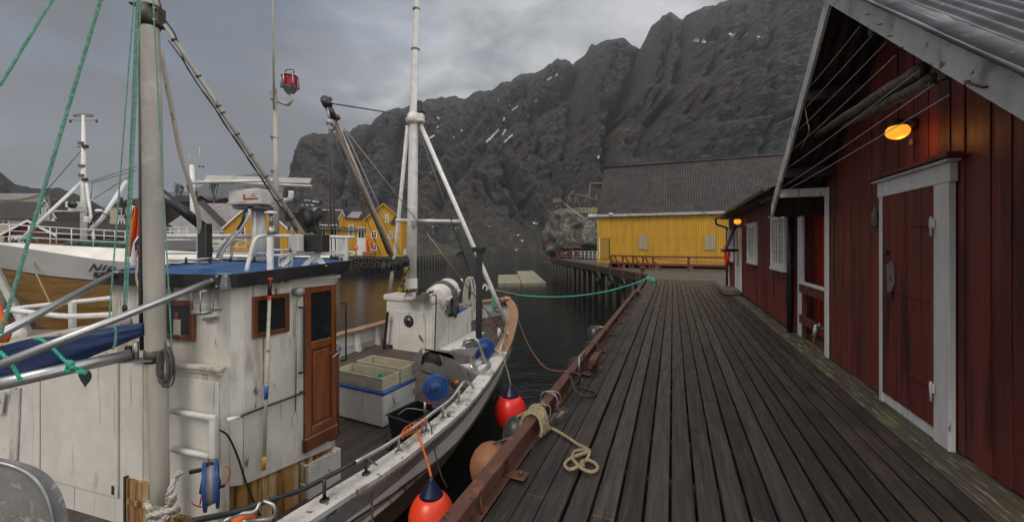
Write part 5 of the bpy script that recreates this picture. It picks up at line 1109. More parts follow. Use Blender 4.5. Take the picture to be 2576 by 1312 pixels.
# grab bars, hook rod, boat pole, hand pipe
for p, q in (((632, 205), (632, 543)), ((848, 183), (850, 480))):
    A = onw(*R5w(*p)); C = onw(*R5w(*q)); m = MB(); u_ = min(A.y, 3.47); m.tube(smooth_path([B(SX, u_ - .02, A.z), B(SX + .06, u_, A.z - .02), B(SX + .06, u_, A.z - .1), B(SX + .06, u_, C.z + .1), B(SX + .06, u_, C.z + .02), B(SX, u_ - .02, C.z)], 4), .011, 'black_paint', 8); m.build('grab_bar', wh)
m = MB(); A = hit(*R5w(612, 190), FB, 0, SX + .04); C = hit(*R5w(606, 740), FB, 0, SX + .04); m.tube([A, C], .008, 'galv', 6); m.tube(smooth_path([A, A + Vector((.01, 0, .04)), A + Vector((.03, 0, .07)), A + Vector((.01, 0, .11)), A + Vector((-.03, 0, .1))], 4), .004, 'galv', 5)
m.build('gaff_hook', F=frame(A.x, A.y, FBANG, A.z), label='steel gaff hook hanging between the window and the varnished door', cat='gaff hook')
m = MB(); pts = [hit(*R5w(*p), FB, 0, SX + .03) for p in ((606, 740), (590, 770), (586, 800), (600, 822), (616, 800), (614, 765), (606, 740))]; m.tube(smooth_path(pts, 4), .003, 'rope_bright', 5); m.build('cord_loop', F=frame(C.x, C.y, FBANG, C.z), label='thin yellow green cord loop under the gaff hook', cat='cord')
pt_ = thing('boat_hook_pole', frame(*hit(*R5w(443, 1040), FB, 0, SX + .08).xy, FBANG), 'long pale pole with red collar and blue band leaning on the wheelhouse', 'pole')
A = hit(*R5w(475, 55), FB, 0, SX + .14); C = hit(*R5w(443, 1042), FB, 0, SX + .06); m = MB(); m.tube([A.lerp(C, .10), C], .016, 'crate_wood', 10); m.build('shaft', pt_)
m = MB(); m.tube([A, A.lerp(C, .10)], .019, 'black_plastic', 10); m.build('grip', pt_); m = MB(); m.tube([A.lerp(C, .0), A.lerp(C, .015)], .024, 'fender_red', 10); m.tube([A.lerp(C, .095), A.lerp(C, .11)], .021, 'fender_red', 10); m.build('collar', pt_)
m = MB(); m.tube([A.lerp(C, .56), A.lerp(C, .63)], .0185, 'blue_plastic', 10); m.build('band', pt_); m = MB(); m.tube([A.lerp(C, .93), A.lerp(C, 1.0)], .0175, 'hose_yellow', 10); m.build('tip', pt_)
m = MB(); A = hit(*R5w(318, 772), FB, 0, SX + .07); C = hit(*R5w(642, 648), FB, 0, SX + .05); m.tube(smooth_path([A, A.lerp(C, .2) + Vector((0, 0, .005)), C, C + (B(-.05, 0, 0) - B(0, 0, 0))], 4), .012, 'black_worn', 8); m.tube([hit(*R5w(256, 787), FB, 0, SX + .07), A], [.022, .018], 'white_pipe', 8); m.build('grab_rail', wh)
m = MB(); A = hit(*R5w(618, 128), FB, 0, SX + .06); n_ = B(1, 0, 0) - B(0, 0, 0); m.lathe(A - n_ * .06, A + n_ * .05, [(0, .04), (.5, .05), (1, .055)], 'galv', 16); m.lathe(A + n_ * .05, A + n_ * .055, [(0, .045), (1, .045)], 'lens', 16); m.build('bulkhead_lamp', wh)
m = MB(); m.tube(smooth_path([hit(*R5w(*p), FB, 0, SX + .03) for p in ((216, 838), (255, 865), (290, 930), (320, 1010), (345, 1090), (380, 1180), (425, 1280))], 4), .009, 'black_plastic', 6); m.build('power_cable', wh)
# steps on the steel base below the door
m = MB(); m.box(FB, (1.55, 3.0, -1.32), (1.655, 3.44, -.92), 'clean_white', None, .004); m.build('step_box', wh)
for p, q in (((632, 1010), (782, 950)), ((632, 1115), (778, 1040))):
    A = hit(*R5w(*p), FB, 0, SX + .005); C = hit(*R5w(*q), FB, 0, SX + .005); m = MB(); o_ = n_ * .10; m.tube(smooth_path([A, A + o_ * .8, A + o_ + Vector((0, 0, -.0)), C + o_, C + o_ * .8, C], 3), .009, 'cream_wall', 8); m.build('step_rung', wh)
# aft window, lantern
def onA(px, py, o=0.0): return loc(FA, hit(px, py, FA, 1, -o))
A = onA(422, 752); C = onA(494, 857); m = MB(); m.box(FA, (A.x, -.012, C.z + .02), (C.x - .02, -.004, A.z - .02), 'glass_dark'); m.box(FA, (A.x + .10, -.0135, C.z + .05), (A.x + .20, -.013, C.z + .20), 'mast_paint'); m.box(FA, (A.x + .12, -.0145, C.z + .20), (A.x + .17, -.0135, A.z - .12), 'rope_red'); m.build('window', wh)  # the pale and red boxes on the pane imitate reflections
m = MB(); fr = .05
for lo, hi in (((C.x - fr, C.z), (C.x, A.z)), ((A.x, C.z), (C.x - fr, C.z + fr)), ((A.x, A.z - fr), (C.x - fr, A.z))): m.box(FA, (lo[0], -.035, lo[1]), (hi[0], 0, hi[1]), 'varnish', None, .004)
m.build('window_frame', wh)
c = hit(509, 756, FA, 1, -.16); m = MB(); m.lathe(c - Vector((0, 0, .085)), c + Vector((0, 0, .085)), [(0, .075), (.04, .075), (.05, .062), (.5, .066), (.95, .062), (.96, .07), (1, .05)], 'lens', 18)
m.lathe(c - Vector((0, 0, .12)), c - Vector((0, 0, .086)), [(0, .08), (1, .085)], 'galv', 16); m.lathe(c + Vector((0, 0, .086)), c + Vector((0, 0, .11)), [(0, .075), (1, .04)], 'galv', 16)
for q in range(4): a_ = q * math.pi / 2 + .5; d_ = Vector((math.cos(a_), math.sin(a_), 0)) * .08; m.tube([c + d_ - Vector((0, 0, .1)), c + d_ + Vector((0, 0, .1))], .005, 'galv', 5)
m.beam(c + Vector((0, 0, -.105)), c + Vector((.06, .17, -.105)), .03, .015, 'galv'); m.build('navigation_lantern', wh)
m = MB(); A = hit(573 - 0, 896, FA, 1, -.02); A = hit(512, 895 - 0, FA, 1, -.02); C = hit(548, 893, FA, 1, -.02); 
A = hit(*rg(0, 450, .3963)(1443, 1130), FA, 1, -.02); C = hit(*rg(0, 450, .3963)(1545, 1118), FA, 1, -.02); m.beam(A, C, .02, .03, 'galv'); m.build('hasp', wh)

# ---------------- roof
m = MB(); ru = [2.08, 2.5, 3.0, 3.4, 3.78]; 
def rz(u, s): return 1.30 + .058 * (u - 2.08) + .0 * s
edge = [(1.78, 2.16), (1.80, 3.0), (1.77, 3.46), (1.6, 3.66), (1.2, 3.72), (.3, 3.72), (-.3, 3.66), (-.55, 3.4), (-.35, 2.6), (C1l.x - .12, C1l.y - .1), (1.66, 2.07)]
m.prism(FB, edge, [rz(u, s) - .11 for s, u in edge], [rz(u, s) - .004 for s, u in edge], 'black_paint')
inn = [(s * .965 + .01, u * .985 + .03) for s, u in edge]; m.prism(FB, inn, [rz(u, s) - .003 for s, u in inn], [rz(u, s) + .004 for s, u in inn], 'roof_blue', .5)
wroof = m.build('wheelhouse_roof', boat)
m = MB(); k = len(edge); vs = []
for i in range(k): s_, u_ = edge[i]; vs += [B(s_, u_, rz(u_, s_) - .11), B(s_ * 1.012, u_ + (.012 if u_ > 3 else -.008), rz(u_, s_) + .02), B(s_ * .985, u_ * .995 + .012, rz(u_, s_) + .02), B(s_ * .985, u_ * .995 + .012, rz(u_, s_))]
m.add(vs, [(4*i+q, 4*((i+1) % k)+q, 4*((i+1) % k)+q+1, 4*i+q+1) for i in range(k) for q in range(3)], 'black_paint', False); m.build('fascia', wroof)
for s_, u_ in ((1.70, 2.115), (C1l.x - .06, C1l.y - .06)):
    m = MB(); q = B(s_, u_, 0); m.box(frame(q.x, q.y, math.atan2(-.28, .96)), (-.08, -.035, rz(u_, s_) - .12), (.05, .02, rz(u_, s_) + .03), 'galv', None, .004)
    for dx_ in (-.055, .025):
        for dz_ in (-.09, 0): m.lathe(q + Vector((dx_, -.05, rz(u_, s_) + dz_)), q + Vector((dx_, -.02, rz(u_, s_) + dz_)), [(0, .011), (1, .011)], 'galv', 6)
    m.build('corner_bracket', wroof)
# ---------------- roof gear
def part(nm, fn, parent=None): m = MB(); fn(m); return m.build(nm, parent or boat)
Rb = rg(440, 420, .2592)
rd = part('radar', lambda m: (m.tube([Pd(651, 664, 5.1), Pd(651, 524, 5.1)], [.085, .075], 'clean_white', 12), m.tube([Pd(642, 668, 4.95), Pd(642, 530, 4.95)], .02, 'white_pipe', 8),
     m.box(frame(*Pd(651, 520, 5.1).xy, -.15, Pd(651, 526, 5.1).z), (-.22, -.16, -.012), (.24, .16, .006), 'galv')))
def rbody(m):
    c = Pd(642, 500, 5.0); F = frame(c.x, c.y, -.22, c.z)
    m.prism(F, [(-.235, -.16), (-.20, -.19), (.23, -.19), (.25, -.16), (.25, .17), (.22, .2), (-.20, .2), (-.235, .17)], [-.06] * 8, [.085] * 8, 'clean_white'); m.prism(F, [(-.245, -.17), (-.21, -.2), (.24, -.2), (.26, -.17), (.26, .18), (.23, .21), (-.21, .21), (-.245, .18)], -.085, -.058, 'worn_white')
    m.prism(F, [(-.19, -.15), (.21, -.15), (.21, .15), (-.19, .15)], [-.13] * 4, [-.086] * 4, 'galv'); m.prism(F, [(-.17, -.14), (.2, -.14), (.2, .14), (-.17, .14)], [.085] * 4, [.11] * 4, 'clean_white')
    m.box(F, (-.05, -.1, .11), (.12, .1, .135), 'galv'); m.box(F, (.02, -.1925, -.035), (.245, -.189, -.015), 'text_red'); m.box(F, (.02, -.1925, -.015), (.045, -.189, .035), 'text_red'); m.box(F, (.13, -.1925, .0), (.225, -.189, .045), 'white_wood')
part('radar_housing', rbody, rd)
c = Pd(642, 500, 5.0); Fr = frame(c.x, c.y, -.22, c.z) @ Matrix.Translation((.178, -.1945, .022)) @ Matrix.Rotation(math.pi / 2, 4, 'X'); textmesh('JRC', 'lettering', Fr, .042, 'text_red', rd)
def scan(m):
    a0, a1 = Pd(517, 450, 4.75), Pd(785, 457, 5.15); d = (a1 - a0).normalized(); F = frame(a0.x, a0.y, math.atan2(d.y, d.x), a0.z); L = (a1 - a0).length
    m.slab([F @ Vector(p) for p in ((0, -.05, -.028), (.03, -.055, .038), (.03, .05, .04), (0, .05, -.028))], (F @ Vector((L - .03, 0, 0)) - F @ Vector((0, 0, 0))) + Vector((0, 0, a1.z - a0.z)), 'clean_white'); m.box(F, (.0, -.06, -.045), (L, .055, -.02), 'clean_white', None, .006)
part('radar_scanner', scan, rd)
# cables and hoses up to the radar
part('cable_bundle', lambda m: [m.tube(smooth_path([Pd(*Rb(*p), 4.6) for p in pts], 5), r_, mt, 6) for pts, r_, mt in (
    ([(660, 1170), (690, 1100), (800, 960), (900, 850), (980, 700), (960, 660)], .017, 'cable_grey'), ([(700, 1165), (730, 1090), (830, 960), (930, 840), (1010, 700), (1000, 640)], .017, 'white_pipe'), ([(820, 1180), (812, 1080), (830, 1010), (900, 985), (980, 1010), (1000, 1050)], .013, 'cable_grey'),
    ([(890, 870), (940, 790), (965, 700), (990, 640), (1040, 610)], .024, 'black_plastic'))], wroof)
def bundle(m):
    for k in range(6):
        pts = [Pd(420 + dx, 652 + k * 1.9 + 2.5 * math.sin(dx * .03 + k * 1.3) - dx * .02, 4.15 + .02 * k) for dx in range(0, 270, 22)]; m.tube(smooth_path(pts, 3), .0065, ('cable_grey', 'white_pipe', 'black_plastic')[k % 3], 5)
    for x_ in (468, 528, 580, 640): c_ = Pd(x_, 655 - (x_ - 420) * .02, 4.12); m.tube([c_ + Vector((0, 0, .03)), c_ - Vector((0, 0, .03))], .011, 'black_plastic', 6)
part('deck_cables', bundle, wroof)
part('cable_coil', lambda m: [m.tube([Pd(718 + 17 * math.cos(q + k), 672 - 14 + (10 + 5 * k) * math.sin(q) * 1.3, 4.35) for q in np.linspace(0, 6.28, 20)[:-1]], .006, 'white_pipe', 5, closed=True) for k in range(4)], wroof)
# roof rails
Rr = rg(600, 350, .3431)
def dr_t(x): return 3.95 + (x - 621) / 248 * .9
def rpath(pts, off=0.0): return smooth_path([Pd(*Rr(*p), dr_t(Rr(*p)[0]) + off) for p in pts], 4)
rr_ = part('roof_railing', lambda m: (m.tube(rpath([(270, 1205), (295, 1100), (325, 985), (350, 935), (395, 915), (470, 912), (640, 914), (900, 920), (1155, 925)]), .020, 'white_pipe', 10), m.tube(rpath([(485, 1072), (780, 1064), (1090, 1056)]), .014, 'white_pipe', 8), m.tube(rpath([(490, 1028), (800, 1036), (1120, 1045), (1155, 1060), (1120, 1075)], .35), .014, 'white_pipe', 8)), wroof)
part('railing_post', lambda m: m.beam(Pd(*Rr(464, 918), 4.05), Pd(*Rr(467, 1195), 4.02), .05, .03, 'white_pipe', up=Vector((0, 1, 0))), wroof)
part('railing_post', lambda m: m.beam(Pd(*Rr(1085, 930), 4.85), Pd(*Rr(1085, 1150), 4.85), .05, .04, 'white_pipe', up=Vector((0, 1, 0))), wroof)
part('railing_post', lambda m: m.beam(Pd(*Rr(1050, 935), 5.2), Pd(*Rr(1050, 1140), 5.2), .05, .04, 'white_pipe', up=Vector((0, 1, 0))), wroof)
part('railing_post', lambda m: m.beam(Pd(*Rr(830, 1040), 4.8), Pd(*Rr(830, 1165), 4.8), .05, .04, 'white_pipe', up=Vector((0, 1, 0))), wroof)
part('aft_railing', lambda m: (m.tube([Pd(418, 594, 4.9), Pd(636, 594, 5.2)], .03, 'white_pipe', 8), m.tube([Pd(418, 637, 4.8), Pd(700, 637, 5.0)], .012, 'white_pipe', 6)), wroof)
part('wind_screen', lambda m: m.slab([Pd(420, 604, 4.9), Pd(498, 604, 4.95), Pd(498, 629, 4.95), Pd(420, 629, 4.9)], (0, .02, 0), 'galv'), wroof)
part('railing_post', lambda m: m.beam(Pd(503, 598, 4.9), Pd(503, 665, 4.9), .06, .03, 'white_pipe', up=Vector((0, 1, 0))), wroof)
for (x0, y0, x1, y1) in ((866, 1038, 738, 1170), (670, 1040, 560, 1185), (848, 1075, 915, 1170)): part('railing_brace', lambda m: m.beam(Pd(*Rr(x0, y0), 4.55), Pd(*Rr(x1, y1), 4.45), .055, .025, 'white_pipe', up=Vector((0, 1, 0))), wroof)
part('junction_box', lambda m: (m.box(frame(*Pd(743, 611, 4.35).xy, -.1, Pd(743, 611, 4.35).z), (-.062, -.04, -.095), (.062, .06, .095), 'worn_white', None, .008)), wroof)
def hooter(m):
    c = Pd(788, 611, 4.5); F = frame(c.x, c.y, -.1, c.z); m.box(F, (-.07, -.07, -.10), (.145, .1, .10), 'black_paint', None, .008); 
    for k in range(5): m.tube([F @ Vector((-.135 + .014 * k, -.02, -.085)), F @ Vector((-.135 + .014 * k, -.02, .085))], .006, 'steel', 5)
part('loudhailer', hooter, wroof)
def bag(m):
    vs = []; pts = [(705, 690), (690, 760), (700, 830), (735, 890), (790, 870), (830, 900), (850, 885), (825, 830), (830, 780), (868, 745), (862, 722), (800, 705), (750, 682)]
    m.slab([Pd(*Rr(*p), 4.75) for p in pts], (0, .12, 0), 'black_rubber'); m.lathe(Pd(*Rr(745, 775), 4.72), Pd(*Rr(815, 775), 4.76), [(0, .10), (.4, .12), (1, .03)], 'black_rubber', 10)
part('covered_searchlight', bag, wroof)
part('searchlight_stand', lambda m: (m.box(frame(*Pd(*Rr(648, 755), 4.85).xy, 0, Pd(*Rr(648, 755), 4.85).z), (-.07, -.05, -.06), (.07, .06, .06), 'red_metal', None, .01), m.box(frame(*Pd(*Rr(645, 815), 4.85).xy, 0, Pd(*Rr(645, 815), 4.85).z), (-.05, -.04, -.03), (.05, .04, .03), 'galv'), m.tube([Pd(*Rr(645, 830), 4.85), Pd(*Rr(645, 905), 4.85)], .022, 'white_pipe', 8)), wroof)
part('antenna_dome', lambda m: (m.lathe(Pd(*Rr(472, 735), 4.1), Pd(*Rr(472, 708), 4.1), [(0, .055), (.35, .062), (.7, .055), (1, .02)], 'clean_white', 18), m.tube([Pd(*Rr(472, 735), 4.1), Pd(*Rr(474, 830), 4.1)], .02, 'galv', 8), m.lathe(Pd(*Rr(484, 900), 4.1), Pd(*Rr(478, 835), 4.1), [(0, .06), (1, .03)], 'galv', 4)), wroof)
# aerial pole with red lantern
ap = part('aerial_pole', lambda m: (m.tube([Pd(697, 664, 4.7), Pd(694, 450, 4.7), Pd(691, 222, 4.7)], [.032, .029, .026], 'mast_paint', 10), m.tube([Pd(689, 275, 4.66), Pd(687, 0, 4.66), Pd(685, -260, 4.66)], [.013, .011, .008], 'mast_paint', 7), m.box(frame(*Pd(688, 240, 4.68).xy, 0, Pd(688, 240, 4.68).z), (-.035, -.03, -.05), (.01, .02, .05), 'galv'), [m.tube([Pd(691 + 6, y, 4.7) - Vector((.06, 0, 0)), Pd(697, y, 4.7)], .031, 'galv', 8) for y in (345, 430, 520, 610)]))
R8 = rg(750, 180, .2439)
part('lantern_arm', lambda m: m.tube(smooth_path([Pd(*R8(135, 425), 4.7), Pd(*R8(200, 455), 4.68), Pd(*R8(245, 462), 4.66), Pd(*R8(280, 430), 4.65), Pd(*R8(290, 370), 4.65), Pd(*R8(270, 340), 4.65)], 4), .022, 'mast_paint', 9), ap)
def lantern(m):
    b_, t_ = Pd(*R8(270, 345), 4.65), Pd(*R8(266, 105), 4.65)
    m.lathe(b_, t_, [(0, .04), (.06, .04), (.1, .06), (.2, .066), (.25, .08), (.28, .084)], 'galv', 20); m.lathe(b_, t_, [(.28, .072), (.4, .076), (.55, .075), (.7, .076), (.82, .072)], 'nav_red', 22); m.lathe(b_, t_, [(.82, .082), (.86, .08), (.9, .066), (.98, .055), (1, .04)], 'galv', 20)
    for q in range(6): a_ = q * math.pi / 3 + .3; d_ = Vector((math.cos(a_), math.sin(a_), 0)) * .095; m.tube([b_.lerp(t_, .24) + d_, b_.lerp(t_, .84) + d_], .008, 'galv', 6)
    for f_ in (.26, .83): m.lathe(b_.lerp(t_, f_), b_.lerp(t_, f_ + .03), [(0, .095), (1, .095)], 'galv', 6)
    for zz in (.36, .44, .52, .60, .68, .76): m.lathe(b_.lerp(t_, zz), b_.lerp(t_, zz + .02), [(0, .077), (.5, .082), (1, .077)], 'nav_red', 20)
    m.tube(smooth_path([t_ + Vector((-.05, 0, 0)), t_ + Vector((-.05, 0, .03)), t_ + Vector((0, 0, .045)), t_ + Vector((.05, 0, .03)), t_ + Vector((.05, 0, 0))], 3), .006, 'black_paint', 6)
part('red_lantern', lantern, ap)
part('vent_pipe', lambda m: m.tube(smooth_path([Pd(*Rr(545, 620), 4.7), Pd(*Rr(600, 622), 4.65), Pd(*Rr(632, 605), 4.62), Pd(*Rr(640, 545), 4.62)], 4), .03, 'white_pipe', 9), ap)
part('crossbar', lambda m: m.tube([Pd(479, 459, 4.6), Pd(695, 454, 4.7)], .020, 'white_pipe', 8))
part('exhaust_pipe', lambda m: (m.tube([Pd(400, 482, 4.2), Pd(508, 568, 4.4)], .052, 'black_worn', 10), m.beam(Pd(515, 562, 4.4), Pd(516, 664, 4.4), .10, .10, 'black_worn', up=Vector((0, 1, 0)), bev=.006)))
# ---------------- main mast and stays
mst = part('mast', lambda m: (m.tube([Pd(376, -320, 3.62), Pd(377, 0, 3.62), Pd(382, 300, 3.6), Pd(388, 700, 3.6), Pd(397, 1000, 3.6), Pd(402, 1190, 3.6), Pd(404, 1420, 3.6)], [.060, .066, .074, .079, .073, .070, .070], 'mast_paint', 24), m.tube([Pd(354, 50, 3.68), Pd(354, 760, 3.7), Pd(357, 880, 3.7)], .016, 'black_rubber', 8)))
def mband(m):
    c = Pd(377, 46, 3.62); m.lathe(c - Vector((0, 0, .09)), c + Vector((0, 0, .11)), [(0, .078), (.5, .080), (1, .075)], 'dark_steel', 20); F = frame(c.x, c.y, .1, c.z); m.box(F, (.06, -.05, -.08), (.105, .05, .10), 'dark_steel', None, .004); m.box(F, (-.13, -.07, .09), (.08, -.02, .105), 'dark_steel', None, .004)
    for z_ in (-.05, .06): m.lathe(F @ Vector((.085, -.075, z_)), F @ Vector((.085, -.05, z_)), [(0, .012), (1, .012)], 'steel', 6)
part('mast_fitting', mband, mst)
def goose(m):
    c = Pd(391, 884, 3.6); m.lathe(c - Vector((0, 0, .09)), c + Vector((0, 0, .02)), [(0, .084), (1, .084)], 'dark_steel', 20); m.box(frame(c.x, c.y, .2, c.z - .06), (-.22, -.10, -.006), (.03, .04, .006), 'galv'); m.tube([c + Vector((-.14, -.04, -.06)), c + Vector((-.14, -.04, .10))], .022, 'galv', 10); m.lathe(c + Vector((-.22, -.03, -.05)), c + Vector((-.22, -.03, .06)), [(0, .03), (1, .025)], 'dark_steel', 10)
part('gooseneck', goose, mst)
def strut1(m):
    a_, b_ = Pd(413, 62, 3.62), Pd(766, 592, 4.45); m.tube([a_, a_.lerp(b_, .12), b_], [.014, .021, .022], 'mast_paint', 9)
    m.tube(smooth_path([Pd(400, 0, 3.6), Pd(416, 50, 3.61), Pd(440, 86, 3.66)] + [a_.lerp(b_, t) + Vector((-.035, -.01, -.02 - .012 * math.sin(t * 34))) for t in np.linspace(.15, .97, 18)], 3), .007, 'black_rubber', 5); m.tube(smooth_path([a_.lerp(b_, t) + Vector((-.028, -.015, -.03 - .01 * math.sin(t * 27 + 1))) for t in np.linspace(.05, .95, 18)], 3), .006, 'black_plastic', 5)
    for t in (.06, .21, .34, .37, .47, .57, .68, .8, .9): c_ = a_.lerp(b_, t); m.tube([c_ - (b_ - a_).normalized() * .008, c_ + (b_ - a_).normalized() * .008], .027, 'dark_steel', 8)
part('mast_strut', strut1)
part('mast_strut', lambda m: m.tube(smooth_path([Pd(402, 120, 3.75), Pd(430, 265, 3.9), Pd(452, 378, 4.05), Pd(480, 470, 4.2), Pd(499, 540, 4.3), Pd(503, 606, 4.4)], 5), .022, 'mast_paint', 9))
# awning tubes and booms
part('awning_tube', lambda m: (m.tube([Pd(-60, 872, 2.65), Pd(285, 690, 4.02)], .031, 'alu', 14), m.tube([Pd(283, 691, 4.02), Pd(302, 682, 4.1)], [.031, .02], 'alu', 12)))
part('awning_tube', lambda m: (m.tube([Pd(-60, 940, 2.55), Pd(535, 706, 3.62)], .030, 'alu', 14), m.tube([Pd(533, 707, 3.61), Pd(562, 694, 3.66)], [.030, .02], 'alu', 12)))
boom = part('boom', lambda m: m.tube([Pd(-60, 978, 2.9), Pd(330, 891, 3.52)], .050, 'alu', 16))
part('gaff_spar', lambda m: m.tube([Pd(-50, 882, 3.2), Pd(330, 808, 3.65)], .042, 'mast_paint', 12))
def sail(m):
    pts = []; N_ = 26; k = 26
    for i in range(N_ + 1):
        t = i / N_; c = Pd(372 - 440 * t, 824 + 122 * t, 3.62 - .62 * t); ry = .06 + .02 * math.sin(t * 9); rzv = .052 + .11 * min(1, t * 1.5) 
        for j in range(k):
            q = 2 * math.pi * j / k; f = 1 + .13 * math.sin(5 * q + 2.5 * t + 2 * math.sin(t * 5)) + .10 * mn.noise(Vector((t * 6, math.cos(q) * 2, math.sin(q) * 2)))
            pts.append(c + Vector((0, math.cos(q) * ry * f, math.sin(q) * rzv * f)))
    m.add(pts, [(i*k+j, (i+1)*k+j, (i+1)*k+(j+1) % k, i*k+(j+1) % k) for i in range(N_) for j in range(k)] + [tuple(range(k)), tuple(N_ * k + j for j in range(k))[::-1]], 'tarp_blue', True)
m = MB(); sail(m); m.build('furled_sail', F=Matrix.Translation(Pd(200, 870, 3.4)), label='dark blue sail furled along the boom behind the aluminium tubes', cat='sail')
def tie(pts, d, rad, mt, lab, nm='rope_lashing'):
    m = MB(); m.rope(smooth_path([Pd(*p, d if not isinstance(d, list) else d[i]) for i, p in enumerate(pts)], 4), rad, mt); m.build(nm, F=Matrix.Translation(Pd(*pts[0], d if not isinstance(d, list) else d[0])), label=lab, cat='lashing', group='rope lashings round the furled sail')
R3l = rg(0, 940, .4018)
tie([R3l(*p) for p in ((245, 30), (290, 35), (330, 65), (390, 115), (440, 170), (475, 200))], 2.98, .011, 'rope_bright', 'green lashing slanting over the blue sail to the knot by the heart')
m = MB(); kp = [R3l(*p) for p in ((470, 185), (510, 195), (500, 240), (470, 260), (480, 205), (520, 230), (560, 245), (598, 270), (560, 262), (520, 240), (490, 230), (505, 200), (475, 215), (465, 262))]; m.rope(smooth_path([Pd(*p, 3.0 - .02 * (i % 3)) for i, p in enumerate(kp)], 4), .013, 'rope_bright'); m.build('rope_knot', F=Matrix.Translation(Pd(*kp[0], 3)), label='bright green knot on the boom in front of the heart cutout', cat='knot')
tie([R3l(*p) for p in ((0, 120), (40, 160), (90, 220), (120, 270), (150, 330))], 2.72, .012, 'rope_bright', 'green lashing round the boom at the left picture edge')
tie([rg(0, 450, .3963)(*p) for p in ((800, 1170), (820, 1200), (822, 1250), (815, 1310), (800, 1340))], 3.25, .009, 'rope_green', 'pale green lashing round the sail nearest the mast')
# green halyards
def hal(a_, b_, rad, lab, d0, d1, nm='halyard', mt='rope_green'):
    A_, B_ = Pd(*a_, d0), Pd(*b_, d1); ex = (A_ - B_); A_ = A_ + ex * .25; m = MB(); m.rope([A_, B_], rad * (.72 if rad > .008 else .80), mt); m.build(nm, F=Matrix.Translation(B_), label=lab, cat='rope', group='green halyards of the near boat')
hal((131, 0), (0, 214), .0125, 'green rope crossing the top left corner of the sky', 2.6, 2.4)
hal((253, 0), (2, 838), .0150, 'thick green rope running from the top down to the orange buoy', 2.7, 2.5)
hal((337, 0), (275, 800), .0072, 'green halyard tied to the sail, leftmost beside the mast', 3.45, 3.4)
hal((344, 0), (311, 762), .0072, 'left strand of the three green tackle ropes beside the mast', 3.5, 3.45)
hal((349, 0), (314, 762), .0072, 'middle strand of the three green tackle ropes beside the mast', 3.47, 3.43)
hal((354, 0), (319, 762), .0072, 'right strand of the three green tackle ropes beside the mast', 3.46, 3.42)
hal((385, 0), (432, 868), .0072, 'green halyard hanging in front of the mast and window', 3.35, 3.42)
m = MB(); c = Pd(314, 775, 3.43); m.ball(c, (.022, .015, .045), 'black_plastic', 12); m.tube([c - Vector((0, 0, .04)), c - Vector((0, 0, .10))], .010, 'galv', 6); m.build('tackle_block', F=Matrix.Translation(c), label='small black pulley block at the foot of the green tackle', cat='pulley')
# wire coil on the mast, rope round the mast foot
c = Pd(417, 918, 3.42); m = MB(); coil(c, .065, .155, 9, 'wire', m, .005); coil(c + Vector((0, -.02, .01)), .055, .14, 6, 'rope_grey', m, .006); m.tube([c + Vector((0, 0, .13)), c + Vector((-.01, 0, .22))], .008, 'rope_grey', 5); m.build('wire_coil', F=Matrix.Translation(c), label='hank of grey wire hanging on the mast under the gooseneck', cat='wire coil')
m = MB(); pts = [R3l(*p) for p in ((1262, 965), (1235, 990), (1205, 1060), (1180, 1130), (1190, 1190), (1215, 1150), (1205, 1130), (1180, 1200), (1120, 1225), (1050, 1210), (1035, 1180), (1060, 1225), (1130, 1240), (1220, 1220), (1240, 1235), (1160, 1255), (1080, 1250), (1040, 1275), (1100, 1310), (1160, 1280), (1180, 1240))]
m.rope(smooth_path([Pd(*p, 3.36 + .05 * math.sin(i * 1.9)) for i, p in enumerate(pts)], 5), .024, 'rope_white'); m.build('mast_rope', F=Matrix.Translation(Pd(404, 1285, 3.4)), label='thick off white rope knotted round the foot of the mast', cat='rope')

# ---------------- deckhouse aft (heart door, ladder frame)
F2 = FA; TY = -.05; zT = .42
m = MB(); xl = -3.6
xr = loc(F2, hit(556, 1000, F2, 1, TY)).x
m.box(F2, (xl, TY, -1.32), (-1.6, .9, zT), 'boat_white', .5); m.box(F2, (-1.6, TY, -1.32), (xr, .03, zT), 'boat_white', .5)
x = xl
while x < loc(F2, hit(372, 1000, F2, 1, TY)).x - .1: w_ = random.uniform(.30, .42); m.box(F2, (x + .002, TY - .008, -1.3), (x + w_ - .002, TY + .01, zT - .01), 'clean_white', random.random()); x += w_
dk = m.build('deckhouse', boat)
m = MB(); a_ = loc(F2, hit(424, 930, F2, 1, TY)).x; m.box(F2, (a_ - .5, TY - .05, zT - .005), (xr + .04, TY + .03, zT + .025), 'boat_white', None, .004); m.box(F2, (a_, TY - .025, zT - .045), (xr + .02, TY, zT - .006), 'boat_white', None, .003); m.build('cornice', dk)
m = MB(); p1 = loc(F2, hit(427, 945, F2, 1, TY - .01)); p2 = loc(F2, hit(549, 1290, F2, 1, TY - .01)); m.box(F2, (p1.x, TY - .014, -1.2), (p2.x, TY + .0, p1.z), 'clean_white', None, .003); m.build('hatch_panel', dk)
for p, q in (((1185, 538), (1500, 575)), ((1185, 800), (1470, 845))):
    m = MB(); A = hit(*R3l(*p), F2, 1, TY - .06); C = hit(*R3l(*q), F2, 1, TY - .06); A.z = (A.z + C.z) / 2; C.z = A.z; m.tube([A, C], .026, 'clean_white', 12); m.build('ladder_rung', dk)
m = MB(); A = hit(*R3l(1492, 565), F2, 1, TY - .06); C = hit(*R3l(1492, 865), F2, 1, TY - .06); m.beam(A, C, .055, .04, 'clean_white', up=Vector((0, 1, 0)), bev=.006); m.build('ladder_rail', dk)
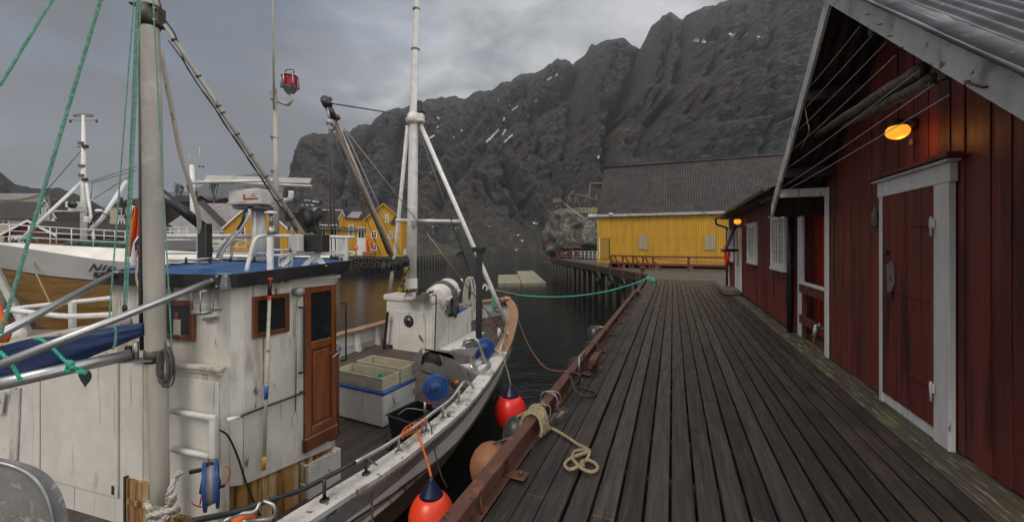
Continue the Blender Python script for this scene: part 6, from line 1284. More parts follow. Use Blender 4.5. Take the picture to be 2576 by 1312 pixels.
# heart door (the heart is a black sheet imitating the shade inside an opening)
A = loc(F2, hit(*R3l(375, 240), F2, 1, TY - .02)); C = loc(F2, hit(*R3l(828, 1140), F2, 1, TY - .02)); m = MB(); m.box(F2, (A.x, TY - .03, C.z), (C.x, TY - .009, zT - .03), 'clean_white', .5, .004)
m.box(F2, (C.x - .075, TY - .038, C.z + .03), (C.x - .045, TY - .03, C.z + .12), 'dark_steel'); hd = m.build('heart_door', dk)
m = MB(); hc = loc(F2, hit(*R3l(596, 300), F2, 1, TY - .03)); pts = []
for k in range(36):
    t = 2 * math.pi * k / 36; hx = 16 * math.sin(t) ** 3; hy = 13 * math.cos(t) - 5 * math.cos(2 * t) - 2 * math.cos(3 * t) - math.cos(4 * t); pts.append(W(F2, hc.x + hx * .0068, TY - .0325, hc.z + hy * .0068))
m.slab(pts, W(F2, 0, .004, 0) - W(F2, 0, 0, 0), 'text_black'); m.build('heart_shade_sheet', dk)
m = MB(); A = loc(F2, hit(*R3l(272, 300), F2, 1, TY - .02)); m.box(F2, (A.x - .002, TY - .0125, -1.2), (A.x + .002, TY - .008, zT - .03), 'dark_steel')
for z_ in (.20, -.30, -.85): q = loc(F2, hit(*R3l(365, 400), F2, 1, TY - .03)); m.lathe(W(F2, q.x, TY - .02, z_), W(F2, q.x, TY - .005, z_), [(0, .008), (1, .008)], 'rust_bright', 8)
m.build('panel_joint', dk)
m = MB(); A = loc(F2, hit(318, 1203, F2, 1, TY - .03)); C = loc(F2, hit(375, 1300, F2, 1, TY - .03)); m.box(F2, (A.x, TY - .03, -1.3), (C.x + .1, TY - .0, A.z), 'rust_white', .5); m.box(F2, (A.x + .08, TY - .07, A.z - .22), (C.x + .1, TY - .03, A.z - .17), 'rust_white'); m.box(F2, (A.x - .03, TY - .04, -1.3), (A.x - .004, TY, A.z + .02), 'dark_steel'); m.box(F2, (C.x + .1, TY - .075, A.z - .27), (xr, TY - .02, A.z - .22), 'rust_white'); m.build('rusty_footing', dk)
m = MB(); m.slab([hit(x_, y_, F2, 1, TY - .03) for x_, y_ in ((29, 975), (48, 975), (40, 1160), (22, 1160))], W(F2, 0, .015, 0) - W(F2, 0, 0, 0), 'worn_white'); m.slab([hit(x_, y_, F2, 1, TY - .045) for x_, y_ in ((0, 985), (12, 985), (4, 1040), (-10, 1040))], W(F2, 0, .01, 0) - W(F2, 0, 0, 0), 'worn_white'); m.build('slanting_batten', dk)
# reel by the ladder
def reel(c, ax, R_, w_, lab, back='black_plastic', line=None):
    c = Vector(c); ax = Vector(ax).normalized(); F_ = Matrix.Translation(c); t = thing('line_reel', F_, lab, 'reel', 'blue plastic hand line reels')
    for s_ in (-1, 1):
        m = MB(); o = c + ax * (w_ / 2 * s_); m.lathe(o - ax * .006, o + ax * .006, [(0, R_), (.5, R_ * 1.03), (1, R_)], 'blue_plastic', 30); m.lathe(o + ax * .006 * s_, o + ax * .012 * s_, [(0, R_ * .98), (1, R_ * .93)], 'blue_plastic', 30); m.lathe(o + ax * .006 * s_, o + ax * .016 * s_, [(0, R_ * .55), (1, R_ * .5)], 'blue_plastic', 24); v0 = ax.cross(Vector((0, 0, 1))).normalized(); v1 = v0.cross(ax); [m.tube([o + ax * .012 * s_ + (v0 * math.cos(q) + v1 * math.sin(q)) * R_ * rr_ for q in np.linspace(0, 6.283, 29)[:-1]], .006, mt_, 6, closed=True) for rr_, mt_ in ((.98, 'blue_plastic'), (.80, 'navy'), (.58, 'navy'))]; m.lathe(o, o + ax * .034 * s_, [(0, R_ * .07), (1, R_ * .07)], 'grey_wood', 8); m.lathe(o, o + ax * .03 * s_, [(0, R_ * .2), (.8, R_ * .2), (1, R_ * .12)], 'black_plastic', 14); m.build('flange', t)
    m = MB(); m.lathe(c - ax * w_ / 2, c + ax * w_ / 2, [(0, R_ * .78), (1, R_ * .78)], line or 'rope_grey', 20); m.build('line', t)
    v = ax.cross(Vector((0, 0, 1))).normalized(); m = MB(); m.beam(c + v * R_ * .45 + ax * w_ * .5, c + v * R_ * .45 + ax * (w_ * .5 + .06), .02, .02, 'black_plastic'); m.build('crank', t); return t
tr = reel(Pd(531, 1218, 3.42), (.80, .58, .04), .20, .075, 'blue reel with orange line standing below the white ladder frame', line='cable_grey')
m = MB(); c = Pd(531, 1218, 3.42); 
for a0_ in (.2, 2.3): m.tube([c + Vector((.93, -.30, 0)).normalized() * .02 * math.sin(q * 3) + (Vector((0, 0, 1)) * math.sin(q + a0_) + Vector((.3, .95, 0)) * -math.cos(q + a0_)) * .162 for q in np.linspace(2.2, 3.6, 9)], .006, 'rope_orange', 5)
m.build('orange_line', tr)
m = MB(); m.slab([Pd(513, 1166, 3.5), Pd(500, 1240, 3.5), Pd(520, 1248, 3.5), Pd(528, 1170, 3.5)], (0, .05, 0), 'black_plastic'); m.beam(Pd(479, 1186, 3.45), Pd(516, 1178, 3.45), .03, .03, 'black_plastic'); m.tube([Pd(507, 1243, 3.45), Pd(503, 1268, 3.45)], .006, 'fender_red', 6); m.build('reel_bracket', tr)
# ---------------- grey cover bottom left
m = MB(); oc = [(-60, 1156), (-10, 1156), (35, 1164), (80, 1184), (112, 1216), (134, 1262), (146, 1330), (150, 1420), (-60, 1420)]

mk('galv_cover', (.24, .23, .215), (.14, .133, .122), 4, .6, .1, bump=.4, bscale=20, spots=(.34, .33, .31), sthr=.54, sscale=14, ssoft=.12)
sp = smooth_path([Vector((x, y, 0)) for x, y in oc[:-1]], 5); face = [Pd(p.x, p.y, 2.35) for p in sp] + [Pd(-60, 1420, 2.35)]
rim = [Pd(p.x + 6 * min(1, max(0, (p.x + 20) / 120)), p.y - 6, 2.37) for p in sp]; m = MB(); m.slab(face, (0, -.012, 0), 'galv_cover', None)
vs = []; 
for a_, b_ in zip(face[:-1], rim): vs += [a_, b_, b_ + Vector((.02, .03, -.03))]
m.add(vs, [(3*i+q, 3*i+3+q, 3*i+4+q, 3*i+1+q) for i in range(len(rim) - 1) for q in (0, 1)], 'galv_cover', True)
m.tube([p + Vector((0, -.02, 0)) for p in face[:-1]], .012, 'galv', 6); m.build('winch_cover', F=Matrix.Translation(Pd(60, 1300, 2.4)), label='rounded worn grey metal cover in the bottom left corner', cat='cover')
# port rails behind
pr = part('port_railing', lambda m: (m.tube(smooth_path([Pd(*p, 5.6) for p in ((10, 786), (40, 776), (163, 762), (305, 747))], 3), .034, 'white_pipe', 8), m.tube(smooth_path([Pd(*p, 5.2) for p in ((25, 779), (100, 788), (174, 795), (294, 790))], 3), .036, 'white_pipe', 8)))
for x_, y0_, y1_ in ((182, 763, 836), (53, 786, 866)): part('port_railing_post', lambda m: m.beam(Pd(x_, y0_, 5.4), Pd(x_, y1_ + 80, 5.4), .06, .05, 'white_pipe', up=Vector((0, 1, 0))))
part('vent_cowl', lambda m: (m.tube([Pd(40, 850, 4.6), Pd(40, 960, 4.6)], .06, 'clean_white', 12), m.ball(Pd(40, 842, 4.6), (.09, .09, .09), 'clean_white', 12)))
part('aft_grating', lambda m: m.slab([Pd(40, 828, 5.3), Pd(310, 828, 5.3), Pd(310, 905, 4.7), Pd(40, 905, 4.7)], (0, 0, -.05), 'grey_wood'))
# orange things
m = MB(); c = Pd(6, 815, 3.0); m.slab([Pd(*p, 3.0) for p in ((-60, 720), (-14, 752), (-2, 790), (12, 825), (18, 842), (10, 862), (-60, 868))], (0, .03, 0), 'orange_cloth', None, True); m.build('orange_float', F=Matrix.Translation(c), label='bright orange buoy end at the left picture edge', cat='buoy')
def cloth(m):
    N_, K_ = 14, 10; vs = []; prof = [(337, 520, 343), (333, 545, 348), (328, 580, 352), (322, 610, 352), (318, 632, 350), (325, 646, 346)]
    for i in range(N_ + 1):
        t = i / N_ * (len(prof) - 1); a_ = int(min(t, len(prof) - 2)); f = t - a_; l = prof[a_][0] * (1 - f) + prof[a_ + 1][0] * f - 2; y = prof[a_][1] * (1 - f) + prof[a_ + 1][1] * f; r_ = prof[a_][2] * (1 - f) + prof[a_ + 1][2] * f + 12
        for j in range(K_ + 1): vs.append(Pd(l + (r_ - l) * j / K_, y, 4.45 + .05 * math.sin(j * 1.7 + i * .2)))
    o = len(vs); vs += [Vector(v) + Vector((0, .02, 0)) for v in vs[:o]]; R_ = K_ + 1
    fs = [(i*R_+j, i*R_+j+1, (i+1)*R_+j+1, (i+1)*R_+j) for i in range(N_) for j in range(K_)]; fs += [tuple(q + o for q in f)[::-1] for f in fs]
    m.add(vs, fs, 'orange_cloth', True)
m = MB(); cloth(m); m.slab([Pd(*p, 4.36) for p in ((338, 612), (346, 600), (352, 590), (352, 610), (344, 618), (346, 628), (340, 630))], (0, .005, 0), 'text_black'); m.build('orange_flag', F=Matrix.Translation(Pd(335, 600, 4.5)), label='orange cloth flag with black patch hanging behind the mast', cat='flag')
part('aft_stanchion', lambda m: m.tube(smooth_path([Pd(335, 672, 4.4), Pd(338, 640, 4.4), Pd(345, 608, 4.4), Pd(362, 592, 4.45), Pd(385, 588, 4.5)], 4), .026, 'white_pipe', 9))
part('hanging_cable', lambda m: [m.tube(smooth_path([Pd(350 + k, 640, 4.0), Pd(344 + k, 672, 3.95), Pd(343 + k, 700, 3.9), Pd(350 + k, 730, 3.85), Pd(358, 760, 3.8)], 4), .008, ('hose_yellow', 'black_plastic', 'cable_grey')[k % 3], 6) for k in range(3)])

# ---------------- foredeck cabin, mast, derrick
Rf = rg(950, 750, .3429)
FC = frame(-1.81, 9.14, FBANG)    # x right, y forward, origin front right corner
zc0 = -.92; zc1 = .35
m = MB(); m.box(FC, (-1.50, .0, zc0), (0, .55, zc1 - .10), 'clean_white', .5, .02)
prof = [(.55, zc0), (.55, zc1 - .12), (.62, .20), (.70, .02), (.80, -.16), (.95, -.20), (1.62, -.12), (1.62, zc0 + .12)]
m.slab([W(FC, 0, u_, z_) for u_, z_ in prof], W(FC, -1.5, 0, 0) - W(FC, 0, 0, 0), 'clean_white')
m.slab([W(FC, .02, 0.15, zc0), W(FC, .02, 1.7, zc0 + .12), W(FC, .35, 1.75, zc0 + .10), W(FC, .35, .2, zc0 - .02)], (0, 0, .035), 'clean_white')
fc = m.build('fore_cabin', boat)
m = MB(); m.box(FC, (-1.56, -.04, zc1 - .14), (.03, .58, zc1 - .02), 'clean_white', None, .015); m.box(FC, (-1.53, -.02, zc1 - .02), (.0, .56, zc1), 'worn_white'); m.build('coaming', fc)
m = MB(); m.box(FC, (-1.47, .82, -.195), (-.03, 1.60, -.12), 'roof_blue', None, .01); m.build('blue_seat', fc)
p1 = loc(FC, hit(*Rf(455, 350), FC, 1, 0)); p2 = loc(FC, hit(*Rf(720, 720), FC, 1, 0)); m = MB(); m.box(FC, (p1.x, -.025, p2.z), (p2.x, -.002, p1.z), 'clean_white', None, .012); pd = m.build('cabin_door', fc)
c = hit(*Rf(582, 444), FC, 1, -.03); n_ = (W(FC, 0, -1, 0) - W(FC, 0, 0, 0)); m = MB(); m.lathe(c - n_ * .01, c + n_ * .02, [(0, .145), (.7, .145), (1, .12)], 'black_paint', 24); m.lathe(c + n_ * .02, c + n_ * .03, [(0, .088), (1, .085)], 'galv', 24); m.lathe(c + n_ * .03, c + n_ * .033, [(0, .07), (1, .07)], 'glass_dark', 24); m.build('porthole', fc)
m = MB(); a_, b_ = hit(*Rf(668, 560), FC, 1, -.05), hit(*Rf(695, 608), FC, 1, -.05); m.beam(a_, b_, .03, .03, 'black_plastic', up=Vector((0, 1, 0))); m.build('door_lever', fc)
for y_ in (440, 690): m = MB(); c = hit(*Rf(445, y_), FC, 1, -.03); m.tube([c - Vector((.06, 0, 0)), c + Vector((.06, 0, 0))], .018, 'steel', 6); m.build('hinge', fc)
m = MB(); m.tube(smooth_path([hit(*Rf(775, 228), FC, 1, -.1), hit(*Rf(805, 235), FC, 1, -.1), hit(*Rf(806, 300), FC, 1, -.1), hit(*Rf(800, 500), FC, 1, -.1), hit(*Rf(795, 680), FC, 1, -.1)], 4), .015, 'black_paint', 6); m.build('drain_pipe', fc)
m = MB(); m.beam(hit(*Rf(410, 370), FC, 1, -.12), hit(*Rf(378, 700), FC, 1, -.12), .06, .05, 'black_worn', up=Vector((0, 1, 0))); m.build('black_bar', fc)
fm = part('foremast', lambda m: m.tube([Pd(1052, -230, 9.3), Pd(1049, 0, 9.3), Pd(1044, 150, 9.3), Pd(1041, 290, 9.3), Pd(1038, 500, 9.3), Pd(1034, 745, 9.3)], [.05, .062, .082, .105, .118, .12], 'white_pipe', 18))
R2 = rg(1000, 0, .6098)
part('mast_collar', lambda m: (m.lathe(Pd(1040, 312, 9.3), Pd(1041, 285, 9.3), [(0, .15), (.3, .19), (.7, .17), (1, .12)], 'clean_white', 14), m.box(frame(*Pd(1056, 298, 9.25).xy, 0, Pd(1056, 298, 9.25).z), (-.06, -.1, -.1), (.10, .1, .1), 'clean_white', None, .02)), fm)
part('mast_band', lambda m: m.lathe(Pd(1045, 126, 9.3), Pd(1045, 122, 9.3), [(0, .10), (1, .10)], 'galv', 12), fm); part('mast_band', lambda m: m.lathe(Pd(1047, 25, 9.3), Pd(1047, 21, 9.3), [(0, .085), (1, .085)], 'galv', 12), fm)
part('mast_light', lambda m: (m.box(frame(*Pd(1056, 268, 9.3).xy, 0, Pd(1056, 268, 9.3).z), (-.05, -.06, -.13), (.05, .06, .13), 'black_paint', None, .01), m.box(frame(*Pd(1058, 282, 9.3).xy, 0, Pd(1058, 282, 9.3).z), (-.07, -.08, -.01), (.09, .08, .01), 'black_paint')), fm)
part('mast_base', lambda m: (m.lathe(Pd(1034, 752, 9.3), Pd(1034, 700, 9.3), [(0, .19), (.1, .19), (.15, .15), (1, .15)], 'clean_white', 14)), fm)
part('mast_leg', lambda m: m.tube([Pd(1058, 314, 9.3), Pd(1197, 633, 9.35), Pd(1234, 718, 9.35), Pd(1273, 812, 9.4)], .052, 'white_pipe', 9))
part('mast_leg', lambda m: m.tube([Pd(1026, 316, 9.35), Pd(994, 638, 10.2), Pd(978, 748, 10.5)], .048, 'white_pipe', 9))
part('cross_bar', lambda m: (m.tube([Pd(996, 554, 9.6), Pd(1162, 557, 9.35)], .042, 'white_pipe', 8), m.box(frame(*Pd(1041, 562, 9.15).xy, 0, Pd(1041, 562, 9.15).z), (-.05, -.03, -.08), (.07, .05, .07), 'galv')))
dk_ = part('derrick_boom', lambda m: (m.tube([Pd(986, 642, 8.9), Pd(905, 450, 8.1), Pd(843, 303, 7.5)], .052, 'mast_paint', 12), m.tube([Pd(980, 645, 8.88), Pd(838, 312, 7.46)], .012, 'rust_bright', 5)))
part('derrick_head', lambda m: (m.tube([Pd(844, 305, 7.5), Pd(820, 256, 7.35)], .068, 'black_worn', 12), m.lathe(Pd(824, 262, 7.3), Pd(818, 252, 7.5), [(0, .09), (1, .09)], 'black_worn', 12), m.ball(Pd(829, 250, 7.35), .05, 'black_paint', 10), m.tube([Pd(832, 256, 7.3), Pd(842, 262, 7.4)], .016, 'galv', 6), m.tube([Pd(848, 290, 7.4), Pd(853, 300, 7.4)], .035, 'rust', 6)), dk_)
part('derrick_pulley', lambda m: (m.lathe(Pd(830, 309, 7.2), Pd(832, 309, 7.38), [(0, .055), (.2, .075), (.8, .075), (1, .055)], 'galv', 14), m.slab([Pd(824, 300, 7.2), Pd(838, 300, 7.2), Pd(841, 316, 7.2), Pd(835, 326, 7.2), Pd(826, 324, 7.2), Pd(822, 312, 7.2)], (0, .1, 0), 'galv'), m.lathe(Pd(833, 311, 7.1), Pd(833, 311, 7.2), [(0, .02), (1, .02)], 'rust', 8), m.tube([Pd(824, 270, 7.3), Pd(826, 284, 7.3), Pd(829, 300, 7.28)], .022, 'rope_orange', 7) if False else m.tube([Pd(824, 272, 7.3), Pd(829, 300, 7.28)], .022, 'galv', 6)), dk_)
def wires(m):
    for a_, b_, d0, d1, r_, mt in (((845, 262), (1026, 291), 7.45, 9.2, .016, 'wire'), ((834, 325), (957, 640), 7.3, 8.7, .008, 'wire'), ((828, 322), (834, 650), 7.3, 8.4, .011, 'wire'), ((833, 325), (845, 650), 7.3, 8.4, .011, 'wire'), ((842, 316), (1006, 640), 7.5, 8.8, .007, 'wire'),
        ((860, 312), (1010, 640), 7.5, 9.0, .007, 'string'), ((866, 322), (1073, 585), 7.5, 8.9, .010, 'rope_tan'), ((1073, 585), (1163, 705), 8.9, 9.2, .010, 'rope_tan'), ((1052, 322), (1184, 690), 9.2, 9.3, .014, 'wire'), ((1163, 705), (1276, 846), 9.2, 8.9, .015, 'rust'), ((845, 300), (975, 640), 7.42, 8.75, .009, 'wire')):
        m.tube([Pd(*a_, d0), Pd(*b_, d1)], r_, mt, 5)
    m.tube([Pd(1160, 700, 9.2), Pd(1166, 712, 9.2)], .025, 'steel', 6)
part('rigging_wires', wires)
def winch(m):
    for (x_, y_, r_, d) in ((972, 672, .10, 8.75), (998, 665, .13, 8.8), (1018, 658, .10, 8.85)): c = Pd(x_, y_, d); m.lathe(c - Vector((.06, .05, 0)), c + Vector((.06, .05, 0)), [(0, r_), (.2, r_), (.22, r_ * .7), (.8, r_ * .7), (.82, r_), (1, r_)], 'black_rubber', 16)
    m.lathe(Pd(965, 668, 8.8), Pd(1025, 664, 8.9), [(0, .07), (1, .07)], 'dark_steel', 10); m.box(frame(*Pd(992, 672, 8.9).xy, .1, Pd(992, 672, 8.9).z), (-.18, -.06, -.08), (.2, .1, .05), 'dark_steel', None, .02)
    for k in range(6): q = random.uniform(968, 1022); m.tube(smooth_path([Pd(q, 655, 8.7), Pd(q + random.uniform(-12, 12), 645, 8.7), Pd(q + random.uniform(-8, 14), 675, 8.68), Pd(q + random.uniform(-10, 10), 690, 8.7)], 4), .012, 'black_rubber', 5)
part('derrick_winch', winch)
part('hydraulic_hose', lambda m: (m.tube(smooth_path([Pd(*Rf(*p), 9.1) for p in ((560, 0), (550, 60), (545, 110), (515, 170), (510, 195), (560, 195), (630, 190))], 4), .04, 'hose_yellow', 9), [m.tube([Pd(*Rf(x_, y_), 9.06), Pd(*Rf(x_ + 14, y_ + 5), 9.06)], .043, 'black_plastic', 8) for x_, y_ in ((545, 60), (538, 110), (520, 150), (530, 195), (560, 194), (590, 192), (615, 190))]))
part('hydraulic_valve', lambda m: (m.box(frame(*Pd(*Rf(690, 230), 9.1).xy, -.4, Pd(*Rf(690, 240), 9.1).z), (-.12, -.08, -.1), (.14, .1, .08), 'grey_wood', None, .01), [m.tube(smooth_path([Pd(*Rf(635, 185 + 8 * k), 9.05), Pd(*Rf(660, 180 + 12 * k), 9.0), Pd(*Rf(690, 215 + 8 * k), 9.05)], 4), .012, 'black_plastic', 5) for k in range(4)], [m.tube([Pd(*Rf(680 + 14 * k, 200), 9.1), Pd(*Rf(684 + 14 * k, 150), 9.1)], .01, 'black_plastic', 5) for k in range(3)]))
part('black_post', lambda m: (m.beam(Pd(1204, 915, 8.2), Pd(1206, 632, 8.2), .125, .125, 'black_paint', up=Vector((0, 1, 0)), bev=.01), m.box(frame(*Pd(1206, 628, 8.2).xy, FBANG, Pd(1206, 628, 8.2).z), (-.125, -.1, -.05), (.11, .1, .06), 'black_paint', None, .01)))
# life raft canister
qn, qf = Pd(1095, 752, 9.35), Pd(1127, 729, 10.35); ax = (qf - qn).normalized(); c = (qn + qf) / 2; F_ = Matrix.Translation(c)
lr = thing('life_raft', F_, 'white life raft canister lashed on top of the fore cabin', 'life raft')
m = MB(); m.lathe(qn - ax * .02, qf + ax * .04, [(0, .20), (.015, .25), (.05, .29), (.10, .305), (.50, .31), (.51, .318), (.55, .318), (.56, .31), (.90, .305), (.91, .32), (.96, .32), (.97, .30), (1, .22)], 'clean_white', 36)
FL = Matrix.Translation(qn) @ Matrix(((ax.y, ax.x, 0, 0), (-ax.x, ax.y, 0, 0), (0, 0, 1, 0), (0, 0, 0, 1))); L_ = (qf - qn).length; dz_ = (qf - qn).z
m.slab([FL @ Vector(p) for p in ((-.355, .0, -.02), (.355, .0, -.02), (.355, L_, -.02 + dz_), (-.355, L_, -.02 + dz_))], (0, 0, .045), 'clean_white'); m.build('canister', lr)
side_ = ax.cross(Vector((0, 0, 1))).normalized(); up_ = side_.cross(ax); m = MB()
for k in range(8):
    o = qn.lerp(qf, .36 + .030 * k)
    m.tube([o + (side_ * math.cos(q) + up_ * math.sin(q)) * (.325 + .008 * math.sin(q * 5 + k)) + ax * .05 * math.sin(q * 2 + k) for q in np.linspace(-.5, math.pi + .3, 22)], .019, 'rope_grey', 6)
for k in range(8): o = qn.lerp(qf, .30 + .045 * k) + side_ * .34; m.tube(smooth_path([o + Vector((0, 0, .12)), o + Vector((.03, -.03, -.12)), o + Vector((-.01, 0, -.40 - .03 * k)), o + Vector((.05, .02, -.2))], 4), .020, 'rope_grey', 5)
m.build('net_lashing', lr)
q = Pd(*Rf(757, 215), 9.2); Fq = frame(q.x, q.y, .20, q.z); m = MB(); m.box(Fq, (-.06, -.003, -.13), (.10, .003, .09), 'white_wood'); m.prism(Fq, [(-.045, -.006), (.085, -.006), (.085, -.003), (-.045, -.003)], [-.03, .01, .01, -.03], [.02, .065, .065, .02], 'text_black'); m.lathe(Fq @ Vector((-.02, -.007, .05)), Fq @ Vector((-.02, -.003, .05)), [(0, .016), (1, .016)], 'text_black', 10); [m.box(Fq, (-.045, -.005, -.06 - .02 * k), (.085, -.003, -.052 - .02 * k), 'text_red') for k in range(3)]; m.build('instruction_label', lr)
m = MB()
for s_ in (.2, .8): o = qn.lerp(qf, s_); m.beam(o - side_ * .3 + Vector((0, 0, -.34)), o + side_ * .3 + Vector((0, 0, -.34)), .06, .08, 'galv')
m.build('cradle', lr)
m = MB(); m.tube([Pd(*Rf(940, 255), 9.7), Pd(*Rf(940, 380), 9.7), Pd(*Rf(915, 405), 9.6), Pd(*Rf(895, 300), 9.6)], .02, 'net_green', 6); m.tube([Pd(*Rf(975, 245), 9.9), Pd(*Rf(992, 375), 9.9), Pd(*Rf(920, 400), 9.7)], .028, 'net_green', 6); m.build('lashing_frame', lr)
# rope hank by the stem, foredeck ropes
m = MB(); c = Pd(*Rf(1085, 230), 11.5); coil(c, .16, .52, 9, 'rope_white', m, .02, jit=.35); m.build('rope_hank', F=Matrix.Translation(c), label='hank of off white rope hanging behind the black post', cat='rope')
m = MB(); m.tube(smooth_path([Pd(*Rf(*p), 10.6) for p in ((1090, 465), (1180, 462), (1290, 465), (1310, 480), (1280, 490), (1275, 505), (1310, 508))], 5), .022, 'rope_red', 6); m.build('red_hose', F=Matrix.Translation(Pd(1213, 829, 10.6)), label='thin red hose lying on the foredeck', cat='hose')
m = MB(); m.tube(smooth_path([Pd(*Rf(*p), 10.9) for p in ((1330, 300), (1345, 280), (1400, 272), (1330, 300), (1290, 340), (1310, 370), (1330, 350), (1290, 330))], 5), .022, 'rope_red', 6); m.tube(smooth_path([Pd(*Rf(*p), 11.1) for p in ((1270, 240), (1280, 280), (1275, 330), (1290, 350))], 4), .05, 'rope_bright', 7); m.build('bow_lashings', F=Matrix.Translation(Pd(1256, 770, 11)), label='green and red rope wound at the starboard bow frames', cat='rope')
part('bow_cleat', lambda m: [m.beam(Pd(*Rf(x0, y0), 12.6), Pd(*Rf(x1, y1), 12.6), .05, .05, 'clean_white') for x0, y0, x1, y1 in ((1185, 180, 1205, 140), (1205, 140, 1235, 175), (1150, 130, 1180, 165), (1215, 190, 1250, 165))])
part('deck_bitt', lambda m: m.tube([Pd(*Rf(1325, 580), 9.4), Pd(*Rf(1328, 500), 9.4)], .05, 'white_pipe', 8))
# green mooring line to the wharf
A = Pd(*Rf(1290, 205), 12.6); Bp = hz(1628, 700, .16); R3g = rg(1400, 450, .4192)
m = MB(); pts = sagline(A, Bp, .42, 16); m.rope(pts, .032, 'rope_bright', step=.08); kn = [Bp, Bp + Vector((.12, .1, .02)), Bp + Vector((.3, 0, -.08)), Bp + Vector((.2, -.25, -.1)), Bp + Vector((-.05, -.1, .03)), Bp + Vector((.15, .15, .05)), Bp + Vector((.4, .1, -.1)), Bp + Vector((.25, -.15, -.05))]
m.rope(smooth_path(kn, 5), .03, 'rope_bright', step=.08); m.build('mooring_line', F=Matrix.Translation(A), label='bright green mooring line from the bow to the wharf corner', cat='rope')
m = MB(); m.tube(smooth_path([A + Vector((.0, 0, .02)), A.lerp(Bp, .02), A.lerp(Bp, .06) - Vector((0, 0, .08)), A.lerp(Bp, .10) - Vector((0, 0, .14))], 3), .06, 'rope_grey', 6); m.build('chafe_wrap', F=Matrix.Translation(A), label='grey chafe wrapping on the green line at the bow', cat='rope wrap')
m = MB(); A = B(sm(9.3) - .0, 9.3, zs(9.3)); m.tube(smooth_path([A, Pd(1325, 858, 8.2), Pd(1362, 915, 5.8), Pd(1400, 932, 4.8), hz(1438, 930, .15)], 6), .009, 'rust_bright', 6); m.build('bow_line', F=Matrix.Translation(A), label='thin reddish line sagging from the bow to the rail beam', cat='rope')
# ---------------- hauler (stainless)
hl = thing('line_hauler', frame(*Pd(1130, 930, 6.9).xy, FBANG, zd(5.5)), 'stainless steel line hauler with two hoops on the starboard rail', 'line hauler')
D0 = 6.7
def HP(x, y, d=0): return Pd(*Rf(x, y), D0 + d)
m = MB(); m.slab([HP(*p) for p in ((685, 668), (930, 712), (885, 790), (862, 825), (830, 818), (770, 790), (710, 782), (680, 830), (680, 860), (1040, 950), (1000, 850), (960, 760), (905, 700))], (0, .03, 0), 'steel')
m.slab([HP(*p) for p in ((685, 668), (1110, 730), (1160, 660), (900, 690))], (0, .03, 0), 'steel'); m.slab([HP(*p) for p in ((685, 668), (622, 740), (620, 850), (665, 852), (690, 760))], (0, .06, 0), 'steel'); m.slab([HP(*p) for p in ((680, 850), (1040, 950), (1060, 1000), (900, 940), (700, 870))], (0, .04, 0), 'steel'); m.build('side_plate', hl)
m = MB(); c = HP(775, 765, .1); m.lathe(c + Vector((0, -.06, 0)), c + Vector((0, .06, 0)), [(0, .17), (.3, .19), (.7, .19), (1, .17)], 'dark_steel', 24); m.tube([c + Vector((math.cos(q) * .19, -.08, math.sin(q) * .19)) for q in np.linspace(-.1, 3.3, 16)], .016, 'steel', 8); m.build('drum', hl)
m = MB(); m.lathe(HP(1085, 850, .1), HP(1195, 770, .45), [(0, .10), (1, .10)], 'steel', 20); m.build('roller', hl)
for pts in (((1010, 830), (950, 770), (928, 715), (950, 680), (1000, 665), (1050, 680), (1080, 720), (1110, 800), (1150, 870)), ((1035, 665), (1040, 615), (1070, 592), (1120, 592), (1150, 615), (1180, 690), (1215, 790))):
    m = MB(); m.tube(smooth_path([HP(*p, .05 if pts[0][0] < 1020 else .35) for p in pts], 4), .030, 'steel', 12); m.build('hoop', hl)
m = MB(); m.slab([HP(*p, -.02) for p in ((960, 780), (1145, 885), (1250, 790), (1255, 830), (1110, 960), (1060, 920), (985, 810))], (0, .03, 0), 'steel'); m.slab([HP(1145, 885, -.02), HP(1250, 790, .3), HP(1240, 760, .5), HP(1000, 800, .3), HP(965, 785)], (0, 0, -.02), 'steel'); m.lathe(HP(1068, 878, -.06), HP(1068, 878, -.02), [(0, .018), (1, .018)], 'black_paint', 10); m.build('tray', hl)
m = MB(); m.beam(HP(1000, 940, .1), HP(1000, 1060, .1), .12, .12, 'steel'); m.box(frame(*HP(1000, 1060, .1).xy, FBANG, zd(5.4)), (-.08, -.08, 0), (.08, .08, .35), 'steel'); m.build('pedestal', hl)
reel(Pd(1096.5, 974, 5.85), (.30, -.95, .12), .185, .09, 'blue reel with black hub, nearest on the starboard rail')
reel(Pd(1219, 875, 7.5), (.20, -.97, .10), .185, .09, 'blue reel behind the steel hoops, farther along the rail')
m = MB(); m.tube(smooth_path([Pd(*Rf(*p), 5.9) for p in ((715, 1070), (720, 1100), (740, 1120), (775, 1122))], 4), .012, 'fender_red', 6); m.build('red_strap', F=Matrix.Translation(Pd(1090, 1010, 5.9)), label='short red strap hanging under the nearest blue reel', cat='strap'); m = MB(); m.beam(Pd(*Rf(800, 1090), 5.9), Pd(*Rf(800, 1150), 5.9), .08, .05, 'steel'); m.tube([Pd(*Rf(715, 1105), 5.75), Pd(*Rf(716, 1230), 5.75)], .022, 'steel', 8); m.tube([Pd(*Rf(912, 925), 6.4), Pd(*Rf(960, 990), 6.3)], .03, 'dark_steel', 7); m.ball(Pd(*Rf(975, 945), 6.3), .035, 'rope_orange', 10); m.tube(smooth_path([Pd(*Rf(*p), 6.3) for p in ((905, 960), (940, 940), (960, 990), (1000, 1010), (985, 960))], 4), .012, 'dark_steel', 6); m.build('reel_stand', F=Matrix.Translation(Pd(1100, 1030, 5.9)), label='steel stand and shackles under the nearest blue reel', cat='stand')
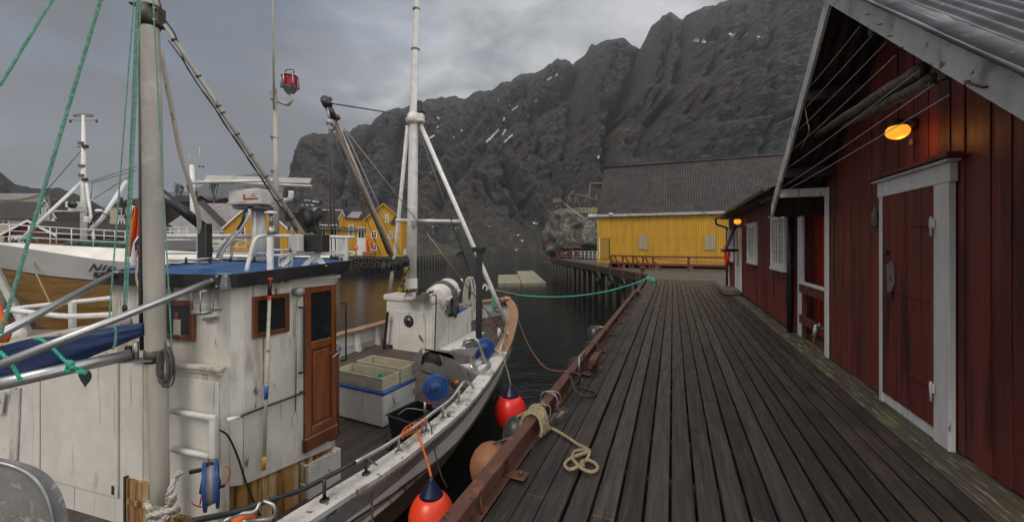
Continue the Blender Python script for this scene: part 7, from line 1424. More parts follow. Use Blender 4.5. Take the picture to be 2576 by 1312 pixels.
# ---------------- tub, crates, black bin
xb = Pd(964, 1072, 6.1); FX = frame(xb.x, xb.y, FBANG, zd(4.9))
tb = thing('insulated_tub', FX, 'white insulated fish tub with blue lid on the boat deck', 'tub')
bw, bd, bh_ = 1.25, .78, .50
m = MB(); m.box(FX, (-bw, 0, .0), (0, bd, bh_), 'clean_white', .5, .02); m.build('body', tb); m = MB(); m.box(FX, (-bw - .02, -.02, bh_), (.02, bd + .02, bh_ + .065), 'blue_plastic', None, .02); m.build('lid', tb)
m = MB(); m.tube([W(FX, .025, .22, bh_ - .06), W(FX, .03, .22, bh_ - .22)], .012, 'steel', 6); m.tube([W(FX, .03, .16, bh_ - .22), W(FX, .04, .3, bh_ - .21)], .008, 'steel', 6); m.build('latch', tb); m = MB(); m.tube([W(FX, .025, .70, bh_ - .06), W(FX, .03, .70, bh_ - .2)], .012, 'steel', 6); m.build('latch', tb)
def crate(F, x0, x1, y0, y1, z0, h, lab, net=False):
    t = thing('wooden_crate', F @ Matrix.Translation((x0, y0, z0)), lab, 'crate', 'open wooden fish crates on the tub'); th = .022
    for nm_, lo, hi in (('side', (x0, y0, z0), (x1, y0 + th, z0 + h)), ('side', (x0, y1 - th, z0), (x1, y1, z0 + h)), ('end', (x0, y0 + th, z0), (x0 + th, y1 - th, z0 + h)), ('end', (x1 - th, y0 + th, z0), (x1, y1 - th, z0 + h)), ('bottom', (x0 + th, y0 + th, z0), (x1 - th, y1 - th, z0 + .02))):
        m = MB()
        if nm_ == 'bottom': m.box(F, lo, hi, 'crate_wood')
        else: hm = (lo[2] + hi[2]) / 2; m.box(F, lo, (hi[0], hi[1], hm - .001), 'crate_wood', None, .002); m.box(F, (lo[0], lo[1], hm + .001), hi, 'crate_wood', None, .002)
        m.build(nm_, t)
    for X_ in (x0 + th, x1 - 2 * th - .01):
        m = MB(); m.box(F, (X_, y0 + th, z0 + .02), (X_ + .03, y0 + th + .03, z0 + h - .004), 'crate_wood'); m.build('corner_block', t)
zt = bh_ + .066
crate(FX, -1.10, -.03, .01, .40, zt, .20, 'open crate nearest the wheelhouse with green twine inside')
crate(FX, -1.02, .0, .41, .80, zt, .25, 'taller open crate behind, nearest the fore cabin')
m = MB(); c = W(FX, -.3, .22, zt + .1); [m.tube([c + Vector((.09 * math.cos(q + k), .06 * math.sin(q + k), .01 * k + .02 * math.sin(3 * q))) for q in np.linspace(0, 6.28, 16)[:-1]], .010, 'rope_bright', 5, closed=True) for k in range(4)]; m.build('green_twine', F=Matrix.Translation(c), label='small coil of green twine inside the nearer crate', cat='twine')
bx = Pd(1003, 1066, 5.75); c = Pd(1043, 1066, 5.95); Fk = frame(c.x, c.y, FBANG - .1, zd(4.6)); m = MB(); h_ = .36; a0, b0, a1, b1 = .20, .26, .25, .31
def ring(ax_, by_, z_): return [Fk @ Vector((sx * ax_, sy * by_, z_)) for sx, sy in ((-1, -1), (1, -1), (1, 1), (-1, 1))]
vs = ring(a0, b0, 0) + ring(a1, b1, h_) + ring(a1 + .03, b1 + .03, h_) + ring(a1 - .012, b1 - .012, h_ + .003) + ring(a0 - .01, b0 - .01, .02)
m.add(vs, [(0, 3, 2, 1)] + [(i, (i+1) % 4, 4+(i+1) % 4, 4+i) for i in range(4)] + [(4+i, 4+(i+1) % 4, 8+(i+1) % 4, 8+i) for i in range(4)] + [(12+i, 16+i, 16+(i+1) % 4, 12+(i+1) % 4) for i in range(4)] + [(8+i, 8+(i+1) % 4, 12+(i+1) % 4, 12+i) for i in range(4)] + [(16, 17, 18, 19)], 'black_plastic'); m.build('plastic_bin', F=Fk, label='black plastic bin on deck under the nearest blue reel', cat='bin')
m = MB(); m.tube(smooth_path([Fk @ Vector(p) for p in ((-.15, -.2, .34), (-.05, -.1, .42), (.1, 0, .40), (.2, .1, .36))], 4), .007, 'rope_white', 5); m.build('white_line', F=Fk, label='thin white cord lying over the black bin', cat='cord')
# ---------------- fenders of the boat
def fender(px, py, d, r, mt, lab, ropem, top, tilt=0.0):
    c = Pd(px, py, d); F_ = Matrix.Translation(c); t = thing('buoy_fender', F_, lab, 'fender', 'inflatable fenders hanging along the boat side')
    up = Vector((tilt, 0, 1)).normalized(); m = MB(); P0 = c - up * r * 1.15; P1 = c + up * r * 1.75
    prof = [(i / 26, 0) for i in range(27)]; L = 2.9 * r; pr_ = []
    for i in range(27):
        z = -1.15 * r + L * i / 26; zz = z / r
        if zz < .95: rr = r * math.sqrt(max(0.0, 1 - (zz / 1.15) ** 2)) if zz < 0 else r * math.sqrt(max(0, 1 - (zz / 1.12) ** 2))
        else: 
            e0 = math.sqrt(1 - (.95 / 1.12) ** 2); f = min(1, (zz - .95) / (1.75 - .95)); rr = r * ((e0 - .07) * (1 - f) ** 1.15 + .07)
        pr_.append((i / 26, max(.004, rr)))
    k = next(i for i, (a_, _) in enumerate(pr_) if (-1.15 + 2.9 * a_) > .93)
    m.lathe(P0, P1, pr_[:k + 1], mt, 32); m.build('body', t); m = MB(); pr2 = [(a_, b_ * 1.012) for a_, b_ in pr_[k:]]; m.lathe(P0, P1, pr2, 'navy', 32); m.build('neck', t)
    m = MB(); m.rope(smooth_path([P1, P1.lerp(top, .3) + Vector((.01, 0, 0)), P1.lerp(top, .7), top], 4), .010 if ropem != 'rope_orange' else .014, ropem); m.build('lanyard', t); return P1
fender(1085, 1298, 4.42, .255, 'fender_orange', 'orange fender with navy cone, nearest the bottom of the picture', 'rope_orange', Pd(1046, 1072, gun(1046)[0]))
fender(1284, 1034, 6.9, .285, 'fender_red', 'red orange fender with navy cone hanging near the bow', 'rope_tan', Pd(1262, 885, 7.4))
m = MB()
for k in range(7): q = Pd(1012 + 9 * k, 1093 - 6.0 * k, gun(1012 + 9 * k)[0]); m.tube([q + Vector((math.cos(t) * .012 + .02 * math.sin(t * .5), math.sin(t) * .035, math.cos(t) * .04 )) for t in np.linspace(0, 2 * math.pi, 12)[:-1]], .010, 'rope_orange', 5, closed=True)
m.rope(smooth_path([Pd(1005, 1098, 5.0), Pd(1020, 1075, 5.05), Pd(1045, 1062, 5.1), Pd(1068, 1065, 5.2), Pd(1050, 1082, 5.1), Pd(1020, 1095, 5.0)], 4), .010, 'rope_orange'); m.build('rope_wraps', F=Matrix.Translation(Pd(1040, 1075, 5.1)), label='orange rope wrapped in knots round the polished handrail', cat='rope')
m = MB(); m.tube(smooth_path([Pd(1052, 1062, 5.1), Pd(1068, 1052, 5.1), Pd(1084, 1070, 5.05), Pd(1088, 1110, 4.9), Pd(1100, 1160, 4.8), Pd(1112, 1200, 4.7), Pd(1125, 1225, 4.65)], 5), .008, 'black_plastic', 6); m.build('black_hose', F=Matrix.Translation(Pd(1088, 1110, 4.9)), label='thin black hose hanging over the white gunwale beside the orange rope', cat='hose')
m = MB(); m.tube(smooth_path([Pd(921, 1150, 4.4), Pd(928, 1180, 4.35), Pd(934, 1220, 4.25), Pd(936, 1270, 4.2), Pd(938, 1330, 4.15)], 5), .012, 'rope_grey', 6); m.tube(smooth_path([Pd(925, 1152, 4.4), Pd(935, 1160, 4.4), Pd(952, 1172, 4.4), Pd(930, 1174, 4.38), Pd(922, 1160, 4.4)], 4), .010, 'rope_grey', 6); m.build('grey_line', F=Matrix.Translation(Pd(921, 1150, 4.4)), label='dark grey rope knotted on the rail and hanging down the hull', cat='rope')
m = MB(); 
for k in range(3): m.tube([Pd(977, 1115, 4.75) + Vector((math.cos(t) * .04, .02 * k, math.sin(t) * .06 - .02 * k)) for t in np.linspace(0, 6.28, 14)[:-1]], .008, 'black_rubber', 5, closed=True)
m.build('black_rope_turns', F=Matrix.Translation(Pd(977, 1115, 4.75)), label='black rope turns on the handrail above the deck edge', cat='rope')
m = MB(); m.ball(Pd(612, 1308, 3.3), (.10, .08, .06), 'orange_cloth', 12); m.build('orange_bundle', F=Matrix.Translation(Pd(612, 1308, 3.3)), label='orange bundle just showing at the bottom behind the hand hoop', cat='bundle')

# ================================================================ THE WHITE AND OAK BOAT BEHIND
nb0 = Pd(8, 611, 12.0); nb1 = Pd(331, 640, 13.0); dN = Vector((nb1.x - nb0.x, nb1.y - nb0.y, 0)).normalized()
FN = frame(nb0.x, nb0.y, math.atan2(dN.y, dN.x))     # x aft along the near side, y away
nbt = thing('moored_boat', FN @ Matrix.Translation((3, 1.6, WATER)), 'white and oak fishing boat numbered N 18 moored behind the near boat', 'fishing boat')
XS = [0, .25, .6, 1.2, 2, 3, 4.5, 6.0, 7.4, 8.6, 9.4]
BB = [.03, .30, .58, .95, 1.32, 1.62, 1.85, 2.0, 2.0, 1.8, 1.4]
ZK = [1.64, 1.62, 1.58, 1.48, 1.33, 1.13, .95, .80, .75, .80, .85]
ZD = [1.66, 1.655, 1.65, 1.62, 1.56, 1.50, 1.40, 1.30, 1.25, 1.2, 1.2]
ZP = [.86, .84, .80, .72, .60, .46, .30, .15, .08, .1, .1]
mk('hull_grey', (.40, .385, .36), (.33, .32, .30), 1.0, .4, bump=.05, spots2=(.28, .26, .23), s2thr=.6, s2scale=1.5)
def nhull(m):
    xs = np.linspace(0, 9.4, 60); cols = []
    for x in xs:
        b, zk, zd_, zp = (float(np.interp(x, XS, q)) for q in (BB, ZK, ZD, ZP)); rk = max(0, 1 - x / 1.6)
        inset = .12 + .25 * min(1, x / 4)
        cols.append([(x + .10 * rk, b - min(b * .6, inset), zd_), (x, b, zk), (x + .30 * rk, b * .93, zp + .02), (x + .32 * rk, b * .925 , zp - .02), (x + .55 * rk, b * .87, zp - .8), (x + 1.0 * rk, b * .70, zp - 1.7), (x + 1.3 * rk, b * .4, -3.4)])
    mats_ = ['clean_white', 'hull_grey', 'black_paint', 'oak_hull', 'oak_hull', 'black_worn']
    for sd_ in (-1, 1):
        vs = []
        for c in cols:
            for (x, b, z) in c: vs.append(FN @ Vector((x, 2.0 + sd_ * b, z)))
        R = 7
        for r_ in range(6):
            q = [(i*R+r_, i*R+r_+1, (i+1)*R+r_+1, (i+1)*R+r_) for i in range(59)]
            if sd_ > 0: q = [f[::-1] for f in q]
            m.add(vs, q, mats_[r_], r_ != 2, .5)
    vs = []
    for c in cols: vs += [FN @ Vector((c[0][0], 2 - c[0][1], c[0][2])), FN @ Vector((c[0][0], 2 + c[0][1], c[0][2]))]
    m.add(vs, [(2*i, 2*i+1, 2*i+3, 2*i+2) for i in range(59)], 'grey_wood', False, .5)
# shift so the near side at x=3 lies on the measured line
FN = FN @ Matrix.Translation((0, -2.0 + .0, 0)) @ Matrix.Rotation(math.radians(10), 4, 'Z')
FRAMES[nbt.name] = FN @ Matrix.Translation((3, 2, WATER)); nbt.matrix_world = FRAMES[nbt.name]
m = MB(); nhull(m); m.build('hull', nbt)
m = MB(); m.beam(FN @ Vector((-.06, 2, 1.68)), FN @ Vector((.95, 2, -1.5)), .12, .2, 'clean_white', up=Vector((1, 0, 0))); m.build('stem', nbt)
def nside(x, z, out=.0): 
    b, zk, zp = (float(np.interp(x, XS, q)) for q in (BB, ZK, ZP)); f = (zk - z) / (zk - zp); bb = b * (1 - .07 * f); return FN @ Vector((x, 2 - bb - out, z))
def on_nside(px, py):
    best = None
    for x in np.arange(.2, 9, .02):
        w = nside(x, .8); X_ = CX + w.x / w.y * F_PX
        if best is None or abs(X_ - px) < best[0]: best = (abs(X_ - px), x, w.y)
    return best[1], CAMZ + (YH - py) / F_PX * best[2]
for ch, px, py in (('N', 237.5, 674), ('1', 256.5, 677), ('8', 272, 679)):
    x, z = on_nside(px, py); p = nside(x, z, .05); q = nside(x + .1, z, .05); ang = math.atan2(q.y - p.y, q.x - p.x)
    textmesh(ch, 'lettering', Matrix.Translation(p) @ Matrix.Rotation(ang, 4, 'Z') @ Matrix.Rotation(math.pi / 2 + .16, 4, 'X') @ Matrix.Rotation(-.12, 4, 'Z'), .36, 'text_black', nbt, shear=.5, bold=.006, ext=.004)
# bow rail
def deckedge(x, dz): b = float(np.interp(x, XS, BB)); return FN @ Vector((x, 2 - (b - min(b * .6, .12 + .25 * min(1, x / 4))) , float(np.interp(x, XS, ZD)) + dz))
for far_ in (0, 1):
    for dz in (.18, .36, .54): m = MB(); m.tube([(deckedge(x, dz - .0) if not far_ else FN @ Vector((x, 4 - loc(FN, deckedge(x, dz)).y, loc(FN, deckedge(x, dz)).z))) for x in np.linspace(-.0, 4.9, 20)], .016 if dz > .5 else .010, 'white_pipe', 6); m.build('bow_rail', nbt)
    for k in range(10):
        x = .15 + k * .52; p, q = deckedge(x, 0), deckedge(x, .54)
        if far_: p, q = (FN @ Vector((x, 4 - loc(FN, v).y, loc(FN, v).z)) for v in (p, q))
        m = MB(); m.tube([p, q], .014, 'white_pipe', 6); m.build('rail_post', nbt)
TN = 13.6
def npart(nm, fn): m = MB(); fn(m); return m.build(nm, nbt)
nm_ = npart('mast', lambda m: m.tube([Pd(211, 620, TN), Pd(210, 520, TN), Pd(210, 290, TN)], [.09, .085, .045], 'white_pipe', 10))
def mgear(m):
    m.tube([Pd(176, 301, TN), Pd(244, 301, TN)], .025, 'mast_paint', 6); m.tube([Pd(177, 301, TN), Pd(177, 308, TN)], .03, 'dark_steel', 6); m.tube([Pd(243, 301, TN), Pd(243, 308, TN)], .03, 'dark_steel', 6)
    m.tube([Pd(210 + 26 * math.cos(q), 291 + 4 * math.sin(q), TN) for q in np.linspace(0, 6.28, 14)[:-1]], .012, 'dark_steel', 5, closed=True); m.tube([Pd(184, 291, TN), Pd(236, 291, TN)], .010, 'dark_steel', 5)
    for y_, s_ in ((361, -7), (369, 3), (418, -6), (442, -6), (452, 2)): m.box(frame(*Pd(211 + s_, y_, TN - .05).xy, 0, Pd(211 + s_, y_, TN).z), (-.07, -.05, -.05), (.08, .05, .05), 'dark_steel' if s_ > 0 else 'grey_wood')
    m.tube([Pd(194, 369, TN), Pd(216, 373, TN)], .02, 'dark_steel', 5); m.tube([Pd(196, 440, TN), Pd(212, 440, TN)], .02, 'clean_white', 5)
npart('mast_gear', mgear)
npart('mast_leg', lambda m: m.tube([Pd(205, 458, TN), Pd(49, 606, 12.3)], .05, 'white_pipe', 8)); npart('mast_leg', lambda m: m.tube([Pd(217, 458, TN), Pd(238, 618, 12.9)], .045, 'white_pipe', 8))
npart('mast_crossbar', lambda m: m.tube([Pd(131, 531, 13.2), Pd(228, 531, 13.3)], .03, 'white_pipe', 6))
def sl_(m): F_ = frame(*Pd(189, 515, 13.0).xy, .15, Pd(189, 515, 13.0).z); m.prism(F_, [(-.2, -.1), (.14, -.1), (.17, .15), (-.2, .15)], -.09, .10, 'clean_white'); m.box(F_, (-.14, -.08, -.2), (.12, .1, -.09), 'clean_white'); m.lathe(F_ @ Vector((.03, -.16, .0)), F_ @ Vector((.03, -.09, .0)), [(0, .12), (1, .12)], 'black_plastic', 16)
npart('searchlight', sl_)
npart('boom', lambda m: m.tube([Pd(318, 455, 13.6), Pd(258, 548, 13.0), Pd(226, 582, 12.9)], .062, 'white_pipe', 9))
npart('boom_lamps', lambda m: (m.ball(Pd(249, 530, 12.8), (.12, .1, .06), 'clean_white', 10), m.tube(smooth_path([Pd(228, 566, 12.9), Pd(236, 548, 12.8), Pd(252, 536, 12.8), Pd(268, 540, 12.8), Pd(277, 548, 12.8)], 4), .025, 'black_plastic', 6), m.box(frame(*Pd(212, 552, 13).xy, 0, Pd(212, 552, 13).z), (.05, -.1, -.12), (.2, .1, .1), 'clean_white', None, .03)))
npart('mast_wires', lambda m: [m.tube([Pd(*a_, 13.4), Pd(*b_, d_)], .012, 'wire', 4) for a_, b_, d_ in (((205, 378), (118, 478), 14), ((222, 458), (345, 418), 13.4), ((228, 461), (345, 428), 13.4), ((236, 500), (330, 440), 13.4), ((233, 460), (228, 500), 13.4))])
def nnet(m):
    for k in range(9): c = deckedge(2.0 + k * .42, .05) + (FN.to_3x3() @ Vector((0, .9, 0))); m.ball(c, (.30, .3, .13 + .05 * (k % 3)), 'net_green', 10)
npart('heaped_nets', nnet)
npart('anchor', lambda m: (m.tube([Pd(8, 610, 11.9), Pd(42, 606, 12.0)], .05, 'dark_steel', 6), m.tube(smooth_path([Pd(18, 612, 11.85), Pd(30, 622, 11.8), Pd(48, 620, 11.9)], 4), .04, 'dark_steel', 6)))
npart('green_rope', lambda m: [m.tube(smooth_path([Pd(50 + 3 * k, 606, 12.1), Pd(66, 598 + k, 12.1), Pd(85, 600 - k, 12.15), Pd(95, 607, 12.2)], 4), .018, 'rope_bright', 5) for k in range(4)])
m = MB(); m.rope([Pd(70, 606, 11.9), Pd(92, 690, 11.5), Pd(125, 760, 11.2)], .022, 'rope_tan', step=.05); m.build('bow_rope', F=Matrix.Translation(Pd(92, 690, 11.5)), label='thin tan rope hanging from the bow rail of the boat behind', cat='rope')
# superstructure
TS = 16.5
cF = frame(*Pd(416, 640, TS).xy, .12, 0); g = lambda x, y, d=TS: Pd(x, y, d)
dh = npart('deckhouse', lambda m: (m.box(cF, (-.9, 0, -1.2), (1.3, 2.2, 1.62), 'clean_white', .5, .02), m.box(cF, (-1.0, -.25, 1.62), (1.35, 2.3, 1.78), 'clean_white', .5, .02), m.box(cF, (.1, .3, 1.78), (1.1, 1.8, 2.2), 'hull_grey', .5, .02)))
for k in range(4): m = MB(); m.box(cF, (-.75 + k * .5, -.02, 1.12), (-.40 + k * .5, -.006, 1.45), 'glass_dark'); m.build('window', dh) if False else m.build('deckhouse_window', nbt)
npart('bridge_rail', lambda m: ([m.tube([cF @ Vector((-.95, -.2, z)), cF @ Vector((1.3, -.2, z))], .016, 'white_pipe', 5) for z in (1.95, 2.12, 2.3)], [m.tube([cF @ Vector((-.95 + .32 * k, -.2, 1.78)), cF @ Vector((-.95 + .32 * k, -.2, 2.3))], .014, 'white_pipe', 5) for k in range(8)]))
npart('deck_rail', lambda m: ([m.tube([Pd(505, y, 17), Pd(620, y + 3, 18)], .02, 'white_pipe', 5) for y in (589, 605, 618)], [m.tube([Pd(508 + 22 * k, 589, 17 + .2 * k), Pd(508 + 22 * k, 640, 17 + .2 * k)], .02, 'white_pipe', 5) for k in range(6)], m.tube([Pd(545, 630, 17), Pd(575, 590, 17.4)], .02, 'white_pipe', 5)))
npart('aft_mast', lambda m: (m.tube([Pd(487, 640, 15.5), Pd(483, 415, 15.5)], .09, 'white_pipe', 8), m.tube([Pd(461, 417, 15.5), Pd(512, 416, 15.5)], .02, 'mast_paint', 5), m.tube([Pd(503, 416, 15.5), Pd(502, 370, 15.5)], .012, 'string', 5), m.tube([Pd(477, 416, 15.5), Pd(477, 385, 15.5)], .01, 'mast_paint', 5), [m.ball(Pd(x_, 419, 15.5), .04, 'dark_steel', 6) for x_ in (464, 484, 502, 511)]))
npart('white_dome', lambda m: (m.ball(Pd(333, 527, 15), (.12, .12, .16), 'clean_white', 10), m.lathe(Pd(333, 545, 15), Pd(333, 535, 15), [(0, .1), (1, .1)], 'black_plastic', 10)))
npart('aft_cabin', lambda m: m.box(frame(*Pd(590, 640, 18).xy, .05, 0), (-1.5, 0, -1.0), (1.2, 1.5, 1.05), 'clean_white', .5, .02))

# ================================================================ THE VILLAGE ACROSS THE WATER
def gable_house(name, label, F, w, l, he, hr, wall, roof, ridge='y', ov=.3, zb=-3, wins=(), chim=None, trim='white_wood', group='houses across the harbour', cat='house', pitchmat=None, door=None):
    """F: origin at the near left corner on the ground, x right, y away"""
    t = thing(name, F, label, cat, group); m = MB()
    m.box(F, (0, 0, zb), (w, l, he), wall, .5)
    if ridge == 'y':
        for y in (0, l): m.slab([W(F, 0, y, he), W(F, w, y, he), W(F, w / 2, y, hr)], W(F, 0, .02 if y == 0 else -.02, 0) - W(F, 0, 0, 0), wall, .5)
    else:
        for x in (0, w): m.slab([W(F, x, 0, he), W(F, x, l, he), W(F, x, l / 2, hr)], W(F, .02 if x == 0 else -.02, 0, 0) - W(F, 0, 0, 0), wall, .5)
    # vertical boarding as thin battens
    if w < 14:
        k = int(w / .35)
        for i in range(k + 1):
            x = w * i / k; top = he if ridge != 'y' else he + (hr - he) * (1 - abs(x - w / 2) / (w / 2)) - .05
            m.box(F, (x - .03, -.022, 0), (x + .03, 0, max(.3, top)), wall, random.random())
    m.build('wall', t)
    m = MB(); th = .12
    if ridge == 'y':
        s_ = (hr - he) / (w / 2)
        for sg in (0, 1):
            x0, x1 = (-ov, w / 2) if sg == 0 else (w + ov, w / 2); z0 = he - ov * s_
            m.slab([W(F, x0, -ov, z0), W(F, x1, -ov, hr), W(F, x1, l + ov, hr), W(F, x0, l + ov, z0)], (0, 0, th), roof, random.random())
    else:
        s_ = (hr - he) / (l / 2)
        for sg in (0, 1):
            y0, y1 = (-ov, l / 2) if sg == 0 else (l + ov, l / 2); z0 = he - ov * s_
            m.slab([W(F, -ov, y0, z0), W(F, -ov, y1, hr), W(F, w + ov, y1, hr), W(F, w + ov, y0, z0)], (0, 0, th), roof, random.random())
    r = m.build('roof', t)
    if trim:
        m = MB()
        if ridge == 'y':
            for sg in (0, 1):
                x0 = -ov if sg == 0 else w + ov; m.slab([W(F, x0, -ov - .03, he - ov * s_ - .08), W(F, w / 2, -ov - .03, hr - .08), W(F, w / 2, -ov - .03, hr + .13), W(F, x0, -ov - .03, he - ov * s_ + .13)], W(F, 0, .028, 0) - W(F, 0, 0, 0), trim)
        else: m.box(F, (-ov, -ov - .03, he - ov * s_ - .03), (w + ov, -ov - .002, he - ov * s_ + .13), trim)
        m.build('roof_trim', r)
    if chim:
        for (x, y) in chim: z = hr - .3; m = MB(); m.box(F, (x - .35, y - .35, z - 1), (x + .35, y + .35, hr + .9), 'black_paint', None, .03); m.box(F, (x - .42, y - .42, hr + .9), (x + .42, y + .42, hr + 1.02), 'black_paint'); m.build('chimney', r)
    for (x, z, ww, hh) in wins:
        m = MB(); m.box(F, (x - ww / 2, -.045, z), (x + ww / 2, -.03, z + hh), 'glass_dark'); f = .10
        for lo, hi in (((x - ww/2 - f, z - f), (x - ww/2, z + hh + f)), ((x + ww/2, z - f), (x + ww/2 + f, z + hh + f)), ((x - ww/2, z - f), (x + ww/2, z)), ((x - ww/2, z + hh), (x + ww/2, z + hh + f)), ((x - .03, z), (x + .03, z + hh)), ((x - ww/2, z + hh * .6), (x - .03, z + hh * .6 + .05)), ((x + .03, z + hh * .6), (x + ww/2, z + hh * .6 + .05))): m.box(F, (lo[0], -.07, lo[1]), (hi[0], -.028, hi[1]), 'white_wood')
        m.build('window', t)
    if door: x, ww, hh = door; m = MB(); m.box(F, (x - ww / 2, -.05, 0), (x + ww / 2, -.03, hh), 'white_wood'); m.build('door', t)
    return t
def gpt(px, d, z=0.0): return ((px - CX) / F_PX * d, d)
def zat(py, d): return CAMZ + (YH - py) / F_PX * d
R4y = rg(600, 350, .3431)
# tall yellow house at the right end (gable to the harbour)
d = 57.0; px0, px1 = R4y(1253, 0)[0], R4y(1542, 0)[0]; zb = zat(641, d); Fh = frame(*gpt(px0, d), 0, zb); w_ = (px1 - px0) / F_PX * d
hh = lambda py: zat(py, d) - zb
def wn(x0, y0, x1, y1): a_ = R4y(x0, y0); b_ = R4y(x1, y1); return (((a_[0] + b_[0]) / 2 - px0) / F_PX * d, hh(b_[1]), (b_[0] - a_[0]) / F_PX * d * .8, (b_[1] - a_[1]) / F_PX * d * .85)
gable_house('yellow_house', 'tall yellow house with three storeys at the right end of the village quay', Fh, w_, 9, hh(550), hh(513), 'yellow_house', 'roof_brown', 'y', wins=[wn(1295, 870, 1340, 925), wn(1443, 873, 1465, 930), wn(1295, 975, 1340, 1025), wn(1415, 735, 1432, 795), wn(1495, 740, 1515, 800)], trim='yellow_wall')
m = MB(); q = R4y(1475, 760); m.slab([Pd(q[0] - 9, q[1] + 16, d - .3), Pd(q[0] + 9, q[1] - 10, d - .3), Pd(q[0] + 9, q[1] + 4, d - .3), Pd(q[0], q[1] + 18, d - .3)], (0, .2, 0), 'black_paint'); m.build('hoist_hood', F=Matrix.Translation(Pd(*q, d)), label='dark slanting hoist hood on the tall yellow house front', cat='hood')
# its long roof and side wing going left
px0 = R4y(1085, 0)[0]; px1_ = R4y(1262, 0)[0]; d = 58.5; zb = zat(642, d); Fh = frame(*gpt(px0, d), 0, zb); hh = lambda py: zat(py, d) - zb; wd = (px1_ - px0) / F_PX * d
gable_house('yellow_house', 'yellow wing with pale patched roof left of the tall yellow house', Fh, wd, 8.5, hh(548), hh(512), 'yellow_house', 'roof_brown', 'x', wins=[(((R4y(1213, 0)[0]) - px0) / F_PX * d, hh(598), .9, 1.1)], door=(((R4y(1215, 0)[0]) - px0) / F_PX * d, 1.9, 4.2), trim=None, ov=.25, chim=[(1.2, 4)])
m = MB(); m.slab([Pd(*R4y(1095, 765), 58.1), Pd(*R4y(1190, 770), 58.1), Pd(*R4y(1222, 722), 59.6), Pd(*R4y(1140, 720), 59.6)], (0, 0, .12), 'roof_pale'); m.build('roof_sheet', F=Matrix.Translation(Pd(*R4y(1150, 745), 58)), label='pale metal sheets patched on the brown roof of the yellow wing', cat='roof sheet')
# main yellow row with dormers
px0 = R4y(560, 0)[0]; px1_ = R4y(1095, 0)[0]; d = 59.5; zb = zat(644, d); Fh = frame(*gpt(px0, d), 0, zb); hh = lambda py: zat(py, d) - zb; wd = (px1_ - px0) / F_PX * d; ux = lambda x: (R4y(x, 0)[0] - px0) / F_PX * d
gable_house('yellow_row_house', 'long yellow quayside house with brown roof and two small gables', Fh, wd, 11, hh(570), hh(510), 'yellow_house', 'roof_brown', 'x', wins=[(ux(x_), hh(R4y(0, y_)[1]), .8, 1.5) for x_, y_ in ((895, 905), (990, 905), (845, 905))] + [(ux(x_), hh(R4y(0, 1030)[1]), .9, 1.1) for x_ in (612, 720)], door=(ux(985), 1.6, 3.2), trim='roof_pale', ov=.6, chim=[(ux(958), 5)])
for x_, pk in ((826, 685), (1060, 712)):
    F_ = frame(*gpt(R4y(x_ - 28, 0)[0], d - .3), 0, zat(R4y(0, 860)[1], d)); z_ = lambda y: zat(R4y(0, y)[1], d) - zat(R4y(0, 860)[1], d)
    gable_house('dormer_gable', ('left' if x_ < 900 else 'right') + ' of the two narrow white trimmed hoist gables on the long yellow house', F_, 56 * .3069 / F_PX * d, 5, z_(770), z_(pk), 'yellow_house', 'roof_brown', 'y', ov=.12, zb=-1, cat='dormer', group='hoist gables of the long yellow house')
# right low part between row and wing
px0 = R4y(1082, 0)[0]; d = 57.8; zb = zat(642, d); Fh = frame(*gpt(px0, d), 0, zb); hh = lambda py: zat(py, d) - zb; wd = (R4y(1250, 0)[0] - px0) / F_PX * d
gable_house('yellow_lean_house', 'low yellow house with dark roof between the row and the wing', Fh, wd, 5, hh(R4y(0, 862)[1]), hh(R4y(0, 822)[1]), 'yellow_house', 'roof_brown', 'x', wins=[((R4y(1130, 0)[0] - px0) / F_PX * d, hh(R4y(0, 910)[1]), .5, 1.5), ((R4y(1213, 0)[0] - px0) / F_PX * d, hh(R4y(0, 930)[1]), .8, 1.5)], door=((R4y(1215, 0)[0] - px0) / F_PX * d, 1.3, 2.6), trim='roof_pale', ov=.3)
# nearer yellow boathouse with the pale roof, behind the radar
R5y = rg(440, 420, .2592); d = 46; px0, px1_ = 565, 722; zb = zat(645, d); Fh = frame(*gpt(px0, d), 0, zb); hh = lambda py: zat(py, d) - zb; wd = (px1_ - px0) / F_PX * d
gable_house('yellow_boathouse', 'yellow gabled boathouse with pale roof edge behind the radar', Fh, wd, 5, hh(572), hh(503), 'yellow_house', 'roof_brown', 'y', wins=[((607 - px0) / F_PX * d, hh(590), .8, .8)], ov=.2)
px0 = 415; d = 50; Fh = frame(*gpt(px0, d), .05, zat(645, d)); wd = (590 - px0) / F_PX * d; hh = lambda py: zat(py, d) - zat(645, d)
gable_house('yellow_shed', 'long yellow shed with big pale roof left of the gabled boathouse', Fh, wd, 13, hh(578), hh(500), 'yellow_house', 'roof_pale', 'x', ov=.5, trim='barge_wood')
m = MB(); a_, b_ = Pd(504, 506, 54), Pd(575, 576, 49.3); m.beam(a_, b_, .8, .08, 'roof_brown', up=Vector((0, -.6, 1))); m.build('roof_strip', F=Matrix.Translation(b_), label='dark strip running down the big pale shed roof', cat='roof strip')
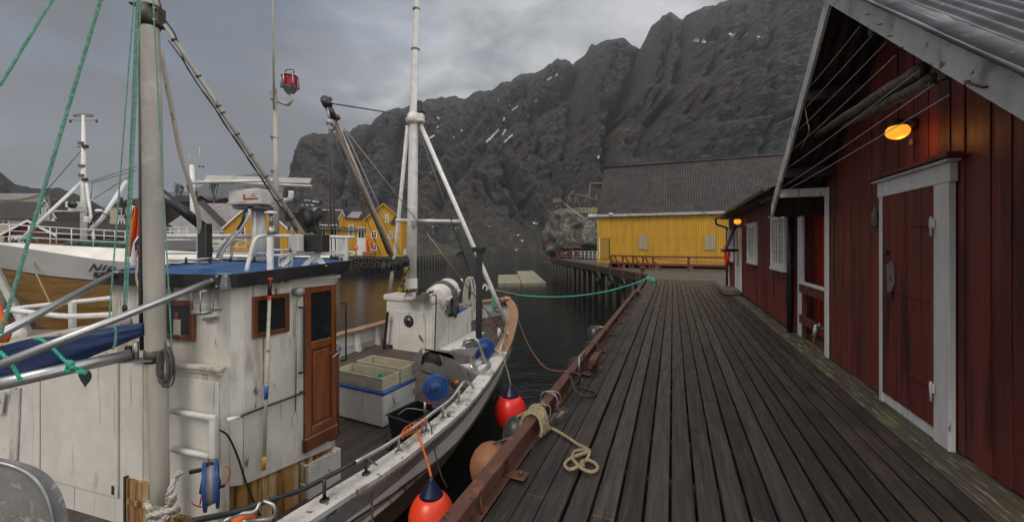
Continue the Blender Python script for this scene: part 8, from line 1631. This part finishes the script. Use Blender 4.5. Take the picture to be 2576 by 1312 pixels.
# left: cream house, red sheds, dark sheds
d = 62; zb = zat(640, d); Fh = frame(*gpt(-60, d), .0, zb); hh = lambda py: zat(py, d) - zb
gable_house('cream_house', 'cream house with long dark roof at the far left', Fh, (96 + 60) / F_PX * d, 7, hh(548), hh(503), 'cream_wall', 'roof_brown', 'x', wins=[((9 + 60) / F_PX * d, hh(562), 1.6, .55)], trim=None, ov=.3)
Fh = frame(*gpt(88, d - 1), 0, zb); gable_house('cream_gable', 'pale gabled house front beside the cream house at far left', Fh, 54 / F_PX * d, 7, hh(548), hh(505), 'hull_grey', 'roof_brown', 'y', wins=[(((100 - 88)) / F_PX * d, hh(540), .7, .9), ((122 - 88) / F_PX * d, hh(540), .7, .9)], ov=.15)
d = 75; Fh = frame(*gpt(-70, d), 0, zat(560, d)); gable_house('grey_roof_house', 'house with pale grey metal roof above the cream house', Fh, 118 / F_PX * d, 7, zat(502, d) - zat(560, d), zat(482, d) - zat(560, d), 'cream_wall', 'roof_pale', 'x', trim=None)
d = 34; zb = zat(640, d); Fh = frame(*gpt(12, d), 0, zb); hh = lambda py: zat(py, d) - zb
gable_house('red_boathouse', 'dark red boathouse with white rimmed gable behind the bow rail', Fh, 132 / F_PX * d, 8, hh(590), hh(556), 'red_shed', 'roof_brown', 'y', wins=[(.7, hh(606), .45, .4), (1.4, hh(606), .45, .4)], ov=.25)
d = 44; zb = zat(640, d); Fh = frame(*gpt(124, d), 0, zb); hh = lambda py: zat(py, d) - zb
gable_house('red_shed', 'small dark red shed in the village near the power pole', Fh, 30 / F_PX * d, 5, hh(570), hh(552), 'red_shed', 'roof_dark', 'y', ov=.2)
gable_house('dark_shed', 'long black roofed shed behind the mast of the second boat', frame(*gpt(152, 46), 0, zat(640, 46)), 190 / F_PX * 46, 8, zat(588, 46) - zat(640, 46), zat(562, 46) - zat(640, 46), 'soffit', 'black_paint', 'x', trim=None)
d = 66; zb = zat(575, d); Fh = frame(*gpt(277, d), .08, zb); hh = lambda py: zat(py, d) - zb
gable_house('cream_block', 'tall cream two storey house with flat dark roof left of the mast', Fh, 90 / F_PX * d, 8, hh(518), hh(494), 'cream_wall', 'roof_dark', 'x', wins=[(1.8, hh(541), .95, 1.0), (4.2, hh(541), .95, 1.0), (1.8, hh(566), .8, .8)], trim=None, ov=.25)
d = 80; gable_house('dark_house', 'low dark house between the bare trees on the ridge', frame(*gpt(500, d), 0, zat(512, d)), 42 / F_PX * d, 5, .6, 1.4, 'soffit', 'roof_dark', 'x', trim=None, zb=-6)
gable_house('dark_house', 'dark house with black chimney left of the first bare tree', frame(*gpt(415, 70), 0, zat(520, 70)), 60 / F_PX * 70, 5, 1.0, 2.2, 'soffit', 'roof_dark', 'x', trim=None, zb=-6, chim=[(3.2, 2.5)])
# power pole and lines
m = MB(); m.tube([Pd(136, 620, 60), Pd(122, 492, 60)], .14, 'pole_bark', 6); m.tube([Pd(112, 500, 60), Pd(134, 497, 60)], .06, 'pole_bark', 5); m.build('power_pole', F=Matrix.Translation(Pd(136, 620, 60)), label='wooden power pole leaning slightly behind the second boat', cat='power pole')
for k, (a_, b_) in enumerate((((-60, 478), (122, 495)), ((122, 496), (300, 520)), ((-60, 484), (122, 499)), ((122, 499), (210, 494)), ((-60, 500), (124, 508)))):
    m = MB(); m.tube(sagline(Pd(*a_, 60), Pd(*b_, 60), .5, 10), .022, 'wire', 4); m.build('power_line', F=Matrix.Translation(Pd(*a_, 60)), label=['upper power line from the left edge to the pole', 'power line from the pole towards the mast of the boat', 'second power line from the left edge to the pole', 'short power line rising right from the pole', 'lowest power line at the left edge'][k], cat='power line', group='power lines over the village')
# street lamp
c = Pd(672, 531, 70); m = MB(); m.tube([Pd(676, 560, 70), Pd(668, 531, 70)], .07, 'pole_bark', 5); m.tube([Pd(650, 532, 70), c], .05, 'pole_bark', 5); m.ball(c, (.35, .3, .2), 'lamp_glow_far', 10); m.build('street_lamp', F=Matrix.Translation(Pd(676, 560, 70)), label='small lit street lamp on the hillside left of the radar', cat='street lamp')
# bare trees
def bare_tree(px, py, d, h, lab, seed):
    random.seed(seed); base = Pd(px, py, d); t = thing('bare_tree', Matrix.Translation(base), lab, 'tree', 'leafless trees in the village'); tr = MB(); cr = MB()
    tr.tube([base - Vector((0, 0, 2)), base + Vector((.05, 0, h * .3))], [.20, .12], 'twig', 6)
    def br(p, d_, L, r, n):
        q = p + d_ * L; (cr if n < 5 else tr).tube([p, p.lerp(q, .5) + Vector((random.uniform(-.04, .04), 0, 0)) * L, q], [r, r * .6], 'twig', 4)
        if n == 0: return
        for k in range(3 if n > 1 else 4):
            a_ = Vector((random.uniform(-.6, .6), random.uniform(-.5, .5), random.uniform(.5, 1.1))).normalized(); dd = (d_ * .55 + a_ * .6).normalized(); br(p.lerp(q, random.uniform(.55, 1)), dd, L * random.uniform(.55, .8), max(.016, r * .6), n - 1)
    for k in range(4): br(base + Vector((0, 0, h * .2 + .05 * k * h)), Vector((random.uniform(-.5, .5), random.uniform(-.3, .3), 1)).normalized(), h * .38, .07, 4)
    tr.build('trunk', t); cr.build('crown', t)
bare_tree(449, 516, 72, 3.2, 'leafless bushy tree just right of the mast', 1); bare_tree(479, 516, 74, 3.4, 'leafless tree between the mast pipes', 2); bare_tree(538, 516, 72, 3.9, 'leafless tree above the pale shed roof', 3); bare_tree(318, 568, 60, 3.6, 'bare shrub in front of the tall cream house', 4)
random.seed(11)
# village quay with piles and tyres
m = MB(); qa, qb = Pd(830, 645, 56), Pd(1016, 645, 56); za = zat(645, 56); m.box(None, (qa.x, 55.6, za - .35), (qb.x, 58.5, za), 'pile_wood'); m.box(None, (qa.x - 30, 56.6, WATER - 1), (qb.x, 57, za - .3), 'black_rubber'); m.build('village_quay', kind='structure')
for k in range(9): x = qa.x + 3.8 + k * .95; m = MB(); m.tube([Vector((x, 55.7, WATER - .5)), Vector((x, 55.7, za - .1))], .13, 'pile_wood', 7); m.build('quay_pile', F=Matrix.Translation((x, 55.7, WATER)), label='dark wooden pile under the quay of the yellow houses', cat='piling', group='piles of the village quay')
for r_, row in ((0, (0, 1, 2, 3, 4, 5, 6)), (1, (0, 1, 2, 3, 4))):
    for k in row: tyre(Vector((Pd(898 + 17 * k + 6 * r_, 0, 55.5).x, 55.45, zat(655 + 13 * r_, 55.5))), (0, 1, 0), .40, .12, name='tyre_fender', label='black tyre hanging on the quay in front of the yellow houses', cat='tyre', group='tyres on the village quay')
m = MB(); ja, jb = Pd(1012, 641, 62), Pd(1124, 637, 82); zj = zat(640, 68); m.slab([Vector((ja.x, ja.y, zj)), Vector((jb.x, jb.y, zj)), Vector((jb.x + .5, jb.y + 4, zj)), Vector((ja.x, ja.y + 4, zj))], (0, 0, -.35), 'grey_wood'); m.build('jetty_deck', kind='structure')
for k in range(15): q = Vector((ja.x, ja.y, 0)).lerp(Vector((jb.x, jb.y, 0)), (k + .5) / 15); m = MB(); m.tube([Vector((q.x, q.y, WATER - .5)), Vector((q.x, q.y, zj - .2))], .14, 'pile_wood', 7); m.build('jetty_pile', F=Matrix.Translation((q.x, q.y, WATER)), label='thin wooden pile under the grey jetty right of the yellow houses', cat='piling', group='piles of the grey jetty')
m = MB(); q = Pd(*R4y(1275, 1045), 55.8); F_ = frame(q.x, q.y, 0, za); m.box(F_, (-.8, -.3, 0), (.9, .5, .7), 'rust_bright', None, .05); m.tube([F_ @ Vector((0, 0, .7)), F_ @ Vector((-.3, 0, 2.2)), F_ @ Vector((.35, 0, 2.9)), F_ @ Vector((.5, 0, 1.2))], .14, 'fender_orange', 7); m.build('orange_crane', F=F_, label='small orange red loader crane on the village quay', cat='crane')
m = MB(); q = Pd(*R4y(1170, 1010), 56.5); m.tube([Vector((q.x, q.y, za)), Vector((q.x, q.y, q.z))], .05, 'galv', 6); m.lathe(q, q + Vector((0, -.06, 0)), [(0, .3), (1, .3)], 'fender_red', 16); m.box(Matrix.Translation(q + Vector((0, -.075, 0))), (-.2, -.01, -.05), (.2, .01, .05), 'white_wood'); m.build('road_sign', F=Matrix.Translation((q.x, q.y, za)), label='round red no entry sign on the village quay', cat='sign')
m = MB(); q = Pd(1545 * .3069 + 536.6 + 0, 640, 58); m.box(frame(Pd(1012, 0, 58).x, 58, 0, za), (-.7, 0, 0), (.3, 2, 1.1), 'clean_white', None, .2); m.box(frame(Pd(1012, 0, 58).x, 58, 0, za), (-.6, -.01, .6), (.2, .0, 1.0), 'glass_dark'); m.build('parked_van', F=frame(Pd(1012, 0, 58).x, 58, 0, za), label='pale van partly showing beside the tall yellow house', cat='van')
# gulls
def gull(p, fly, ang, lab, grp):
    m = MB(); F_ = Matrix.Translation(p) @ Matrix.Rotation(ang, 4, 'Z'); m.ball(p, (.20, .09, .085), 'gull_white', 8, F_); m.ball(F_ @ Vector((.20, 0, .07)), .055, 'gull_white', 6); m.tube([F_ @ Vector((.24, 0, .07)), F_ @ Vector((.31, 0, .06))], [.018, .006], 'hose_yellow', 4)
    if fly:
        for s_ in (-1, 1): m.slab([F_ @ Vector(v) for v in ((.10, .05 * s_, .05), (.12, .35 * s_, .22), (.0, .68 * s_, .14), (-.06, .35 * s_, .19), (-.10, .05 * s_, .05))], (0, 0, -.012), 'gull_white')
    else: m.tube([F_ @ Vector((0, .03, -.06)), F_ @ Vector((0, .03, -.2))], .01, 'hose_yellow', 4); m.tube([F_ @ Vector((-.18, 0, .0)), F_ @ Vector((-.32, 0, .02))], [.05, .015], 'cable_grey', 5)
    m.build('gull', F=F_, label=lab, cat='gull', group=grp)
for i, (x_, y_) in enumerate(((730, 662), (768, 662), (812, 663), (838, 690), (893, 702), (912, 702), (940, 702), (965, 702), (1005, 704), (1030, 704), (1050, 704), (930, 828), (962, 830), (1140, 815), (755, 622), (783, 625), (822, 632), (835, 634), (850, 636), (865, 636))):
    px, py = R4y(x_, y_); gull(Pd(px, py - .5, 58.6), False, random.uniform(0, 6), 'white gull perched on the brown roof of the long yellow house', 'gulls perched on the village roofs')
fl = [(1088, 571, 46), (1163, 556, 44), (1231, 570, 60), (1303, 592, 70), (1300, 630, 60), (1085, 435, 90), (1480, 603, 64), (1420, 668 - 30, 50), (1145, 575, 55), (1314, 606, 62)]
for i, (x_, y_, d_) in enumerate(fl): gull(Pd(x_, y_, d_), True, random.uniform(0, 6), 'white gull flying over the harbour in front of the dark mountain', 'gulls in flight over the harbour')

# ---------------------------------------------------------------- thin mist over the fjord
vm_ = bpy.data.materials.new('haze'); vm_.use_nodes = True; nt = vm_.node_tree; nt.nodes.clear(); o_ = nt.nodes.new('ShaderNodeOutputMaterial'); pv = nt.nodes.new('ShaderNodeVolumePrincipled')
pv.inputs['Density'].default_value = .00024; pv.inputs['Color'].default_value = (.72, .76, .82, 1); nt.links.new(pv.outputs[0], o_.inputs['Volume']); V['haze'] = vm_
m = MB(); m.box(None, (-2600, -70, -8), (3400, 2400, 640), 'haze'); m.build('haze', kind='stuff')
